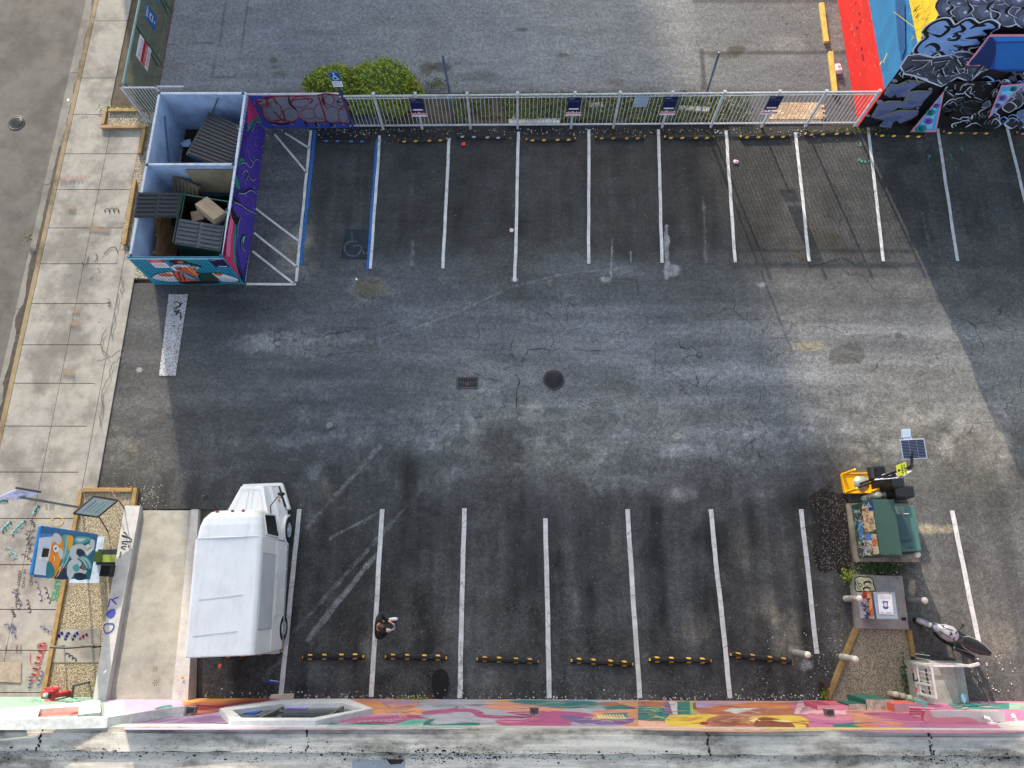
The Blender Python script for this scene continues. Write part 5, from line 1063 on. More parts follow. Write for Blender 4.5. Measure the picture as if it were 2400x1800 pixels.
bb = MB(); bb.hexa([V((-11.05,13.45,.75)), V((-9.6,13.40,.75)), V((-9.6,13.43,.75)), V((-11.05,13.48,.75))], [V((-11.15,13.66,1.72)), V((-9.45,13.66,1.72)), V((-9.45,13.69,1.72)), V((-11.15,13.69,1.72))], mat((130,116,92), .8, 0, .3, 2, .08)); bb.build('plywood_sheet', None, 'stained plywood sheet leaning against the divider wall', 'board')
bb = MB(); bb.hexa([V((-12.28,12.75,.1)), V((-12.0,11.5,.1)), V((-11.98,11.5,.1)), V((-12.26,12.75,.1))], [V((-12.30,12.5,1.15)), V((-12.28,11.6,.75)), V((-12.26,11.6,.75)), V((-12.28,12.5,1.15))], mat((160,122,80), .8)); bb.build('plywood_offcut', None, 'light brown board offcut behind the pallet in the lower bay', 'board')
random.seed(31); bb = MB()
cols = [(40,34,30),(70,58,46),(90,80,70),(30,28,30),(120,110,100),(54,40,30),(150,150,150)]
for i in range(420):
    x = random.uniform(-12.25, -9.5); y = random.uniform(13.85, 16.4) if i < 300 else random.uniform(10.4, 13.5); z = .03+random.random()*.14; r = random.uniform(.04, .15)
    n = V((random.uniform(-.6,.6), random.uniform(-.6,.6), 1)).normalized(); a = n.orthogonal().normalized(); c = n.cross(a)
    bb.poly([V((x,y,z))+a*math.cos(k)*r*random.uniform(.4,1)+c*math.sin(k)*r*random.uniform(.4,1) for k in (0,1.2,2.4,3.6,4.9)], mat(random.choice(cols), .9))
bb.build('rubbish_litter', None, 'dark loose rubbish strewn over the enclosure floor', 'rubbish', kind='stuff')
def litter(name, px, py, r, col, label, z=.02, n=6):
    c = P(px, py, z); b = MB(); pts = []
    for i in range(n): a = 6.283*i/n; pts.append(c+V((math.cos(a)*r*random.uniform(.6,1.1), math.sin(a)*r*random.uniform(.6,1.1), random.uniform(0,.03))))
    top_ = c+V((0,0,r*.35)); m = mat(col, .6, 0, .1, 8, .04)
    for i in range(n): b.add([pts[i], pts[(i+1) % n], top_], [(0,1,2)], m)
    b.poly(pts[::-1], m); b.build(name, None, label, 'litter')
litter('plastic_bag', 437, 337, .24, (170,196,226), 'pale blue crumpled bag between the enclosure side and the blue dumpster', .15)
litter('paper_scrap', 474, 402, .16, (150,176,206), 'pale torn scrap beside the divider under the blue dumpster', .3)
litter('plastic_cup', 1087, 338, .11, (226,52,48), 'bright red crumpled cup below the white-marked wheel stop')
litter('paper_scrap', 1725, 379, .13, (206,170,178), 'pink and white crumpled paper beside a line in the striped shadow')
litter('paper_scrap', 1199, 540, .11, (214,190,190), 'pink-white crumpled paper on a stall line of the upper row')
litter('paper_scrap', 836, 655, .05, (230,230,230), 'tiny white cup lid above the brown pavement patch')
litter('paper_scrap', 246, 1576, .10, (236,236,236), 'white paper scrap on the ramp wall near the building', .5)
litter('plastic_cup', 515, 1560, .07, (190,92,46), 'small rust-orange cup in the stall behind the truck')
litter('plastic_cup', 428, 1587, .07, (198,142,84), 'orange ball lying on the right ramp wall', .5)
litter('paper_scrap', 160, 235, .07, (226,226,230), 'white cup lying in the street gutter')
litter('concrete_chip', 773, 998, .13, (116,114,112), 'grey stone chip lying alone left of the faded stripe')
for x, y in [(364,1569),(364,1599)]:
    pass
bb = MB()
for (x, y) in [(364,1568),(365,1600)]:
    c = P(x, y, .4); 
    for k in range(6): a = k*1.05; bb.poly([c+V((0,0,.01)), c+V((math.cos(a)*.1, math.sin(a)*.1, .02)), c+V((math.cos(a+.35)*.08, math.sin(a+.35)*.08, .015))], mat((92,74,44), .9))
bb.build('dry_leaves', None, 'two curled brown leaves on the concrete ramp', 'leaves', kind='stuff')
bs_ = P(645, 1594, .02); bb = MB(); q = [P(620,1597,.03), P(632,1593,.05), P(655,1597,.05), P(652,1602,.03), P(628,1601,.02)]; bb.poly(q[::-1], mat((44,82,176), .4)); bb.poly([P(632,1595,.055), P(654,1598,.055), P(655,1597,.057), P(634,1593,.057)], M_swht); bb.build('plastic_wrapper', None, 'blue plastic wrapper lying behind the white van', 'litter')
bb = MB(); M_dbr = mat((34,30,28), .9); M_lbr = mat((150,146,140), .9)
# ================================================================== WHEEL STOPS
def wheel_stop(px, py, ang, scheme, label, group, L=1.83):
    """rubber kerb block: chamfered section with paired bevel marks"""
    c = P(px, py, .05); c.z = 0; d = V((math.cos(ang), math.sin(ang), 0)); n = V((-d.y, d.x, 0)); t = thing('wheel_stop', c, label, 'wheel stop', group)
    sec = [(-.085,0), (-.075,.05), (-.035,.105), (.035,.105), (.075,.05), (.085,0)]
    def f(b):
        vs = [c+d*x+n*a+V((0,0,h)) for x in (-L/2, -L/2+.045, L/2-.045, L/2) for a, h in [(a*(.8 if abs(x) == L/2 else 1), h*(.55 if abs(x) == L/2 else 1)) for a, h in sec]]
        b.add(vs, [(k*6+i, k*6+i+1, (k+1)*6+i+1, (k+1)*6+i) for k in range(3) for i in range(5)]+[(5,4,3,2,1,0), (18,19,20,21,22,23)], M_rubber)
    part(t, 'rubber_block', f)
    m = {'y': random.choice([mat((216,170,50), .6, 0, .35, 9, .15), mat((190,148,60), .7, 0, .5, 12, .2), mat((222,178,60), .6, 0, .2, 5, .1)]), 'b': mat((50,96,170), .6, 0, .25, 6, .1), 'w': mat((170,166,172), .6, 0, .25, 6, .1)}[scheme]
    def g(b):
        for x in (-.70, -.28, .22, .62):
            for s in (1, -1):
                sh = .06 if s > 0 else .0
                A0 = lambda xx, a, h: c+d*xx+n*a*s+V((0,0,h))+(n*s*.6+V((0,0,.8)))*.004
                q_ = [A0(x-.05, .078, .048), A0(x+.07, .078, .048), A0(x+.10, .038, .102), A0(x-.02, .038, .102)]
                b.poly(q_ if s < 0 else q_[::-1], m)
        if scheme != 'w' and scheme != 'b':
            for s in (1, -1):
                x0 = s*(L/2-.045); x1 = s*L/2; q_ = [c+d*x0+n*-.035+V((0,0,.110)), c+d*x0+n*.035+V((0,0,.110)), c+d*x1+n*.04+V((0,0,.06)), c+d*x1-n*.04+V((0,0,.06))]
                b.poly(q_ if s < 0 else q_[::-1], m)
    part(t, 'bevel_marks', g)
    part(t, 'anchor_bolt', lambda b: (b.lathe(c+d*-.45+V((0,0,.105)), [(.018,0),(.018,.006),(0,.007)], mat((90,90,90), .4, 1.), 8)))
    part(t, 'anchor_bolt', lambda b: (b.lathe(c+d*.45+V((0,0,.105)), [(.018,0),(.018,.006),(0,.007)], mat((90,90,90), .4, 1.), 8)))
GT, GBt = 'wheel stops along the white fence', 'wheel stops along the mural wall'
tops = [(808,329,-1,'b','blue-marked wheel stop in the accessible bay'), (991,328,2,'y','tilted wheel stop with faded orange marks, right of the accessible bay'), (1127,319.5,-2,'w','white-marked wheel stop under the fence'), (1291,326,1,'y','yellow-marked wheel stop first to the right of the white-marked one'), (1453,322,0,'y','yellow-marked wheel stop below the pale blank fence sign'),
    (1615,321,0,'y','yellow-marked wheel stop below the third navy fence sign'), (1793,319,1,'y','yellow-marked wheel stop at the start of the striped shadow'), (1944,312,2,'y','yellow-marked wheel stop lying in weeds by the fence end'), (2110,317,-2,'y','yellow-marked wheel stop nearest the black graffiti wall corner'), (2268,310,-1,'y','yellow-marked wheel stop under the smiling drops of the black wall'), (2440,312,-1,'y','yellow-marked wheel stop cut off by the right picture edge')]
for x, y, a, s_, l in tops: wheel_stop(x, y, R_(a), s_, l, GT)
bots = [(781,1539,1,'black and yellow wheel stop between the white van and the person'), (975,1540,-1,'black and yellow wheel stop just below the person'), (1190,1547,-2,'black and yellow wheel stop third to the right of the van'), (1411,1552,-3,'black and yellow wheel stop fourth to the right of the van'), (1594,1547,-1,'black and yellow wheel stop second left of the leaning bollard'), (1784,1542,-6,'slanting black and yellow wheel stop touching the leaning bollard'), (590,1531,4,'black and yellow wheel stop half hidden under the rear of the white van')]
for x, y, a, l in bots: wheel_stop(x, y, R_(a), 'y', l, GBt)
# ================================================================== MANHOLES AND DRAIN
def manhole(px, py, r, z, label):
    c = P(px, py, z); t = thing('manhole_cover', c, label, 'manhole cover')
    part(t, 'ring', lambda b: b.lathe(c, [(r*1.18,0),(r*1.18,.012),(r,.014),(r,.004)], mat((58,58,62), .6, .3, .3), 28))
    def f(b):
        m = mat((46,47,51), .55, .4, .3); b.lathe(c, [(r*.97,.004),(r*.97,.013),(0,.013)], m, 28)
        for i in range(-5, 6):
            y = i*r*.15; w = math.sqrt(max(0, (r*.72)**2-y*y)); k = -w
            while k < w-.03: b.box((c.x+k, c.y+y-.012, c.z+.013), (c.x+k+.045, c.y+y+.012, c.z+.022), m); k += .07
        b.lathe(c+V((0,0,.013)), [(r*.84,0),(r*.84,.008),(r*.78,.008),(r*.78,0)], m, 28)
    part(t, 'cover', f)
manhole(1298, 890, .29, .006, 'round iron manhole cover in the parking aisle right of the drain grate'); manhole(39, 288, .27, -.125, 'round manhole cover set in the street at the left edge')
c = P(1095, 897, .006); dg = thing('drain_grate', c, 'rectangular iron drain grate in the parking aisle', 'drain')
part(dg, 'frame', lambda b: [b.box(a, d_, mat((74,74,76), .6, .2, .3)) for a, d_ in [((c.x-.36,c.y-.20,c.z),(c.x+.36,c.y-.155,c.z+.02)), ((c.x-.36,c.y+.155,c.z),(c.x+.36,c.y+.20,c.z+.02)), ((c.x-.36,c.y-.155,c.z),(c.x-.31,c.y+.155,c.z+.02)), ((c.x+.31,c.y-.155,c.z),(c.x+.36,c.y+.155,c.z+.02))]])
part(dg, 'pit', lambda b: (b.box((c.x-.31,c.y-.155,c.z-.001), (c.x+.31,c.y+.155,c.z+.003), mat((6,6,7), 1)), b.poly([c+V((x_, y_, .0045)) for x_, y_ in [(-.02,-.12),(.10,-.06),(.04,.04),(-.08,.0)]], mat((150,44,44), .8))))
def f(b):
    for i in range(11): x = c.x-.30+i*.056; b.box((x, c.y-.155, c.z+.006), (x+.024, c.y+.155, c.z+.019), mat((74,74,76), .6, .2, .3))
    b.box((c.x-.31,c.y-.012,c.z+.005), (c.x+.31,c.y+.012,c.z+.018), mat((74,74,76), .6, .2, .3))
part(dg, 'bars', f)
# ================================================================== SIGNS ON THE PICKET FENCE, SIGN POSTS
def fence_sign(px, label, skew=0):
    x = P(px, 299).x; y = yat(x)-.10
    t = flat_sign('parking_sign', V((x-.23, y, 1.02)), V((.46,0,0)), V((0,0,.70)), M_navy, label, 'sign', [TXT('PARKING', .08, .45, .88, .93, M_swht), TXT('PAY TO PARK', .1, .9, .70, .79, mat((70,130,120), .5)), BAR([(.12,.88,.12,.22)], M_swht)], 'navy parking signs on the picket fence')
    t2 = flat_sign('warning_strip', V((x-.27, y-.02, .80)), V((.56,0,0)), V((0,0,.16)), M_swht, 'red and white strip hung under the '+label, 'sign', [BAR([(0,1,.5,1)], M_sred), BAR([(.08,.92,.68,.80)], M_swht)], 'red and white strips under the fence signs')
fence_sign(990, 'navy parking sign nearest the bush'); fence_sign(1339, 'navy parking sign above the long white kerb block'); fence_sign(1556-4, 'navy parking sign beside the thin leaning pole'); fence_sign(1783, 'navy parking sign nearest the brick patch')
q0 = PY(1490, 222, 16.5); flat_sign('blank_sign', V((PY(1487,240,16.52).x-.02, 16.55, 1.22)), V((.50,0,0)), V((0,0,.56)), mat((150,166,186), .5, 0, .2, 3, .05), 'pale blue-grey sign seen from behind on the picket fence', 'sign', [BAR([(.05,.95,.90,.93), (.1,.14,.1,.3)], mat((60,70,84), .6))])
# accessible parking sign on its leaning post
b0 = P(830, 303); hp = thing('accessible_parking_sign', b0, 'blue accessible parking sign on a tall leaning post at the fence', 'sign')
def on_line(bpx, tpx, zt): return P(*bpx), P(tpx[0], tpx[1], zt)
Bp = P(829, 303); Tp = P(792, 186, 2.75); Tp = V((Bp.x-.02, Bp.y+.05, 2.75)); 
M_post = mat((38,56,110), .5, 0, .3, 6, .1)
part(hp, 'post', lambda b: b.bar(Bp, Tp, .07, .06, M_post))
o = V((Tp.x-.16, Tp.y-.05, 2.52)); u, v = V((.33,0,0)), V((0,0,.40))
def f(b):
    b.hexa([o, o+u, o+u+V((0,.012,0)), o+V((0,.012,0))], [o+v, o+u+v, o+u+v+V((0,.012,0)), o+v+V((0,.012,0))], mat((18,78,150), .4)); 
pn = part(hp, 'panel', f)
def f(b):
    n_ = V((0,-.004,0)); w = .03
    for s_ in [[(.45,.88),(.45,.52),(.66,.52),(.78,.24),(.88,.28)], [(.40,.60),(.26,.48),(.24,.30),(.38,.16),(.56,.16),(.66,.30)], [(.45,.66),(.62,.66)]]:
        for a, c_ in zip(s_[:-1], s_[1:]): b.bar(o+u*a[0]+v*a[1]+n_, o+u*c_[0]+v*c_[1]+n_, .022, .004, M_swht, V((0,1,0)))
    b.lathe(o+u*.45+v*.92+n_, [(.028,0),(.028,.004),(0,.004)], M_swht, 10, (0,-1,0))
part(pn, 'wheelchair_symbol', f)
o2 = o-V((0,0,.27))
def f(b):
    b.hexa([o2, o2+u, o2+u+V((0,.012,0)), o2+V((0,.012,0))], [o2+v*.64, o2+u+v*.64, o2+u+v*.64+V((0,.012,0)), o2+v*.64+V((0,.012,0))], M_swht)
p2 = part(hp, 'text_plate', f)
def f(b):
    for i, s_ in enumerate(('PARKING BY', 'PERMIT ONLY', '$250 FINE')): text(b, s_, o2+V((.03,-.003,.175-i*.07)), u*.8, V((0,0,.045)), mat((40,60,120), .5))
part(p2, 'lettering', f)
def pole(bpx, tpx, zt, lean, label):
    Bq = P(*bpx); Tq = Bq+V((lean[0], lean[1], zt)); b = MB(); b.tube([Bq, Tq], .04, mat((86,104,126), .4, .3, .2), 8); b.lathe(Tq, [(.045,-.01),(.045,.02),(0,.022)], mat((86,104,126), .4, .3, .2), 8); b.build('metal_pole', None, label, 'pole')
pole((1064,276), (0,0), 2.95, (-.12,.15), 'thin blue-grey pole standing just behind the fence near the bush'); pole((1641,268), (0,0), 2.95, (-.10,.1), 'thin dark pole leaning behind the fence above the third navy sign')
# ================================================================== KERB BLOCKS, TIMBERS, BRICK PATCH
def block_bar(name, pts, w, h, m, label, cat, z=0, bev=.015, group=None):
    A, B_ = pts; A = V(A); B_ = V(B_); b = MB(); b.bar(A+V((0,0,z+h/2)), B_+V((0,0,z+h/2)), w, h, m); return b.build(name, None, label, cat, group, bevel=bev)
M_kw = concrete('white_block', (196,190,180), .3)
for a, c_, l in [((1192,290),(1312,288),'long white kerb block behind the fence left of the second navy sign'), ((1383,252),(1413,251),'short white kerb block behind the fence beside the second navy sign'), ((1590,258),(1660,262),'white kerb block with pointed end behind the fence by the dark pole'), ((1200,281),(1208,282),'broken kerb piece beside the fence post')]:
    block_bar('kerb_block', (P(*a), P(*c_)), .20, .15, M_kw, l, 'kerb block')
M_ykb = mat((208,176,84), .75, 0, .35, 5, .15)
block_bar('parking_curb', (P(1923,12), P(1935,103)), .17, .14, M_ykb, 'chipped yellow concrete curb nearest the top edge beside the red wall', 'parking curb'); block_bar('parking_curb', (P(1944,126), P(1955,222)), .17, .14, M_ykb, 'yellow concrete curb beside the white bag, ending at the fence', 'parking curb')
bb = MB(); c = P(1962,163,.0); bb.hexa([c+V(p) for p in [(-.16,-.22,.0),(.14,-.22,0),(.12,.24,0),(-.15,.22,0)]], [c+V(p) for p in [(-.10,-.16,.16),(.09,-.18,.2),(.08,.16,.16),(-.10,.16,.12)]], M_swht); bb.stroke if 0 else None
o = bb.build('shopping_bag', None, 'white bag with red ring lying by the yellow curb', 'bag', bevel=.03)
def f(b):
    pts = [c+V((math.cos(a)*.07, math.sin(a)*.08+.04, .19)) for a in np.linspace(0, 5.5, 12)]; b.tube(pts, .012, M_sred, 5); b.tube([c+V((.0,-.03,.21)), c+V((.0,-.14,.215))], .012, M_sred, 5)
part(o, 'red_ring', f)
bb = MB(); M_br = [mat(k, .85, 0, .25, 6, .12) for k in ((190,160,124), (176,146,112), (204,176,140))]
q = [P(x, y) for x, y in [(1790,290),(1925,288),(1918,244),(1818,250)]]; bb.prism([(p.x, p.y) for p in q], 0, .035, mat((120,104,84), .9)); bb.v = [v for v in bb.v]
for i in range(16):
    for j in range(8):
        x = 8.9+i*.20+(j % 2)*.1; y = 16.95+j*.105; p_ = topx(x, y)
        if 1788+(290-p_[1])*.6 < p_[0] < 1922 and 246 < p_[1] < 291: bb.box((x, y, .03), (x+.19, y+.096, .045), random.choice(M_br))
bb.build('brick_paving', kind='structure')
TG = 'weathered yellow landscape timbers'
def timber(A, B_, l, z=0., w=.13, h=.14): block_bar('landscape_timber', (V(A), V(B_)), w, h, M_timber, l, 'timber', z, .012)
timber((-15.42,16.6,0), (-13.74,16.6,0), 'timber running across the sidewalk end beside the street-side verge'); timber((-15.38,16.70,0), (-15.38,17.3,0), 'short mossy timber stub on the sidewalk edge, leftmost in its bed'); timber((-15.25,17.33,0), (-14.15,17.33,0), 'timber topped by grass below the white gate')
timber((-13.80,16.5,0), (-13.80,15.45,0), 'short upper timber between the sidewalk and the enclosure gravel'); timber((-13.80,14.3,0), (-13.76,11.75,0), 'long lower timber between the sidewalk and the enclosure gravel')
timber((-13.70,3.12,0), (-13.70,-2.8,0), 'long timber edging the gravel bed along the sidewalk'); timber((-13.62,3.18,0), (-12.08,3.18,0), 'timber across the top of the gravel bed near the ramp'); timber((-11.98,3.25,0), (-11.98,2.6,0), 'short timber stub at the corner of the gravel bed by the ramp wall')
a, c_ = P(2004,1471), P(1937,1637); timber(a, c_, 'slanting timber left of the pale gravel triangle by the meter boxes'); a, c_ = P(2126,1477), P(2136,1538); timber(a, c_, 'short timber on the right side of the pale gravel, above the railing')
# gravel beds
def bed(name, pts, z, m): b = MB(); b.prism([(p.x, p.y) for p in pts] if hasattr(pts[0], 'x') else pts, -.02, z, m); b.build(name, kind='structure')
bed('gravel_bed', [(-13.66,3.12), (-12.0,3.12), (-11.95,2.6), (-11.7,-2.83), (-13.66,-2.83)], .06, M_gravel2); bed('gravel_bed', [P(2006,1470), P(2126,1474), P(2140,1643), P(1936,1643)], .05, M_gravel2); bed('gravel_bed', [(-15.38,16.62), (-13.75,16.62), (-13.1,17.3), (-15.3,17.3)], .06, M_gravel)
M_mulch = gravel('mulch_gravel', [(92,84,76), (120,112,100), (196,190,180), (40,34,30)], 20); bed('planting_bed', [P(1996,1318), P(2108,1316), P(2110,1348), P(1998,1347)], .04, M_mulch)
bed('concrete_strip', [P(147,1474), P(240,1474), P(236,1552), P(120,1552)], .075, M_conc)
g_ = Paint(lambda x, y: P(x, y, .076), (0,0,1), .004); z_ = zoom(0, 1450, 4.74); Mbp = mat((96,96,150), .8, 0, .4, 9, .3); Mpp = mat((150,90,110), .8, 0, .4, 9, .3)
for a in [(620,230,700,150),(720,230,770,150),(800,230,870,150),(880,220,980,170)]:
    (x0, y0), (x1, y1) = z_([(a[0], a[1]), (a[2], a[3])]); g_.scribble(x0, y0, x1, y1, .06, random.choice([Mbp, Mbp, Mpp]), 3, 4)
g_.scribble(*z_([(730,380)])[0], *z_([(860,470)])[0], .03, Mk, 4, 4); g_.mb.build('strip_writing', kind='structure')
# ================================================================== CONCRETE RAMP
rp = thing('concrete_ramp', (-10.9, -.1, 0), 'pale concrete loading ramp with low side walls left of the white van', 'ramp')
ya, yb = 2.56, -2.83
part(rp, 'ramp_slab', lambda b: b.hexa([V((-11.75,ya,-.1)), V((-10.0,ya,-.1)), V((-9.75,yb,-.1)), V((-11.75,yb,-.1))], [V((-11.75,ya,.02)), V((-10.0,ya,.02)), V((-9.75,yb,.36)), V((-11.75,yb,.36))], M_conc2))
M_rw = mat((176,176,174), .75, 0, .22, 3, .06); M_rw2 = concrete('ramp_wall_top', (172,170,165), .2)
lw_ = [V((-12.20,ya+.12,0)), V((-11.72,ya+.12,0)), V((-11.62,yb,0)), V((-11.98,yb,0))]
part(rp, 'side_wall', lambda b: b.hexa(lw_, [lw_[0]+V((0,0,.18)), lw_[1]+V((0,0,.18)), lw_[2]+V((0,0,.58)), lw_[3]+V((0,0,.58))], M_rw))
def f(b):
    b.hexa([V((-10.12,ya+.02,0)), V((-9.90,ya+.02,0)), V((-9.30,yb,0)), V((-9.78,yb,0))], [V((-10.12,ya+.02,.15)), V((-9.90,ya+.02,.15)), V((-9.32,yb,.50)), V((-9.78,yb,.50))], M_rw2)
part(rp, 'side_wall', f)
bb = MB()
def onwall(x, y): 
    z = .18+.40*(ya+.12-y)/(ya+.12-yb)+.004; return V((x, y, z))
g_ = Paint(lambda px, py: onwall(P(px, py, .33).x, P(px, py, .33).y), (0,0,1), .004); z_ = zoom(0, 1100, 4.74)
Mpen = mat((24,24,26), .7)
g_.stroke(z_([(1352,700),(1380,705),(1400,750),(1352,745),(1345,730),(1440,770),(1445,800),(1395,800),(1350,800),(1350,820),(1400,830)]), .028, Mpen); g_.stroke(z_([(1395,855),(1345,858),(1340,870),(1385,890)]), .028, Mpen)
for x, y in [(1420,855),(1335,920),(1330,945),(1325,970)]: g_.blob(z_([(x, y)])[0], 2.0, 2.0, Mpen, 8)
Mbl = mat((56,66,150), .7, 0, .2)
g_.stroke(z_([(1330,1420),(1260,1450),(1310,1500),(1240,1440),(1220,1530)]), .035, Mbl); g_.fill(z_([(1240,1560),(1290,1550),(1300,1600),(1260,1650),(1215,1640),(1200,1590)]), Mbl)
z_ = zoom(0, 1450, 4.74); g_.stroke(z_([(1180,60),(1285,60),(1270,130),(1210,160),(1180,120),(1185,62)]), .035, Mbl)
g_.mb.build('marker_writing', rp)
# ================================================================== WHITE STEP VAN
TM = Matrix.Translation((-7.80, 0.4, 0)) @ Matrix.Rotation(R_(2.3), 4, 'Z')     # local: x right, y forward
tr = thing('step_van', (-7.72, 0.4, 0), 'white step van with windowless box body parked beside the concrete ramp', 'van')
def vanpaint():
    t = NT('van_paint'); a = t.ramp(t.noise(1.1, 6, .7), .40, .70, 1.0, .90); st = t.ramp(t.noise(2.2, 5, .7, t.scale((3.5, .35, 1))), .48, .75, 1.0, .88); sp = t.ramp(t.noise(26, 3, .7), .62, .75, 1, .86)
    v = t.math('MULTIPLY', t.math('MULTIPLY', a, st), sp); cc = t.t.nodes.new('ShaderNodeCombineColor')
    for i_, k in enumerate(S((222,223,222))): t.put(cc.inputs[i_], t.math('MULTIPLY', v, k))
    t.bump(t.noise(1.6, 2), .25, .05); return t.done(cc.outputs[0], t.ramp(t.noise(3, 4), .3, .7, .28, .5))
M_tw = vanpaint(); M_tw2 = mat((188,192,196), .45, 0, .15, 1.5, .04)
HWD = .90; YR, YF, YC, YH = -1.90, 1.12, 1.88, 2.78
def rounded(w, z0, z1, r, n=5):
    pts = [(-w, z0), (w, z0)]
    for i in range(n+1): a = i*math.pi/2/n; pts.append((w-r+r*math.cos(a), z1-r+r*math.sin(a)))
    for i in range(n+1): a = math.pi/2+i*math.pi/2/n; pts.append((-w+r+r*math.cos(a), z1-r+r*math.sin(a)))
    return pts
def loft(b, secs, m, cap=True):
    n = len(secs[0]); vs = [v for s_ in secs for v in s_]; 
    b.add(vs, [(k*n+i, k*n+(i+1) % n, (k+1)*n+(i+1) % n, (k+1)*n+i) for k in range(len(secs)-1) for i in range(n)], m, False)
    if cap: b.add(secs[0], [tuple(range(n-1,-1,-1))], m); b.add(secs[-1], [tuple(range(n))], m)
def f(b):
    S_ = lambda y, w, z0, z1, r: [(x, y, z) for x, z in rounded(w, z0, z1, r)]
    loft(b, [S_(YR, HWD, .42, 2.68, .12), S_(YR+.03, HWD+.012, .42, 2.70, .12), S_(YF, HWD+.012, .42, 2.70, .12)], M_tw)
partM(tr, 'box_body', f, TM)
def f(b):
    S_ = lambda y, w, z0, z1, r: [(x, y, z) for x, z in rounded(w, z0, z1, r)]
    loft(b, [S_(YF+.02, HWD+.0, .5, 2.72, .22), S_(YF+.35, HWD-.04, .5, 2.70, .24), S_(YF+.55, HWD-.09, .6, 2.66, .27), S_(YC-.12, HWD-.15, .8, 2.60, .28), S_(YC-.03, HWD-.20, 1.0, 2.50, .27), S_(YC+.02, HWD-.26, 1.2, 2.36, .24)], M_tw)
partM(tr, 'cab', f, TM)
partM(tr, 'roof_seam', lambda b: b.tube([(-HWD-.01,YF+.01,1.3),(-HWD-.01,YF+.01,2.5),(-HWD+.08,YF+.01,2.70),(0,YF+.01,2.73),(HWD-.08,YF+.01,2.70),(HWD+.01,YF+.01,2.5),(HWD+.01,YF+.01,1.3)], .018, M_tw, 6), TM)
for y in (-.45,):
    partM(tr, 'roof_crease', lambda b: b.bar((-.62,y-.03,2.702), (.52,y+.06,2.702), .03, .012, M_tw2), TM)
partM(tr, 'roof_crease', lambda b: b.bar((-.70,-1.38,2.702), (.45,-1.30,2.702), .03, .012, M_tw2), TM)
def f(b):   # hood: tapers forward
    a = [(-.72,YC,.95),(.70,YC,.95),(.46,YH,.80),(-.44,YH,.80)]; c_ = [(-.66,YC,1.42),(.60,YC,1.42),(.34,YH-.03,1.22),(-.32,YH-.03,1.22)]
    b.hexa([V(p)+V((0,0,-.35)) for p in a], [V(p) for p in a], M_tw); b.hexa([V(p) for p in a], [V(p) for p in c_], M_tw)
hd = partM(tr, 'hood', f, TM, bevel=.02)
def f(b):
    for s in (-1, 1):
        q = [(s*.06,YH-.14,1.255),(s*.25,YH-.14,1.26),(s*.44,YC+.12,1.40),(s*.08,YC+.12,1.40)]; q = [V(p)+V((0,0,.004)) for p in q]
        for a, c_ in zip(q, q[1:]+q[:1]): b.tube([a, c_], .006, M_tw, 5)
partM(hd, 'hood_pressing', f, TM)
def f(b):   # lower nose: wide at the cab, narrow at the grille
    a = [(-.80,YC-.2),(.90,YC-.2),(.88,YC+.18),(.62,YH+.04),(-.48,YH+.04),(-.72,YC+.12)]; c_ = [(-.74,YC-.2),(.80,YC-.2),(.74,YC+.16),(.50,YH-.04),(-.44,YH-.04),(-.68,YC+.10)]
    b.add([(x, y, .48) for x, y in a]+[(x, y, .98) for x, y in c_], [(0,5,4,3,2,1),(6,7,8,9,10,11)]+[(i, (i+1) % 6, 6+(i+1) % 6, 6+i) for i in range(6)], M_tw)
partM(tr, 'front_nose', f, TM, bevel=.02)
partM(tr, 'headlight', lambda b: b.lathe((.36,YH-.02,.74), [(.085,0),(.08,.03),(0,.04)], mat((200,206,210), .12), 16, (.1,1,0)), TM); partM(tr, 'headlight', lambda b: b.lathe((-.36,YH-.02,.74), [(.085,0),(.08,.03),(0,.04)], mat((200,206,210), .12), 16, (-.1,1,0)), TM)
partM(tr, 'bumper', lambda b: (b.bar((-.52,YH+.09,.52), (.68,YH+.09,.52), .10, .16, M_tw), b.bar((.66,YH+.10,.52), (.93,YC+.22,.52), .09, .16, M_tw)), TM, bevel=.02)
partM(tr, 'grille_gap', lambda b: b.bar((.60,YH+.02,.604), (.84,YC+.30,.604), .06, .02, mat((28,26,50), .5)), TM)
partM(tr, 'indicator', lambda b: b.bar((.72,YC+.42,.80), (.68,YC+.52,.80), .05, .05, mat((206,116,40), .4)), TM)
def wheel_arch(y, r, x):
    def f(b):
        n = 12
        for i in range(n):
            a0 = math.pi*i/n; a1 = math.pi*(i+1)/n
            p = lambda a, rr, xx: V((xx, y+math.cos(a)*rr, .40+math.sin(a)*rr))
            b.add([p(a0,r,x-.06), p(a1,r,x-.06), p(a1,r+.03,x+.15), p(a0,r+.03,x+.15)], [(0,1,2,3)], M_tw); b.add([p(a0,r+.03,x+.15), p(a1,r+.03,x+.15), p(a1,r-.03,x+.16), p(a0,r-.03,x+.16)], [(0,1,2,3)], M_tw)
    return f
YW1, YW2 = 1.50, -1.32
partM(tr, 'wheel_arch', wheel_arch(YW1, .44, HWD-.12), TM); partM(tr, 'wheel_arch', wheel_arch(YW2, .43, HWD-.14), TM)
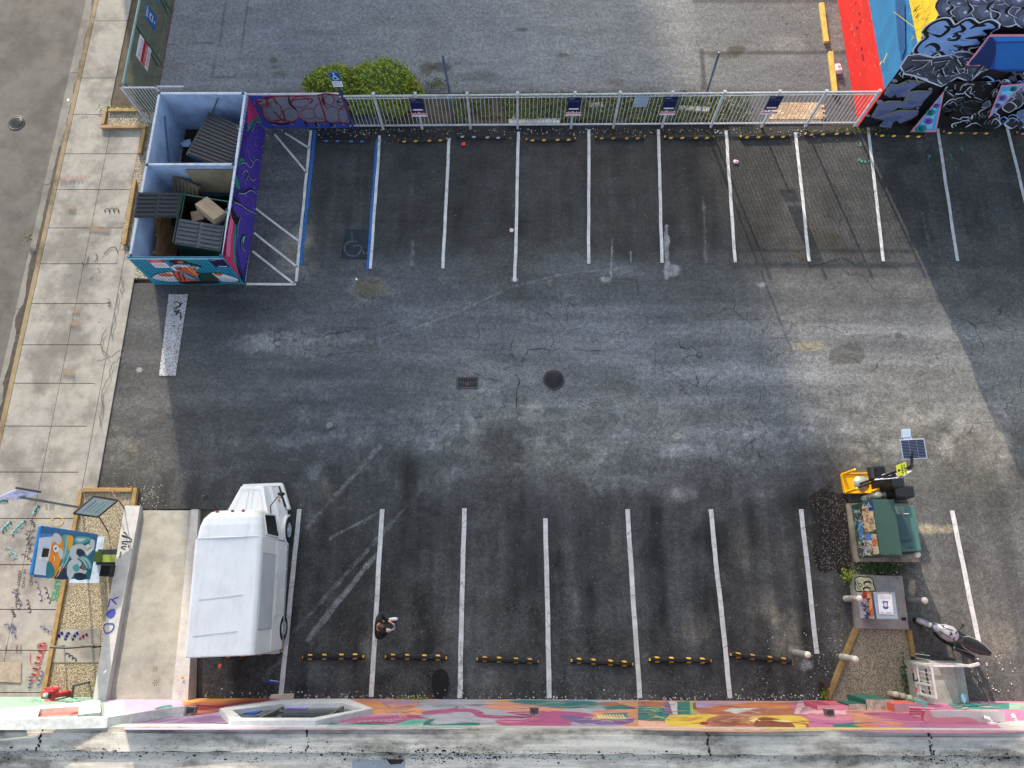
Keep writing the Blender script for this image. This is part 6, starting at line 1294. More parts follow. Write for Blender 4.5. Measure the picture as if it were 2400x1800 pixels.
for (x, y, s) in [(HWD-.075,YW1,1), (HWD-.075,YW2,1), (-HWD+.02,YW1,-1), (-HWD+.02,YW2,-1)]:
    w = partM(tr, 'wheel', lambda b: b.lathe((x-s*.09, y, .37), [(.20,0),(.34,0),(.37,.03),(.37,.16),(.34,.19),(.22,.19)], M_rubber, 24, (s,0,0)), TM)
    def f(b):
        b.lathe((x-s*.09, y, .37), [(.22,.15),(.22,.185),(.19,.17),(.08,.15),(.07,.19),(0,.195)], mat((176,190,204), .4), 20, (s,0,0))
    rm = partM(w, 'rim', f, TM)
    if s > 0:
        def f(b):
            for k in range(6): a = k*1.047; b.lathe((x+s*.065, y+math.cos(a)*.135, .37+math.sin(a)*.135), [(.026,0),(.026,.012),(0,.012)], M_black, 8, (s,0,0))
        partM(rm, 'rim_holes', f, TM)
# side windows, door and panels on the right side
def sideq(y0, y1, z0, z1, x=HWD+.015): return [V((x,y0,z0)), V((x,y1,z0)), V((x,y1,z1)), V((x,y0,z1))]
def f(b):
    q = [V((HWD-.0,YF+.12,1.38)), V((HWD-.12,YF+.70,1.42)), V((HWD-.135,YF+.63,2.24)), V((HWD-.02,YF+.12,2.24))]; q = [p+V((.035,0,0)) for p in q]; b.poly(q, mat((16,18,20), .08, 0, .1, spec=.8))
    b.add([p-V((.05,0,0)) for p in q]+q, [(0,1,5,4),(1,2,6,5),(2,3,7,6),(3,0,4,7)], M_black)
wn = partM(tr, 'side_window', f, TM)
def f(b):
    q = [V((HWD-.0,YF+.09,1.34)), V((HWD-.118,YF+.73,1.38)), V((HWD-.135,YF+.66,2.28)), V((HWD-.02,YF+.09,2.28))]; q = [p+V((.03,0,0)) for p in q]
    for a, c_ in zip(q, q[1:]+q[:1]): b.tube([a, c_], .020, M_tw, 6)
partM(wn, 'window_frame', f, TM)
def f(b): 
    b.poly([V((-.62,YC+.012,1.62)), V((.62,YC+.012,1.62)), V((.58,YC+.012,2.28)), V((-.58,YC+.012,2.28))][::-1], mat((22,26,30), .08))
partM(tr, 'windscreen', f, TM)
def f(b):
    b.box((HWD+.012, YR+.62, 1.46), (HWD+.024, YF-.42, 2.52), M_tw2)
dr = partM(tr, 'side_hatch', f, TM)
partM(dr, 'hatch_seam', lambda b: [b.box(a, c_, mat((126,130,136), .6)) for a, c_ in [((HWD+.02,YR+.61,1.45),(HWD+.026,YR+.622,2.53)), ((HWD+.02,YF-.43,1.45),(HWD+.026,YF-.418,2.53))]], TM)
partM(tr, 'side_rail', lambda b: b.bar((HWD+.02,YR+.02,1.42), (HWD+.02,YF-.02,1.42), .03, .05, M_tw), TM)
for y0, y1 in [(YR+.95,YF-1.02), (YF-.98,YF-.18)]:
    partM(tr, 'lower_panel', lambda b: b.box((HWD+.012, y0, .60), (HWD+.026, y1, 1.28), M_tw), TM)
for y in (-.25, .35, .9): partM(tr, 'marker_stud', lambda b: b.lathe((HWD+.012,y,.5), [(.018,0),(.018,.03),(0,.035)], M_tw, 8, (1,0,0)), TM)
for x in (-.42, 0, .30): partM(tr, 'clearance_light', lambda b: b.box((x-.035, YC-.05, 2.50), (x+.035, YC+.005, 2.545), mat((150,84,50), .4)), TM)
for x0, x1 in ((-.50, .0), (.02, .55)): partM(tr, 'wiper', lambda b: (b.tube([(x0,YC+.03,1.50), ((x0+x1)/2,YC+.07,1.52), (x1,YC+.06,1.50)], .012, M_black, 5), b.tube([(x0+.02,YC+.08,1.47), (x1-.1,YC+.09,1.47)], .010, M_black, 5)), TM)
for s in (-1, 1):
    mr = partM(tr, 'mirror_arm', lambda b: b.tube([(s*.74,YC-.02,1.55), (s*.76,YC+.18,1.72), (s*1.0,YC+.42,1.85), (s*1.12,YC+.40,1.86)], .016, M_black, 6), TM)
    partM(mr, 'mirror', lambda b: b.ball((s*1.10,YC+.50,1.85), .11, M_black, 10, (1,.55,1)), TM)
for z in (.62, .80, .98, 1.16): partM(tr, 'panel_rib', lambda b: b.box((HWD+.026, YR+.97, z), (HWD+.031, YF-.2, z+.012), M_tw2), TM)
partM(tr, 'rub_rail', lambda b: b.box((HWD+.012, YR+.02, .40), (HWD+.04, YF-.1, .47), mat((150,152,156), .5)), TM)
partM(tr, 'door_handle', lambda b: b.box((HWD-.03, YF+.10, 1.36), (HWD+.03, YF+.22, 1.40), M_black), TM)
partM(tr, 'door_seam', lambda b: b.box((HWD-.005, YF+.02, .62), (HWD+.008, YF+.035, 1.5), mat((130,134,140), .6)), TM)
partM(tr, 'rear_bumper', lambda b: b.bar((-.85,YR-.06,.44), (.85,YR-.06,.44), .10, .12, M_tw2), TM)
# ================================================================== LEFT GRAVEL BED: ADVERT BOARD, EASEL, SIGNPOST, STANDPIPE, PIPES
KX = -12.60
ky0, ky1 = .50, 1.78
wd_ = thing('advert_board', (-12.6, 1.1, 0), 'tall illustrated board with orange sunset and teal waves on a green base', 'sign board')
zt = lambda px: None
kx0, kx1 = PX(222, 1310, KX), PX(82, 1310, KX)
z0_, z1_ = kx0.z, kx1.z
def f(b):
    M_kb = mat((28,104,160), .4, 0, .1); b.box((KX-.10, ky0, z0_), (KX-.005, ky1, z1_), M_kb)
bd_ = part(wd_, 'cabinet', f, bevel=.05)
g_ = Paint(lambda x, y: PX(x, y, KX), (1,0,0), .004, .0008); z_ = zoom(0, 1100, 4.74)
kk = {k: paint(*v, d=.05) for k, v in dict(w=(200,214,226), sk=(70,130,190), b=(40,100,160), o=(234,142,30), t=(22,120,134), t2=(80,170,172), wv=(196,208,208), nv=(20,44,76), y=(226,170,60), wb=(226,232,234)).items()}
g_.fill(z_([(440,715),(1040,755),(1000,1225),(370,1200)]), kk['t'], False)
for p_, c in [([(440,712),(590,718),(510,1205),(368,1200)],'w'), ([(440,712),(590,716),(585,745),(436,760)],'sk'), ([(372,1165),(515,1180),(510,1206),(368,1200)],'b'), ([(440,880),(545,900),(530,1010),(420,1000)],'wb')]: g_.fill(z_(p_), kk[c], False)
for p_, c in [([(590,720),(660,725),(700,800),(720,900),(690,980),(650,1080),(640,1200),(560,1200),(520,1180),(520,1080),(560,900)],'o'), ([(590,720),(640,720),(680,770),(650,840),(600,800),(575,830)],'wv'), ([(640,880),(680,880),(700,940),(680,1000),(650,960)],'wv'), ([(520,1040),(560,1030),(600,1100),(600,1170),(570,1200),(510,1200)],'t'), ([(600,1200),(640,1100),(720,1100),(760,1150),(740,1220),(620,1220)],'nv'), ([(690,740),(760,740),(780,850),(760,950),(720,1000),(700,1080),(680,1040),(710,920)],'t2'), ([(740,740),(800,745),(810,800),(780,900),(750,870)],'y'), ([(820,780),(860,745),(1000,760),(960,810),(880,830),(830,820)],'t2'), ([(850,770),(950,770),(900,800),(860,800)],'wv'),
    ([(780,880),(820,840),(900,830),(960,870),(990,930),(960,960),(920,900),(860,880),(840,930),(870,980),(810,1000),(770,960)],'wv'), ([(850,900),(900,890),(930,940),(880,960),(850,940)],'nv'), ([(740,1080),(770,1020),(830,990),(900,1040),(880,1100),(960,1130),(900,1180),(830,1150),(780,1220),(740,1180)],'wv'), ([(800,1080),(850,1050),(880,1100),(850,1140),(810,1120)],'t2'), ([(830,1160),(900,1150),(960,1190),(920,1228),(840,1225)],'nv'), ([(900,980),(950,970),(1010,1040),(1000,1110),(940,1080)],'t2'), ([(1000,780),(1045,800),(1030,900),(990,860)],'wv')]: g_.fill(z_(p_), kk[c])
for p_ in [[(690,1100),(740,1000),(780,900)],[(730,760),(720,900),(690,1000)],[(880,970),(960,1010),(1000,1100)],[(860,980),(920,1020),(960,1090)],[(640,1180),(660,1100),(690,1040)]]: g_.stroke(z_(p_), .045, kk['wv'], taper=True)
for p_ in [[(600,1180),(680,1050)],[(590,1190),(650,1080)],[(610,1200),(700,1070)]]: g_.stroke(z_(p_), .03, kk['y'], False)
q = z_([(608,880)])[0]; g_.blob(q, 6.5, 9, kk['wb'], 16, 0, 0); g_.blob(q, 2.6, 3.6, mat((70,90,120), .5), 4, .7, 0)
q = z_([(925,1090)])[0]; g_.blob(q, 4.5, 8, kk['o'], 14, 0, .03); g_.blob(q, 3.2, 6, kk['b'], 14, 0, .03)
for (x, y) in [(970,850),(990,900),(960,930)]: g_.blob(z_([(x, y)])[0], 5, 4.5, kk['wb'], 8, random.random(), .4); 
g_.blob(z_([(975,880)])[0], 2, 2, kk['o'], 6); g_.stroke(z_([(580,960),(590,990),(585,1020)]), .03, kk['wb'])
g_.mb.build('artwork', bd_)
part(wd_, 'handle', lambda b: b.box((KX+.004, .98, PX(103,1300,KX).z-.03), (KX+.10, 1.2, PX(103,1300,KX).z+.10), M_black))
part(wd_, 'stand', lambda b: (b.box((KX-.2, .98, .06), (KX-.06, 1.28, z0_), mat((110,130,64), .6)), b.box((KX-.22, .9, .06), (KX+.5, 1.36, .14), mat((30,36,40), .6)), b.box((KX-.05, .98, .14), (KX+.55, 1.2, .16), mat((132,150,70), .6))))
ps = PX(228, 1330, -12.2)
bb = MB(); bb.box((-12.42, .55, .06), (-12.1, .88, .55), mat((26,27,30), .5))
for i in range(6): bb.box((-12.38+i*.045, .58, .551), (-12.36+i*.045, .85, .565), M_black)
bb.build('speaker_box', None, 'small black ribbed box beside the foot of the illustrated board', 'box', bevel=.02)
b = MB(); b.poly([P(x, y, .064) for x, y in [(168,1258),(245,1258),(232,1367),(160,1367)]][::-1], mat((168,184,196), .5, 0, .3, 6, .1)); b.build('clear_mat', None, 'pale translucent sheet lying on the gravel under the illustrated board', 'sheet')
# easel sign: framed whiteboard on thin legs
wb = thing('easel_sign', (-13.0, 2.6, 0), 'framed whiteboard with teal handwriting on black wire legs', 'sign')
fc = [P(*zoom(0,1100,4.74)([p])[0], z) for p, z in [((815,490),1.35), ((1085,530),.75), ((1310,345),.75), ((1040,300),1.35)]]
wl = fc
nn_ = (fc[1]-fc[0]).cross(fc[3]-fc[0]).normalized()
part(wb, 'board', lambda b: b.hexa([p-nn_*.02 for p in fc], fc, mat((164,180,180), .4, 0, .1)))
part(wb, 'frame', lambda b: [b.bar(a, c_, .035, .045, M_black, nn_) for a, c_ in zip(fc, fc[1:]+fc[:1])])
for a, c_ in [((1100,530),(1200,690)), ((1320,350),(1395,450))]:
    part(wb, 'leg', lambda b: b.tube([P(*zoom(0,1100,4.74)([a])[0], .75), P(*zoom(0,1100,4.74)([c_])[0], .06)], .018, M_black, 6))
part(wb, 'leg', lambda b: b.tube([P(*zoom(0,1100,4.74)([(1310,350)])[0], .75), P(*zoom(0,1100,4.74)([(1212,197)])[0], .03)], .014, mat((90,70,54), .6), 6))
g_ = Paint(lambda x, y: V((0,0,0)), nn_); 
def bil(s, t): return fc[0].lerp(fc[1], s).lerp(fc[3].lerp(fc[2], s), t)
g_ = Paint(bil, nn_, .004)
for i in range(4): g_.scribble(.25+.16*i, .18, .25+.16*i, .80-.1*(i % 2), .018, mat((60,160,140), .6) if i else mat((60,80,120), .6), 6, .05)
g_.mb.build('handwriting', wb)
# parking sign on a grey post, top left of the bed
pb, pt_ = V((-13.65, 2.5, .03)), None
sg_ = thing('street_sign', (-13.62, 2.45, 0), 'white and blue parking sign on a grey post leaning into the left edge of view', 'sign')
ct = P(46, 1166, 2.9); bs = P(193, 1189, .1)
bs.y = (bs.y+ct.y)/2+.02; zz1 = 3.0; tp_ = V((bs.x, ct.y, zz1))
part(sg_, 'post', lambda b: b.bar(V((bs.x, bs.y, 0)), tp_, .06, .06, mat((120,132,138), .45, .3, .25)))
c4 = [PY(x, y, ct.y) for x, y in [(0,1166),(43,1174),(95,1160),(46,1148)]]
M_sp = mat((170,182,206), .45, 0, .12, 4, .03); M_spb = mat((52,56,132), .5)
q4 = [P(*zoom(0,1100,4.74)([p])[0], z) for p, z in [((-60,330),2.60), ((200,345),2.60), ((440,270),2.95), ((170,225),2.95)]]
nq = (q4[1]-q4[0]).cross(q4[3]-q4[0]).normalized()
part(sg_, 'panel', lambda b: b.hexa([p-nq*.02 for p in q4], q4, M_sp)); part(sg_, 'back_frame', lambda b: b.bar(q4[3]+V((0,.05,-.02)), q4[2]+V((0,.05,-.02)), .05, .06, M_black))
def f(b):
    g2 = lambda s, t: q4[0].lerp(q4[1], s).lerp(q4[3].lerp(q4[2], s), t)+nq*.004
    b.poly([g2(.22,.25), g2(.80,.25), g2(.80,.78), g2(.22,.78)], M_spb); text(b, 'P', g2(.42,.32)+nq*.002, g2(.62,.32)-g2(.42,.32), g2(.42,.70)-g2(.42,.32), M_sp); text(b, 'PARKING', g2(.15,.84)+nq*.001, g2(.85,.84)-g2(.15,.84), g2(.15,.93)-g2(.15,.84), M_spb); text(b, 'PUBLIC', g2(.25,.08)+nq*.001, g2(.75,.08)-g2(.25,.08), g2(.25,.18)-g2(.25,.08), M_spb)
part(sg_, 'lettering', f)
# red standpipe
spz = .85; wh_ = P(124, 1613, spz); sx, sy = wh_.x, wh_.y; st = thing('standpipe', (sx, YS, .1), 'red fire standpipe with handwheel against the wall at the bottom left', 'standpipe')
M_rd = mat((176,36,48), .45, 0, .2, 6, .05)
part(st, 'body', lambda b: (b.lathe((sx, YS, spz), [(.15,0),(.15,.05),(.09,.07),(.09,.22),(.115,.24),(.115,.30),(.05,.33),(.035,sy-YS)], M_rd, 14, (0,1,0)), b.tube([(sx, YS+.14, spz), (sx, YS+.14, .06)], .075, M_rd, 10)))
part(st, 'handwheel', lambda b: (b.tube([(sx+math.cos(a)*.19, sy, spz+math.sin(a)*.19) for a in np.linspace(0, 6.283, 17)], .020, M_rd, 6), b.tube([(sx-.19,sy,spz),(sx+.19,sy,spz)], .014, M_rd, 6), b.tube([(sx,sy,spz-.19),(sx,sy,spz+.19)], .014, M_rd, 6)))
part(st, 'outlet_cap', lambda b: b.lathe((sx-.07, YS+.16, spz), [(.07,0),(.07,.12),(.055,.14),(0,.14)], mat((150,180,160), .5), 10, (-1,0,0)))
part(st, 'name_plate', lambda b: b.box((sx-.05, YS+.1, spz+.088), (sx+.05, YS+.2, spz+.095), M_black))
b = MB(); b.box((sx-.55, -2.80, .03), (sx-.30, -2.6, .45), M_rd); b.box((sx-.50, -2.76, .45), (sx-.35, -2.64, .52), mat((120,130,120), .6)); b.build('valve_box', None, 'low red box left of the fire standpipe', 'box', bevel=.02)
Mpipe = mat((64,66,66), .5, .2, .3)
b = MB(); z_ = zoom(0,1450,4.74); b.tube([P(*z_([(790,935)])[0], .06), P(*z_([(820,745)])[0], .55), P(*z_([(990,705)])[0], .60)], .035, Mpipe, 8); b.tube([P(*z_([(990,705)])[0], .60), P(*z_([(985,712)])[0], .06)], .03, Mpipe, 8); b.build('handrail', None, 'bent dark pipe rail on the gravel right of the red standpipe', 'pipe')
b = MB(); b.tube([P(*z_([(560,315)])[0], .55), P(*z_([(740,325)])[0], .55), P(*z_([(1050,300)])[0], .55)], .035, Mpipe, 8)
for x in (600, 1030): b.tube([P(*z_([(x,318)])[0], .55), P(*z_([(x,318)])[0], .55)-V((0,0,.5))], .028, Mpipe, 6)
b.build('hitching_rail', None, 'horizontal dark pipe rail over the tagged concrete strip', 'pipe')
# ================================================================== BOLLARDS
def bollard(bx, by, h, label, lean=(0,0), col=(188,188,180), band=None):
    c = P(bx, by); t = thing('bollard', c, label, 'bollard', 'white-domed steel bollards'); T_ = c+V((lean[0], lean[1], h))
    part(t, 'post', lambda b: b.tube([c, T_], .088, mat(col, .5, 0, .3, 6, .1), 16)); part(t, 'dome', lambda b: b.lathe(T_, [(.092,-.02),(.09,.0),(.075,.03),(.04,.052),(0,.058)], mat((212,208,192), .55, 0, .12, 6, .05), 18, T_-c))
    if band: part(t, 'band', lambda b: b.tube([c.lerp(T_, .35), c.lerp(T_, .8)], .0895, mat(band, .6, 0, .5, 14, .3), 16, False))
bollard(2024, 1169, .96, 'bollard between the yellow kiosk base and the green transformer', band=(150,154,146)); bollard(2098, 1206, .93, 'bollard at the upper right corner of the green transformer'); bollard(2110, 1304, .97, 'bollard at the lower right corner of the green transformer'); bollard(2126, 1407, .96, 'bollard with a red mark right of the concrete slab', col=(126,128,128)); bollard(1982, 1403, .9, 'sticker-covered bollard left of the illustrated small cabinet', band=(176,160,156)); bollard(1862, 1529, .92, 'bollard at the end of the slanting wheel stop', (.03,.0), (150,152,146)); bollard(1972, 1539, .9, 'pale bollard standing over the slanting timber')
# ================================================================== TRANSFORMER
tf = thing('transformer_cabinet', P(2050, 1250), 'big dark green transformer cabinet with a graffiti-covered west side', 'utility cabinet')
tx0, ty0, ty1 = 10.32, 1.18, 2.76; zp = .14; M_tg = mat((48,76,66), .5, 0, .12, 1.5, .05); M_tg2 = mat((64,106,98), .5, 0, .15, 1.5, .05); M_tg3 = mat((40,68,70), .5, 0, .1, 1.5, .05)
part(tf, 'plinth', lambda b: b.box((tx0-.10, ty0-.12, 0), (12.15, ty1+.06, zp), concrete('plinth_concrete', (140,130,112), .5)), bevel=.01)
wc = PX(2038, 1172, tx0); zt1 = Hz = 1.50
part(tf, 'main_cabinet', lambda b: b.box((tx0, ty0, zp), (tx0+.62, ty1, zt1), M_tg), bevel=.012)
part(tf, 'rear_cabinet', lambda b: b.box((tx0+.62, ty0+.14, zp), (11.72, ty1-.12, 1.12), M_tg2), bevel=.03)
part(tf, 'raised_lid', lambda b: b.box((tx0+.64, ty0+.42, 1.12), (11.42, ty1-.40, 1.32), M_tg3), bevel=.01)
part(tf, 'vent_strip', lambda b: b.box((tx0+.66, ty1-.395, 1.121), (11.40, ty1-.15, 1.135), mat((96,122,108), .6)))
part(tf, 'latch', lambda b: b.box((11.25, ty1-.40, 1.325), (11.4, ty1-.385, 1.335), M_swht))
part(tf, 'door_gap', lambda b: b.box((tx0-.004, ty0+.58, zp), (tx0-.001, ty0+.595, zt1), M_black))
g_ = Paint(lambda x, y: V((tx0, ty0+x*(ty1-ty0), zp+y*(zt1-zp))), (-1,0,0), .005, .0002)
g_.fill([(.45,.48),(.92,.50),(.9,.95),(.46,.97)], paint(206,176,126), False); g_.fill([(.80,.75),(.98,.76),(.97,.98),(.80,.98)], paint(30,60,140), False); g_.fill([(.35,.2),(.7,.25),(.66,.4),(.4,.42)], paint(40,120,176)); g_.fill([(.02,.7),(.4,.74),(.38,.97),(.03,.96)], paint(206,190,160), False); g_.fill([(.06,.35),(.25,.4),(.28,.7),(.05,.66)], paint(190,196,200))
g_.fill([(.62,.62),(.68,.60),(.69,.72),(.62,.73)], paint(190,40,40)); g_.fill([(.18,.75),(.28,.74),(.28,.95),(.18,.95)], paint(200,110,60)); g_.fill([(.3,.5),(.4,.5),(.4,.7),(.3,.72)], paint(70,130,190))
gw = [paint(200,206,204), paint(200,206,204), paint(190,196,190), paint(40,60,44), paint(60,130,190), paint(190,60,50), paint(30,34,34), paint(214,170,90)]
for i in range(150):
    x, y = random.uniform(.03,.93), random.uniform(.12,.92); q = [(x, y)]
    for k in range(random.choice([2,3,4])): q.append((min(.99, max(.01, q[-1][0]+random.uniform(-.06,.06))), min(.98, max(.03, q[-1][1]+random.uniform(-.12,.12)))))
    g_.stroke(q, random.uniform(.008,.022), random.choice(gw))
g_.mb.build('graffiti', tf)
g_ = Paint(lambda x, y: P(x, y, zt1), (0,0,1), .003); z_ = zoom(1980, 1150, 8.295); Mt2 = mat((18,30,28), .6)
for p_ in [[(720,1230),(660,1260),(680,1320),(750,1350)],[(700,1240),(740,1260),(730,1330),(770,1240),(790,1330)],[(800,1340),(810,1260),(850,1300),(860,1250)],[(880,1200),(890,1330),(920,1230),(1000,1240)],[(900,1280),(960,1270)],[(980,1300),(1020,1290),(1010,1330)],[(780,1350),(860,1330),(960,1290)]]: g_.stroke(z_(p_), .012, Mt2)
g_.mb.build('black_tag', tf)
g_ = Paint(lambda x, y: P(x, y, 1.12), (0,0,1), .004); 
for p_ in [[(1170,1090),(1210,1140),(1230,1100)],[(1250,1130),(1260,1080),(1290,1130),(1310,1060)],[(1310,1120),(1340,1080)]]: g_.stroke(z_(p_), .012, Mt2)
g_.mb.build('black_tag', tf)
# ================================================================== CONCRETE SLAB WITH SMALL CABINET
pd = [P(x, y, .16) for x, y in [(1995,1346), (2115,1350), (2131,1476), (2007,1473)]]
pad = MB(); pad.prism([(p.x, p.y) for p in pd], 0, .16, M_concg); pado = pad.build('utility_pad', None, 'square concrete slab with doodled face and cyan letters below the transformer', 'slab', bevel=.012)
g_ = Paint(lambda x, y: P(x, y, .16), (0,0,1), .003); z_ = zoom(1970, 1330, 6.144); Mkk = mat((18,18,18), .7); Mcr = mat((196,184,150), .7)
A_ = z_([(210,250),(205,170),(240,140),(290,128),(360,140),(420,140),(465,180),(470,240),(490,290),(480,340),(250,345),(215,300)]); g_.fill(A_, Mcr); g_.stroke(A_, .03, Mkk, closed=True)
for x, y in [(385,228),(375,310)]: q = z_([(x, y)])[0]; g_.blob(q, 9.5, 6, Mkk, 14, 0, .02); g_.blob((q[0]+.6, q[1]+2), 7, 3.2, Mcr, 12, 0, .05)
g_.stroke(z_([(250,235),(280,225),(310,260),(290,270),(260,275)]), .02, Mkk); g_.stroke(z_([(215,200),(225,250),(250,300),(300,335)]), .02, Mkk); g_.stroke(z_([(240,190),(250,240),(290,300)]), .015, Mkk)
for x in (300, 325): g_.stroke(z_([(x, 180), (x+6, 195)]), .012, Mkk)
Mcy = mat((70,150,160), .8)
for p_ in [[(545,270),(570,275)],[(555,190),(552,205)],[(600,290),(615,275),(630,290),(615,305),(600,290)],[(680,210),(690,320)],[(655,270),(710,265)],[(745,295),(760,280),(772,295),(758,308),(745,295)]]: g_.stroke(z_(p_), .014, Mcy)
g_.fill(z_([(870,720),(940,715),(940,770),(910,760),(880,768)]), Mkk, False); g_.mb.build('doodles', pado)
sc_ = thing('utility_box', P(2050, 1420, .16), 'small cabinet with orange and blue art on its side and an upside-down poster on top', 'utility cabinet')
bx0 = P(2003, 1389, .16).x; by1, by0 = P(2010, 1389, .16).y-.0, 0; tz = 1.14
T4c = [P(x, y, tz) for x, y in [(2046.5,1388),(2097,1388.6),(2105,1451),(2050,1450.4)]]
T4c[3].x = T4c[0].x; B4c = [V((p.x, p.y, .16)) for p in T4c]; B4c[0].x = B4c[3].x = T4c[0].x
part(sc_, 'cabinet', lambda b: b.hexa([B4c[3], B4c[2], B4c[1], B4c[0]], [T4c[3], T4c[2], T4c[1], T4c[0]], mat((150,166,172), .5, 0, .2)), bevel=.008)
po = [P(x, y, tz+.012) for x, y in [(2054.6,1391),(2091,1391),(2096,1442),(2060,1440.7)]]   # NW NE SE SW
def f(b):
    b.poly([p+V((0,0,-.004)) for p in (po[3], po[2], po[1], po[0])], mat((190,150,150), .5)); c_ = sum(po, V((0,0,0)))/4; pi = [p.lerp(c_, .07)+V((0,0,.001)) for p in po]; b.poly([pi[3], pi[2], pi[1], pi[0]], mat((222,222,222), .5))
pst = part(sc_, 'poster', f)
def f(b):
    o, u, v = po[1]+V((0,0,.003)), po[0]-po[1], po[2]-po[1]     # seen upside-down: reading from the north
    L = lambda s_, x0, x1, y0, y1, m: text(b, s_, o+u*x0+v*y0, u*(x1-x0), v*(y1-y0), m)
    rdm, nvm = mat((176,50,50), .5), mat((40,50,90), .5)
    L('I WANT', .10, .56, .84, .94, nvm); L('YOU', .62, .88, .84, .94, rdm); L('DOWNLOAD', .15, .85, .18, .25, rdm); L('THE PARKING APP', .2, .8, .10, .14, nvm)
    b.poly([o+u*a+v*c_+V((0,0,.001)) for a, c_ in [(.3,.35),(.7,.35),(.62,.55),(.7,.62),(.6,.72),(.4,.72),(.3,.62),(.38,.55)]], mat((60,90,150), .5)); b.poly([o+u*a+v*c_+V((0,0,.002)) for a, c_ in [(.42,.42),(.58,.42),(.58,.6),(.42,.6)]], mat((214,206,196), .5)); b.poly([o+u*a+v*c_+V((0,0,.002)) for a, c_ in [(.45,.60),(.55,.60),(.55,.68),(.45,.68)]], rdm)
part(pst, 'printing', f)
g_ = Paint(lambda x, y: V((T4c[0].x, B4c[3].y+x*(B4c[0].y-B4c[3].y), .16+y*(tz-.16))), (-1,0,0), .006, .0008)
g_.fill([(0,0),(1,0),(1,1),(0,1)], paint(190,188,196), False); g_.fill([(.1,.55),(.5,.6),(.95,.5),(.98,.9),(.5,.95),(.1,.85)], paint(214,120,56)); g_.fill([(.3,.65),(.6,.7),(.9,.6),(.9,.8),(.5,.85)], paint(226,180,110)); g_.fill([(.75,.3),(.98,.35),(.98,.6),(.8,.6)], paint(196,60,40)); g_.fill([(0,.88),(1,.9),(1,1),(0,1)], paint(60,80,130), False)
for i in range(16): x, y = random.uniform(.05,.8), random.uniform(.1,.6); g_.stroke([(x, y), (x+random.uniform(-.1,.15), y+.15), (x+random.uniform(-.1,.2), y+.22)], .035, paint(50,54,120), taper=True)
g_.mb.build('side_art', sc_)
# ================================================================== LANDING WITH STEPS AND RAILING
ld = thing('concrete_landing', P(2200, 1600), 'raised concrete landing with steps and tags against the mural wall', 'steps')
Lx0, Lx1 = P(2117, 1545, .1).x+.45, P(2234, 1550, .50).x; Ly1 = P(2200, 1550, .5).y; Lh = .50
part(ld, 'platform', lambda b: b.box((Lx0-.42, YS+.0, 0), (Lx1, Ly1, Lh), concrete('landing_concrete', (158,158,146), .3)), bevel=.008)
part(ld, 'step', lambda b: b.box((Lx1, YS, 0), (Lx1+.24, Ly1-.01, .34), concrete('step_concrete', (150,156,146), .3)), bevel=.008)
part(ld, 'step', lambda b: b.box((Lx1+.24, YS, 0), (Lx1+.46, Ly1-.02, .17), concrete('step_concrete', (146,156,150), .3)), bevel=.008)
M_rl = mat((206,206,200), .45, 0, .15)
rl = thing('railing', V((Lx0-.4, (Ly1+YS)/2, .5)), 'white tubular railing around the concrete landing', 'railing')
RX = Lx0-.36; zr = 1.35
part(rl, 'top_rail', lambda b: b.bar((RX, Ly1-.05, zr), (RX, YS+.25, zr), .05, .045, M_rl)); part(rl, 'top_rail', lambda b: b.bar((RX, Ly1-.05, zr), (Lx1-.05, Ly1-.05, zr), .05, .045, M_rl)); part(rl, 'top_rail', lambda b: b.bar((Lx1-.05, Ly1-.05, zr), (Lx1+.42, Ly1-.02, .98), .07, .05, M_rl))
part(rl, 'bottom_rail', lambda b: b.bar((RX, Ly1-.05, .62), (RX, YS+.25, .62), .03, .03, M_rl)); part(rl, 'bottom_rail', lambda b: b.bar((RX, Ly1-.05, .62), (Lx1-.05, Ly1-.05, .62), .03, .03, M_rl))
for x, y in [(RX, Ly1-.05), (RX, YS+.27), (Lx1-.05, Ly1-.05), (RX+.0, (Ly1+YS)/2)]: part(rl, 'post', lambda b: b.box((x-.025, y-.025, .5), (x+.025, y+.025, zr), M_rl))
part(rl, 'balusters', lambda b: [b.box((RX-.006, YS+.3+i*.115, .62), (RX+.006, YS+.312+i*.115, zr), M_rl) for i in range(10)])
part(rl, 'balusters', lambda b: [b.box((RX+.1+i*.115, Ly1-.056, .62), (RX+.112+i*.115, Ly1-.044, zr), M_rl) for i in range(10)])
g_ = Paint(lambda x, y: P(x, y, Lh), (0,0,1), .004); z_ = zoom(1900, 1450, 4.424)
for i in range(4):
    pass
for p_ in [[(975,480),(1000,510),(960,505)],[(1060,560),(1070,640),(1100,640)],[(1110,620),(1110,660),(1150,650)],[(1140,740),(1190,780),(1150,800)],[(1190,520),(1240,800)]]: g_.stroke(z_(p_), .05, Mkk, False)
for p_ in [[(1030,510),(1060,520),(1050,560)],[(1070,700),(1110,720),(1090,770)],[(1110,560),(1140,570),(1120,590)],[(1180,820),(1210,840),(1190,860)]]: g_.fill(z_(p_), paint(190,70,80), False)
g_.fill(z_([(1255,660),(1290,670),(1270,682)]), paint(110,170,190)); g_.fill(z_([(1560,780),(1620,800),(1600,870),(1560,860)]), paint(130,170,190))
g_.mb.build('tags', ld)
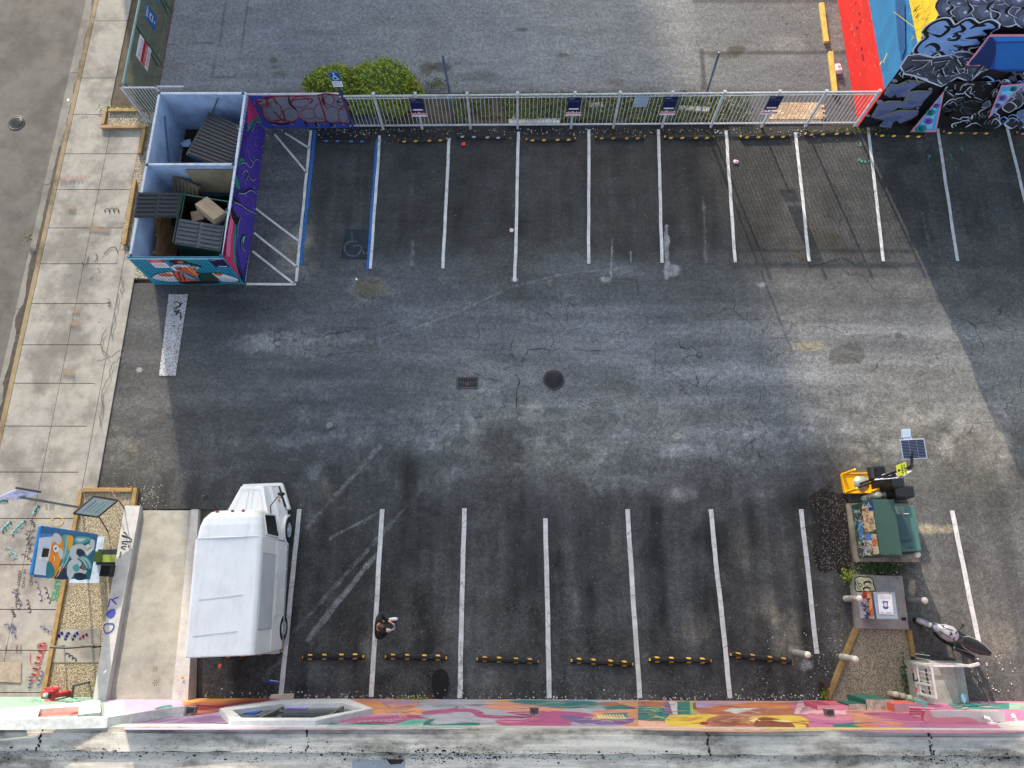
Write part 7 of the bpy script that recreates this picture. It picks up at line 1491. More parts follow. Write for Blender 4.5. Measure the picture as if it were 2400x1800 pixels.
# ================================================================== METER BOXES, PIPES, DUCT, CAMERAS ON THE WALL
def wbox(name, px0, px1, rb, rf, rk, mf, mt, label, cat='meter box'):
    """box on the wall, from photograph rows of its front foot, front top edge and back top edge"""
    zt_ = PY(px0, rk, YS).z; yf = P(px0, rf, zt_).y; zb = max(.1, PY(px0, rb, yf).z); x0, x1 = P(px0, rf, zt_).x, P(px1, rf, zt_).x
    t = thing(name, ((x0+x1)/2, YS, zb), label, cat)
    part(t, 'case', lambda b: b.box((x0, YS+.01, zb), (x1, yf, zt_-.012), mf), bevel=.008); part(t, 'lid', lambda b: b.box((x0-.006, YS+.012, zt_-.011), (x1+.006, yf+.008, zt_), mt)); return t, x0, x1, yf, zb, zt_
Mpk, Mpk2, Mgn2, Mrw = paint(186,84,108), paint(204,130,146), paint(36,98,84), mat((178,164,150), .7, 0, .5, 6, .2)
t, a, c_, yf, zb, zt_ = wbox('meter_box', 1916, 1988, 1642, 1654, 1667, Mpk, Mpk2, 'pink striped meter box leftmost in the row on the mural wall')
g_ = Paint(lambda x, y: V((a+x*(c_-a), yf, zb+y*(zt_-zb-.02))), (0,1,0), .004)
for i in range(5): g_.stroke([(.05+i*.09,.1),(.10+i*.09,.95)], .03, random.choice([paint(170,40,66), Mgn2]), False)
g_.mb.build('painted_stripes', t)
wbox('meter_box', 1990, 2028, 1642, 1651, 1666, Mgn2, Mrw, 'small teal meter box with rusty top right of the pink striped one')
wbox('meter_box', 2030, 2093, 1627, 1640, 1666, Mgn2, Mrw, 'large teal meter box with big rusty white top on the mural wall'); wbox('meter_box', 2096, 2160, 1641, 1650, 1672, paint(200,100,76), paint(176,132,140), 'coral meter box next to the cream pipe stubs')
wbox('meter_box', 2145, 2172, 1637, 1643, 1660, paint(90,150,138), paint(104,160,148), 'pale teal box tucked beside the landing railing')
Mye = mat((208,200,160), .6, 0, .15)
for i, (x, y, l) in enumerate([(2084,1625,'leftmost capped cream pipe stub, over the big teal meter box'),(2100,1629,'second capped cream pipe stub from the left'),(2116,1633,'middle capped cream pipe stub before the coral box'),(2132,1637,'lowest capped cream pipe stub, right of the middle one'),(2141,1629,'capped cream pipe stub nearest the railing')]):
    q = P(x, y); b = MB(); b.tube([V((q.x, q.y, .02)), V((q.x, q.y+.02, .42))], .075, Mye, 12); b.lathe(V((q.x, q.y+.02, .42)), [(.08,-.03),(.08,.01),(0,.012)], mat((206,202,172), .6), 12)
    b.build('pipe_stub', None, l, 'pipe', 'row of capped cream pipe stubs')
q = P(1948, 1640, .6); b = MB(); b.tube([V((q.x, YS+.5, .05)), V((q.x, YS+.5, .45))], .10, mat((60,40,38), .6, 0, .3), 12); b.build('drain_pipe', None, 'short dark brown pipe in front of the pink striped meter box', 'pipe')
b = MB(); cc0 = PY(2122, 1676, YS); [b.tube([(cc0.x+.1, YS+.06+i*.06, cc0.z+i*.02), (cc0.x+.62, YS+.06+i*.06, cc0.z+.25+i*.02)], .028, paint(200,110,130), 8) for i in range(3)]; b.build('conduit_pipes', None, 'three short pink conduits between meter box and duct', 'pipe')
du, dx0, dx1, yf, zb, zt_ = wbox('wall_duct', 2170, 2352, 1663.5, 1667, 1695, mat((172,168,168), .55, 0, .15, 2, .04), mat((178,172,172), .55, 0, .2, 2, .05), 'long boxy duct, pink at its left end, on the mural wall above the landing', 'duct')
g_ = Paint(lambda x, y: V((dx0+x*(dx1-dx0), YS+.01+y*(yf-YS), zt_)), (0,0,1), .004); g_.fill([(0,0),(.62,0),(.5,.5),(.12,.45),(.05,1),(0,1)], paint(186,122,130)); g_.mb.build('pink_paint', du); part(du, 'end_plate', lambda b: b.box((dx0-.010, YS+.012, zb), (dx0-.004, yf-.002, zt_), Mpk))
def camera_(px, py, tx, ty, label):
    c = PY(px, py, YS); q = P(tx, ty, c.z-.08); t = thing('security_camera', (c.x, YS, c.z), label, 'camera', 'white wall cameras'); Mc = mat((214,214,212), .4); k = V((c.x-.03, YS+.12, c.z-.02)); d = (q-k).normalized()
    part(t, 'mount', lambda b: (b.box((c.x-.10, YS+.01, c.z-.05), (c.x+.10, YS+.05, c.z+.05), Mc), b.tube([(c.x, YS+.05, c.z), k], .025, Mc, 8)))
    part(t, 'camera_body', lambda b: b.tube([k, q], .045, Mc, 12)); part(t, 'lens', lambda b: b.tube([q, q+d*.012], .038, M_black, 12))
camera_(2327, 1699, 2305, 1681, 'white bullet camera on the pink paint below the duct'); camera_(2385, 1697, 2372, 1674, 'white bullet camera nearest the right picture edge on the wall')
# ================================================================== PAY KIOSK ON ITS YELLOW BASE
kb = [P(x, y, .14) for x, y in [(1972,1110),(2035,1109),(2046.5,1154.5),(1980.5,1156)]]
M_yk = mat((240,178,16), .4, 0, .08, 3, .03); kp = P(2012, 1133); kp.z = 0
kk_ = thing('pay_kiosk', kp, 'solar pay kiosk with black machine on a bright yellow weighted base', 'kiosk')
def f(b): b.hexa([V((p.x, p.y, .02)) for p in (kb[3], kb[2], kb[1], kb[0])], [kb[3], kb[2], kb[1], kb[0]], M_yk)
base_ = part(kk_, 'base', f, bevel=.02)
part(base_, 'base_rim', lambda b: [b.bar(a+V((0,0,.02)), c_+V((0,0,.02)), .03, .04, M_yk) for a, c_ in zip(kb, kb[1:]+kb[:1])])
part(kk_, 'round_plate', lambda b: b.lathe(V((kp.x+.02, kp.y-.02, .142)), [(.24,0),(.24,.012),(0,.012)], mat((150,156,158), .4, .3, .2), 28))
for i, h in ((0,.95), (3,.85), (2,.72)):
    p = kb[i].lerp(sum(kb, V((0,0,0)))/4, .10); part(kk_, 'corner_post', lambda b: (b.tube([V((p.x, p.y, .14)), V((p.x, p.y, h))], .045, M_yk, 12), b.lathe(V((p.x, p.y, h)), [(.046,0),(.03,.03),(0,.035)], M_yk if i != 2 else M_black, 12)))
part(kk_, 'pole', lambda b: b.tube([V((kp.x-.02, kp.y-.03, .15)), V((kp.x-.02, kp.y-.03, 3.15))], .035, M_black, 10))
sl = PX(2133, 1096, kp.x)
part(kk_, 'stay', lambda b: b.bar(V((kp.x-.05, kp.y-.13, .15)), V((kp.x+.0, kp.y-.10, 2.2)), .05, .09, M_black))
mx = kp.x+.32
part(kk_, 'machine', lambda b: b.box((mx-.02, kp.y-.32, .14), (mx+.36, kp.y+.10, 1.40), mat((26,27,29), .35, 0, .1)), bevel=.04)
part(kk_, 'ribbed_hood', lambda b: (b.tube([(mx-.20, kp.y-.02, .95), (mx-.20, kp.y+.34, .95)], .24, mat((34,36,40), .5, 0, .15), 20), [b.box((mx-.38, kp.y+.03+i*.05, 1.15), (mx-.02, kp.y+.045+i*.05, 1.2), M_black) for i in range(6)]))
part(kk_, 'battery_box', lambda b: b.box((mx+.45, kp.y-.52, .04), (mx+1.05, kp.y-.16, .62), mat((28,28,29), .35, 0, .2)), bevel=.05)
bq = [P(2048,1125,1.2), P(2070,1111,1.25), P(2137,1103,2.65), P(2113,1119,2.55)]; bn = (bq[1]-bq[0]).cross(bq[3]-bq[0]).normalized(); bn = bn if bn.dot(V((0,0,22))-bq[0]) > 0 else -bn
part(kk_, 'info_board', lambda b: b.hexa([p-bn*.02 for p in bq], bq, mat((184,184,198), .4, 0, .1)))
def f(b):
    g2 = lambda s_, t_: bq[0].lerp(bq[1], s_).lerp(bq[3].lerp(bq[2], s_), t_)+bn*.004
    for a0, a1, t0, t1, c_ in [(.15,.85,.10,.22,(60,66,130)), (.2,.8,.28,.62,(44,56,124)), (.15,.85,.68,.74,(150,60,70)), (.2,.8,.80,.92,(70,76,140))]: b.poly([g2(a0,t0), g2(a1,t0), g2(a1,t1), g2(a0,t1)], mat(c_, .5))
    b.poly([g2(.35,.36)+bn*.001, g2(.65,.36)+bn*.001, g2(.65,.54)+bn*.001, g2(.35,.54)+bn*.001], mat((184,184,198), .4, 0, .1))
part(kk_, 'panel_print', f)
def f(b): b.box((kp.x-.085, kp.y-.20, 2.46), (kp.x-.07, kp.y+.12, 2.98), mat((196,206,70), .45, 0, .08))
ph = part(kk_, 'pay_sign', f, bevel=.004)
def f(b):
    x = kp.x-.0885; o = V((x, kp.y+.10, 0)); U_ = V((0,-1,0)); m = mat((40,48,20), .5)
    text(b, 'PAY', V((x, kp.y+.06, 2.84)), V((0,-.20,0)), V((0,0,.09)), m, offset=.01); text(b, 'HERE', V((x, kp.y+.08, 2.72)), V((0,-.24,0)), V((0,0,.09)), m, offset=.01)
    b.poly([V((x, kp.y-.04+a, 2.52+h)) for a, h in [(0,0),(-.06,.07),(-.02,.07),(-.02,.15),(.02,.15),(.02,.07),(.06,.07)]], m)
part(ph, 'lettering', f)
part(kk_, 'clamp', lambda b: (b.ball((kp.x-.02, kp.y-.03, 3.0), .07, M_black, 8), b.tube([(kp.x-.12, kp.y-.06, 2.98), (kp.x+.10, kp.y+.02, 3.02)], .02, M_black, 6)))
sp4 = [P(x, y, z) for x, y, z in [(2109,1031,3.34), (2166,1028,3.34), (2174,1074,3.12), (2116,1077,3.12)]]
sc4 = sum(sp4, V((0,0,0)))/4; sn = (sp4[1]-sp4[0]).cross(sp4[3]-sp4[0]).normalized(); sn = sn if sn.z > 0 else -sn
part(kk_, 'panel_arm', lambda b: b.bar((kp.x-.02, kp.y-.03, 3.12), sc4-sn*.05, .05, .05, M_black))
pv = part(kk_, 'solar_panel', lambda b: b.hexa([p-sn*.03 for p in (sp4[3], sp4[2], sp4[1], sp4[0])], [sp4[3], sp4[2], sp4[1], sp4[0]], mat((206,210,216), .35, .4, .1)))
def f(b):
    g2 = lambda s, t: sp4[0].lerp(sp4[1], s).lerp(sp4[3].lerp(sp4[2], s), t)+sn*.003; m = mat((16,22,48), .15, 0, .05, spec=.6)
    for i in range(3):
        for j in range(12):
            s0, s1, t0, t1 = .04+i*.31, .04+i*.31+.30, .04+j*.0775, .04+j*.0775+.066; b.poly([g2(s0,t1), g2(s1,t1), g2(s1,t0), g2(s0,t0)], m)
part(pv, 'solar_cells', f)
an = [P(x, y, 3.30) for x, y in [(2115.5,1005),(2134,1005),(2136,1025),(2117,1026)]]
part(kk_, 'antenna_box', lambda b: b.hexa([p-V((0,0,.1)) for p in (an[3], an[2], an[1], an[0])], [an[3], an[2], an[1], an[0]], mat((150,170,186), .4, 0, .08)), bevel=.012)
part(kk_, 'antenna_bracket', lambda b: b.bar(an[3].lerp(an[2], .1)-V((0,.02,.03)), an[3].lerp(an[2], 1.1)-V((0,.02,.03)), .06, .03, mat((186,192,196), .4)))
# ================================================================== MOTORCYCLE
MA, MBk = P(2156, 1455, .3), P(2290, 1522, .3); md = (MBk-MA); md.z = 0; ML = md.length; ang = math.atan2(md.y, md.x)
MM = Matrix.Translation(((MA.x+MBk.x)/2, (MA.y+MBk.y)/2, 0)) @ Matrix.Rotation(ang, 4, 'Z') @ Matrix.Rotation(R_(5), 4, 'X')   # local x: front -> rear, z up
mo = thing('motorcycle', ((MA.x+MBk.x)/2, (MA.y+MBk.y)/2, 0), 'silver and black motorcycle parked beside the landing railing', 'motorcycle')
M_sil = mat((150,146,154), .25, .25, .08, 3, .03); M_gl = mat((14,14,15), .16, 0, .08, 3, .02, spec=.6); M_seat = mat((22,22,19), .3, 0, .12, 4, .04)
for x, nm in ((-.72,'front_wheel'), (.66,'rear_wheel')):
    w = partM(mo, nm, lambda b: b.lathe((x, -.055, .31), [(.22,0),(.29,.0),(.315,.03),(.315,.08),(.29,.11),(.22,.11)], M_rubber, 26, (0,1,0)), MM)
    partM(w, 'rim', lambda b: (b.lathe((x, -.04, .31), [(.22,0),(.20,.04),(.22,.08)], mat((120,120,122), .3, .7, .1), 24, (0,1,0)), [b.bar((x,0,.31), (x+math.cos(a)*.21, 0, .31+math.sin(a)*.21), .03, .03, M_black, V((0,1,0))) for a in (0,1.257,2.513,3.77,5.03)]), MM)
partM(mo, 'front_fender', lambda b: [b.hexa([V((-.72+math.cos(a)*.33, -.07, .31+math.sin(a)*.33)), V((-.72+math.cos(a+.3)*.33, -.07, .31+math.sin(a+.3)*.33)), V((-.72+math.cos(a+.3)*.33, .07, .31+math.sin(a+.3)*.33)), V((-.72+math.cos(a)*.33, .07, .31+math.sin(a)*.33))], [V((-.72+math.cos(a)*.345, -.05, .31+math.sin(a)*.345)), V((-.72+math.cos(a+.3)*.345, -.05, .31+math.sin(a+.3)*.345)), V((-.72+math.cos(a+.3)*.345, .05, .31+math.sin(a+.3)*.345)), V((-.72+math.cos(a)*.345, .05, .31+math.sin(a)*.345))], M_sil) for a in np.arange(.3, 2.6, .3)], MM)
for s in (-1, 1): partM(mo, 'fork', lambda b: b.tube([(-.72, s*.10, .31), (-.52, s*.11, .92)], .025, mat((130,130,132), .3, .6, .1), 8), MM)
def shell(b, rings, m, n=14):   # rings: (x, zc, half width, half height)
    secs = [[(x, math.cos(6.283*k/n)*w, zc+math.sin(6.283*k/n)*h) for k in range(n)] for x, zc, w, h in rings]
    vs = [v for s_ in secs for v in s_]; b.add(vs, [(k*n+i, k*n+(i+1) % n, (k+1)*n+(i+1) % n, (k+1)*n+i) for k in range(len(secs)-1) for i in range(n)], m, True); b.add(secs[0], [tuple(range(n))], m); b.add(secs[-1], [tuple(range(n-1,-1,-1))], m)
partM(mo, 'front_fairing', lambda b: shell(b, [(-.70,.70,.04,.03), (-.60,.76,.12,.09), (-.45,.84,.20,.13), (-.28,.88,.23,.15), (-.16,.90,.19,.12), (-.08,.90,.10,.08)], M_sil), MM)
partM(mo, 'leg_shield', lambda b: shell(b, [(-.62,.55,.05,.10), (-.45,.55,.20,.20), (-.2,.52,.27,.26), (.1,.50,.26,.22), (.4,.52,.20,.16)], M_gl), MM)
partM(mo, 'fairing_stripe', lambda b: (b.bar((-.60,.07,.935), (-.30,.11,1.01), .018, .01, M_black), b.bar((-.60,-.07,.935), (-.30,-.11,1.01), .018, .01, M_black), b.bar((-.36,.05,1.02), (-.30,0,1.03), .03, .01, M_black), b.bar((-.36,-.05,1.02), (-.30,0,1.03), .03, .01, M_black)), MM)
partM(mo, 'headlight', lambda b: b.lathe((-.76,0,.70), [(.07,0),(.06,.03),(0,.045)], mat((190,196,200), .1), 14, (-1,0,.3)), MM)
partM(mo, 'body', lambda b: shell(b, [(-.50,.45,.10,.16), (-.25,.46,.20,.24), (.05,.44,.22,.24), (.35,.50,.20,.20), (.60,.58,.13,.13), (.82,.66,.06,.06)], M_gl), MM)
partM(mo, 'fuel_tank', lambda b: shell(b, [(-.20,.80,.06,.06), (-.10,.82,.15,.12), (.05,.80,.17,.12), (.16,.77,.12,.08)], M_gl), MM)
st_ = partM(mo, 'seat', lambda b: shell(b, [(.06,.84,.09,.04), (.22,.84,.165,.06), (.45,.84,.185,.07), (.66,.88,.15,.06), (.86,.92,.07,.04)], M_seat), MM)
partM(st_, 'seat_piping', lambda b: [b.tube([(.10,s*.10,.84), (.22,s*.172,.84), (.45,s*.192,.85), (.66,s*.158,.885), (.86,s*.07,.925)], .012, M_sil, 6) for s in (-1, 1)], MM)
partM(mo, 'tail_light', lambda b: b.box((.90,-.05,.80), (.93,.05,.85), mat((90,20,20), .2)), MM)
partM(mo, 'exhaust', lambda b: b.tube([(.05,-.20,.28), (.35,-.24,.30), (.80,-.25,.42)], [.03,.045,.05], mat((60,60,62), .3, .6, .2), 10), MM)
partM(mo, 'side_trim', lambda b: b.tube([(-.1,-.23,.50), (.3,-.225,.52), (.75,-.13,.66)], .014, M_sil, 6), MM)
hb = partM(mo, 'handlebar', lambda b: b.tube([(-.10,-.38,1.04), (-.16,-.22,1.03), (-.24,0,1.0), (-.16,.22,1.03), (-.10,.38,1.04)], .017, M_black, 8), MM)
for s in (-1, 1):
    partM(hb, 'grip', lambda b: b.tube([(-.13,s*.28,1.037), (-.10,s*.39,1.04)], .026, M_black, 8), MM)
    mi = partM(hb, 'mirror', lambda b: (b.tube([(-.15,s*.22,1.03), (-.22,s*.34,1.18)], .010, M_black, 6), b.ball((-.22,s*.36,1.2), .06, M_black, 10, (.6,1,.8))), MM)
partM(mo, 'kickstand', lambda b: b.tube([(-.05,.14,.30), (-.02,.30,.03)], .014, M_black, 6), MM)
# ================================================================== PERSON
PM = Matrix.Translation((-3.90, -.80, 0))     # local x: facing direction (picture right), y: left side
def skin_mesh(name, chains, parent, m, M, sub=2):
    """one continuous skin grown on a branching chain of (point, radius) joints"""
    me = bpy.data.meshes.new('k'); vs = []; es = []; rs = []; idx = {}
    for ch in chains:
        prev = None
        for p, r in ch:
            k = tuple(round(c_, 4) for c_ in p)
            if k not in idx: idx[k] = len(vs); vs.append(p); rs.append(r)
            if prev is not None: es.append((prev, idx[k]))
            prev = idx[k]
    me.from_pydata(vs, es, []); o = bpy.data.objects.new('k', me); sc.collection.objects.link(o)
    md_ = o.modifiers.new('s', 'SKIN'); md_.use_smooth_shade = True
    for i, r in enumerate(rs):
        d = me.skin_vertices[0].data[i]; d.radius = (r, r) if not isinstance(r, tuple) else r; d.use_root = (i == 0)
    sb_ = o.modifiers.new('b', 'SUBSURF'); sb_.levels = sub
    dg_ = bpy.context.evaluated_depsgraph_get(); dg_.update(); e = o.evaluated_get(dg_); em = bpy.data.meshes.new_from_object(e)
    b = MB(); b.add([M @ v.co for v in em.vertices], [tuple(p.vertices) for p in em.polygons], m, True)
    bpy.data.objects.remove(o); bpy.data.meshes.remove(me); bpy.data.meshes.remove(em)
    return b.build(name, parent)
M_skin = mat((206,146,110), .55, 0, .06, 8, .03); M_shirt = mat((20,20,22), .85, 0, .2, 6, .08); M_jean = mat((26,28,36), .85, 0, .2, 6, .08); M_hair = mat((62,36,26), .55, 0, .35, 30, .25)
pe = thing('person', (-3.90, -.80, 0), 'person in black shirt and white shoes looking down at a phone', 'person')
hip = (.02, 0, .96); ch = (.03, 0, 1.18); up = (.05, 0, 1.42); nk = (.10, 0, 1.50); 
chains = [[(hip,.13), ((.02,0,1.06),.125), (ch,.14), ((.04,0,1.32),.120), (up,.066), (nk,.055), ((.15,0,1.565),.052)]]
LS, RS = (.03,.205,1.40), (.03,-.205,1.40)
for S_, y in ((LS,1), (RS,-1)):
    chains.append([(up,.066), (S_,.050), ((.02,y*.285,1.20),.044), ((.06,y*.285,1.08),.038), ((.22,y*.18,1.13),.032), ((.33,y*.115,1.19),.026), ((.37,y*.095,1.205),.030)])
    chains.append([(hip,.13), ((.02,y*.10,.88),.090), ((.04+.02*y,y*.11,.50),.058), ((.0+.04*y,y*.12,.30),.055), ((-.01+.07*y,y*.13,.10),.040)])
body = skin_mesh('body', chains, pe, M_skin, PM)
def f(b):
    # head, tilted forward
    vs = []; n = 16; k = 12; C0 = V((.19, 0, 1.66))
    Rh = Matrix.Rotation(R_(32), 3, 'Y')
    for i in range(k+1):
        th = math.pi*i/k
        for j in range(n):
            a = 6.28319*j/n; x, y, z = math.sin(th)*math.cos(a), math.sin(th)*math.sin(a), math.cos(th)
            w = 1-.22*max(0, -z); p = V((x*.108*w+(.015 if z < 0 and x > 0 else 0)*-z, y*.084*w, z*.135))
            if x > .93 and -.35 < z < .15: p.x += .018
            vs.append(C0+Rh @ p)
    b.add(vs, [(i*n+j, (i+1)*n+j, (i+1)*n+(j+1) % n, i*n+(j+1) % n) for i in range(k) for j in range(n)], M_skin, True)
    for s in (-1, 1): b.ball(C0+Rh @ V((-.0, s*.078, -.01)), .025, M_skin, 8, (.7,.4,1.1)); b.ball(C0+Rh @ V((.088, s*.03, .012)), .011, mat((40,30,26), .3), 8)
    b.ball(C0+Rh @ V((.108,0,-.018)), .017, M_skin, 8, (1,.8,1.2)); b.ball(C0+Rh @ V((.092,0,-.06)), .018, mat((160,88,76), .5), 8, (.5,1.2,.4))
    xf(b, PM)
head = part(pe, 'head', f)
def f(b):
    C0 = V((.183, 0, 1.667)); Rh = Matrix.Rotation(R_(32), 3, 'Y'); n = 18; k = 10; vs = []
    for i in range(k+1):
        th = math.pi*.62*i/k
        for j in range(n):
            a = 6.28319*j/n; x, y, z = math.sin(th)*math.cos(a), math.sin(th)*math.sin(a), math.cos(th)
            lim = 1.0 if x < .3 else 1.0; r = 1+.05*mnoise.noise(V((x*4, y*4, z*4)))
            z2 = z if x < .55 else max(z, .28); vs.append(C0+Rh @ V((x*.124*r-.008, y*.099*r, z2*.148*r)))
    b.add(vs, [(i*n+j, (i+1)*n+j, (i+1)*n+(j+1) % n, i*n+(j+1) % n) for i in range(k) for j in range(n)], M_hair, True); xf(b, PM)
part(head, 'hair', f)
shirt = [[((.02,0,.86),.155), ((.02,0,1.0),.15), (ch,.162), ((.04,0,1.32),.165), ((.045,0,1.42),.118), ((.055,0,1.45),.10)]]
for S_, y in ((LS,1), (RS,-1)): shirt.append([((.045,0,1.42),.118), (S_,.090), ((.02,y*.285,1.22),.080), ((.06,y*.29,1.09),.070), ((.22,y*.185,1.13),.056), ((.28,y*.15,1.16),.046)])
skin_mesh('shirt', shirt, pe, M_shirt, PM)
tr_ = [[((.02,0,.98),.135), ((.02,0,.90),.135)]]
for y in (1, -1): tr_.append([((.02,0,.90),.135), ((.02,y*.10,.82),.105), ((.04+.02*y,y*.11,.50),.078), ((.02*y+.02,y*.12,.26),.068), ((.07*y-.01,y*.13,.11),.06)])
skin_mesh('trousers', tr_, pe, M_jean, PM)
for y in (1, -1):
    x0 = -.05+.07*y+(.05 if y > 0 else .0)
    partM(pe, 'shoe', lambda b: (shell(b, [(x0-.05,.055,.03,.03), (x0,.06,.045,.05), (x0+.10,.055,.05,.045), (x0+.20,.045,.052,.035), (x0+.27,.04,.035,.025)], mat((222,222,228), .6, 0, .08)),), PM @ Matrix.Translation((0, y*.14, 0)) @ Matrix.Rotation(R_(6*y), 4, 'Z'))
# hands: palm plus five bent digits on each, closed round the phone
for y in (1, -1):
    W_ = V((.37, y*.095, 1.205)); C1 = V((.425, y*.06, 1.22)); dgt = []
    for i, (dx, L) in enumerate([(.030,.075), (.012,.08), (-.008,.075), (-.026,.06)]):
        a = C1+V((dx*.9, y*.012, -.012)); bq = a+V((.022, -y*.018, -.028)); c_ = bq+V((-.004, -y*.034, -.004)); d_ = c_+V((-.006, -y*.014, .010)); dgt.append([(tuple(C1),.024), (tuple(a),.012), (tuple(bq),.0095), (tuple(c_),.0085), (tuple(d_),.007)])
    a = W_+V((.022, -y*.012, .022)); dgt.append([(tuple(C1),.024), (tuple(a),.012), (tuple(a+V((.028,-y*.022,.012))),.010), (tuple(a+V((.05,-y*.032,.002))),.008)])
    skin_mesh('hand', [[(tuple(C1),.024), (tuple(W_.lerp(C1, .5)),.027), (tuple(W_),.025)]]+dgt, pe, M_skin, PM)
phn = MB(); phn.box((-.075,-.038,-.004), (.075,.038,.004), mat((20,22,26), .3)); phn.box((-.070,-.034,.0042), (.070,.034,.0048), mat((96,124,140), .12, 0, .02))
xf(phn, PM @ Matrix.Translation((.445, 0, 1.222)) @ Matrix.Rotation(R_(-18), 4, 'Y') @ Matrix.Rotation(R_(90), 4, 'Z')); phn.build('phone', None, 'dark phone with pale screen held in the person\'s hands', 'phone', bevel=.002)
# ================================================================== PLANTS
def leafmat(a, c_, d_):
    t = NT('leaf'); q = t.ramp(t.noise(9, 3), .35, .65); col = t.mix(q, a, c_); col = t.mix(t.ramp(t.noise(31, 2), .55, .75), col, d_); return t.done(col, .6)
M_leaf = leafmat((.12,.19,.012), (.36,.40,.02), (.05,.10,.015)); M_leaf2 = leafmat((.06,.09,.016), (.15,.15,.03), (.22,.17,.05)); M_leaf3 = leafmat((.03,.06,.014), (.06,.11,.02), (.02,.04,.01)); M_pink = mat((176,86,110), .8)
def leaves(b, pts, size, m, up=.5):
    n = len(pts); vs = []; 
    for p in pts:
        d = V((random.gauss(0,1), random.gauss(0,1), random.gauss(up,1))).normalized(); a = d.orthogonal().normalized(); a = (a*math.cos(random.random()*6)+d.cross(a)*math.sin(random.random()*6)); c_ = d.cross(a); s = size*random.uniform(.6, 1.3)
        vs += [p-a*s, p+c_*s*.55, p+a*s, p-c_*s*.55]
    b.add(vs, [(4*i, 4*i+1, 4*i+2, 4*i+3) for i in range(n)], m)
bush = thing('bush', P(870, 270), 'bright green double-lobed bush trimmed round behind the picket fence', 'bush')
lob = [(V((-6.60,17.75,.72)), 1.12, .75, .80), (V((-4.88,17.8,.80)), 1.18, .82, .90), (V((-5.75,17.7,.55)), .95, .65, .70), (V((-6.0,17.6,.5)), 1.3, .6, .62), (V((-4.5,17.65,.55)), 1.0, .6, .6)]
def f(b):
    pts = []
    for c_, rx, ry, rz in lob:
        for i in range(8500):
            d = V((random.gauss(0,1), random.gauss(0,1), random.gauss(0,1))).normalized(); r = 1+random.gauss(-.03,.055); nn = 1+.13*mnoise.noise(d*2.2+c_)+.15*mnoise.noise(d*6+c_)
            p = c_+V((d.x*rx*r*nn, d.y*ry*r*nn, d.z*rz*r*nn)); 
            if p.z > .02: pts.append(p)
    for c_, rx, ry, rz in lob[:2]:
        for i in range(60):     # stray shoots breaking the outline
            d = V((random.gauss(0,1), random.gauss(0,1), abs(random.gauss(0,1)))).normalized(); L = random.uniform(.08,.28)
            for k in range(9): pts.append(c_+V((d.x*rx, d.y*ry, d.z*rz))+d*L*k/9+V((random.gauss(0,.02), random.gauss(0,.02), random.gauss(0,.02))))
    leaves(b, pts, .042, M_leaf, .6)
part(bush, 'foliage', f)
part(bush, 'dark_core', lambda b: [b.ball(c_, .90, M_leaf3, 16, (rx, ry, rz)) for c_, rx, ry, rz in lob])  # solid dark core filling each lobe behind the leaves
part(bush, 'pink_blossom', lambda b: leaves(b, [c_+V((random.choice([-1,1])*rx*random.uniform(.9,1.12), random.gauss(0,.3), random.gauss(0,.4))) for c_, rx, ry, rz in lob[:2] for i in range(70)], .035, M_pink))
part(bush, 'trunk', lambda b: (b.tube([(-6.5,17.9,0), (-6.5,17.9,.6)], .05, mat((70,54,40), .9)), b.tube([(-4.8,17.9,0), (-4.8,17.9,.6)], .05, mat((70,54,40), .9))))
vb_ = MB(); leaves(vb_, [V((-4.98+random.gauss(0,.28)+(1.6-z)*.3, 16.98+random.gauss(0,.1), z)) for z in [random.uniform(.15, 1.65) for _ in range(650)]], .04, M_leaf, .3); leaves(vb_, [V((-4.9+random.gauss(0,.4), 16.98, random.uniform(.3,1.2))) for _ in range(60)], .03, M_pink); vb_.build('climbing_vine', None, 'light green vine trailing through the fence below the bush', 'vine')
b = MB(); b.prism([(-4.9,16.74), (8.4,16.74), (8.3,18.05), (-3.6,18.15)], -.02, .02, M_dirt); b.build('planting_bed', kind='structure')
b = MB(); pts = []; pts2 = []
XX = rng.uniform(-2.4, 8.6, 40000); YY_ = rng.uniform(16.85, 18.08, 40000); HH = fbm(XX, YY_, 1.3, 61, 4); KK = rng.rand(40000); ZZ = np.abs(rng.randn(40000))*.10
for x, y, h, k, z in zip(XX, YY_, HH, KK, ZZ):
    if h < .30+.08*(x < -1.4) or (7.7 < x and k < .8): continue
    (pts if h < .56 or k < .5 else pts2).append(V((x, y, .03+z*(h*1.6))))
leaves(b, pts, .036, M_leaf2, 1.2); leaves(b, pts2, .036, M_leaf3, 1.2)
b.build('ground_cover', None, 'low dark ivy filling the strip behind the picket fence', 'ground cover', kind='stuff')
def tuft(name, px, py, rx, ry, n, h, m, label, cat='weeds'):
    c_ = P(px, py); b = MB(); leaves(b, [c_+V((random.gauss(0,rx), random.gauss(0,ry), random.uniform(.01,h))) for _ in range(n)], .035, m, .9); b.build(name, None, label, cat)
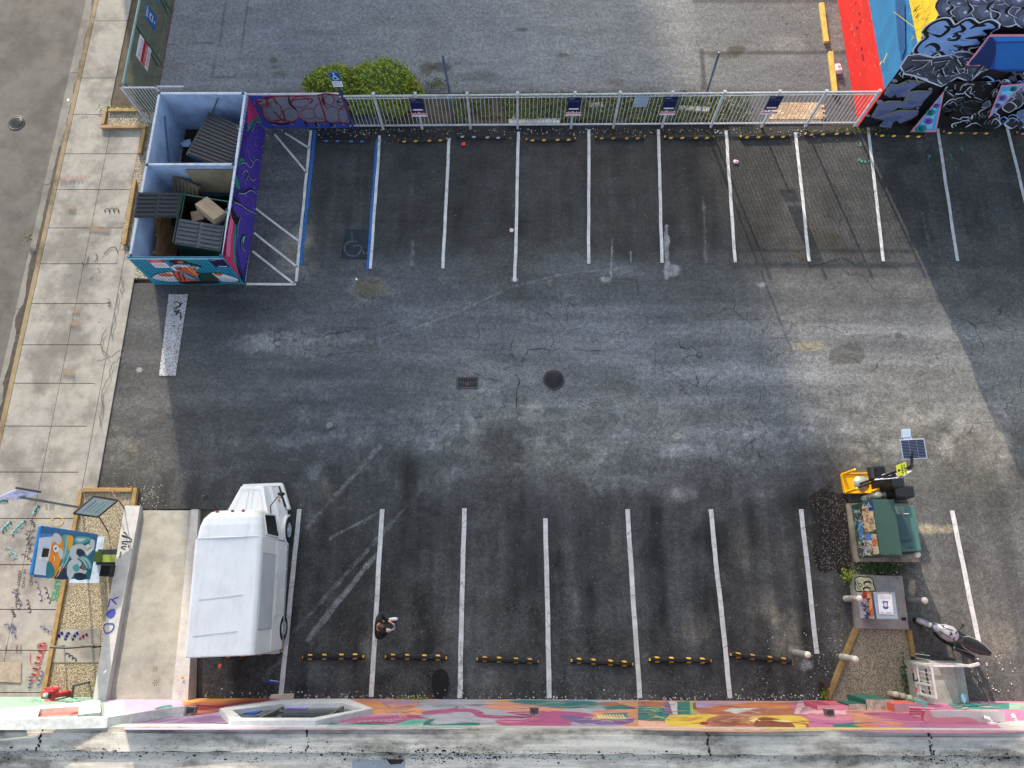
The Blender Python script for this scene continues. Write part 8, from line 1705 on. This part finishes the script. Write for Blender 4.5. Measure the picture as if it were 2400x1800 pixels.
tuft('weed_patch', 290, 257, .45, .05, 400, .12, M_leaf, 'grass tuft growing along the timber below the white gate'); tuft('weed_patch', 1020, 200, .35, .12, 260, .2, M_leaf2, 'ragged weeds right of the big bush'); tuft('weed_patch', 1985, 1352, .12, .13, 240, .22, M_leaf, 'bright green weed at the upper left corner of the concrete slab'); tuft('grass_clump', 2065, 1332, .36, .09, 900, .2, M_leaf3, 'dark grass clump between transformer and concrete slab', 'grass'); tuft('weed_patch', 2000, 308, .5, .06, 260, .10, M_leaf2, 'mossy weeds at the fence foot near the black wall'); tuft('weed_patch', 1932, 1625, .06, .1, 90, .15, M_leaf, 'small weed at the lower end of the slanting timber'); tuft('weed_patch', 2118, 1590, .06, .3, 260, .15, M_leaf3, 'dark weeds growing under the left side of the railing'); tuft('weed_patch', 975, 1638, .18, .03, 110, .1, M_leaf, 'green weeds at the mural foot below the black oil patch'); tuft('weed_patch', 510, 1636, .15, .03, 90, .1, M_leaf2, 'dry weeds at the wall foot behind the van'); tuft('weed_patch', 306, 582, .05, .08, 60, .1, M_leaf3, 'tiny weed at the end of the long lower timber'); tuft('weed_patch', 69, 557, .07, .08, 60, .1, M_leaf2, 'small weed growing in the street gutter'); tuft('weed_patch', 1963, 1440, .02, .02, 10, .05, M_leaf2, 'tiny sprout beside the sticker-covered bollard')
pb_ = P(660, 1634); b = MB(); b.hexa([pb_+V((-.36,-.09,.0)), pb_+V((.36,-.09,0)), pb_+V((.36,.11,0)), pb_+V((-.32,.07,0))], [pb_+V((-.33,-.08,.06)), pb_+V((.34,-.09,.05)), pb_+V((.33,.1,.06)), pb_+V((-.28,.05,.05))], concrete('broken_slab', (196,178,154), .3)); b.build('concrete_chunk', None, 'pale broken concrete chunk at the wall under the angular window', 'concrete chunk')
# loose stones along the walls and kerbs
b = MB(); random.seed(3)
def stones(n, fx, fy, r0, r1, cols):
    for i in range(n):
        p = P(fx(), fy()); r = random.uniform(r0, r1); a0 = random.random()*6; m = mat(random.choice(cols), .9); q = [p+V((math.cos(a0+a)*r*random.uniform(.7,1.2), math.sin(a0+a)*r*random.uniform(.7,1.2), .008)) for a in (0,1.3,2.5,3.8,5)]; t_ = p+V((0,0,r*.7+.01))
        for k in range(5): b.add([q[k], q[(k+1) % 5], t_], [(0,1,2)], m)
G_ = [(186,180,168), (150,144,134), (206,200,190), (110,104,98)]
stones(420, lambda: random.uniform(480, 1930), lambda: 1641-abs(random.gauss(0, 9)), .008, .03, G_); stones(500, lambda: random.uniform(600, 2010), lambda: 302+abs(random.gauss(0, 9)), .008, .03, G_); stones(240, lambda: random.gauss(1960, 70), lambda: random.gauss(1540, 60), .008, .022, G_); stones(260, lambda: random.gauss(330, 28), lambda: random.gauss(1170, 26), .008, .02, G_); stones(160, lambda: random.gauss(2240, 80), lambda: random.gauss(1600, 36), .008, .03, G_); stones(120, lambda: random.gauss(1880, 60), lambda: random.gauss(40, 50), .008, .03, G_); stones(420, lambda: random.gauss(1945, 24), lambda: random.uniform(1160, 1340), .005, .013, G_+[(90,70,60)])
stones(220, lambda: random.uniform(620, 1900), lambda: random.uniform(330, 1600), .005, .013, G_)
b.build('loose_stones', None, 'small pale stones scattered over the asphalt', 'stones', kind='stuff')
b = MB(); M_ms = mat((70,130,118), .8, 0, .3)
for (x, y) in [(2017,335),(2016,340),(2013,374),(2020,378),(2028,379),(2037,377),(2176,373),(2178,366),(2254,348),(2257,353),(2228,364),(2232,372),(2220,374),(2240,393),(2242,400)]:
    p = P(x, y, .013); r = random.uniform(.03,.065); b.poly([p+V((math.cos(a)*r*random.uniform(.6,1.2), math.sin(a)*r*1.1, 0)) for a in np.arange(0, 6.2, .8)], M_ms)
b.build('teal_paint_drips', kind='structure')
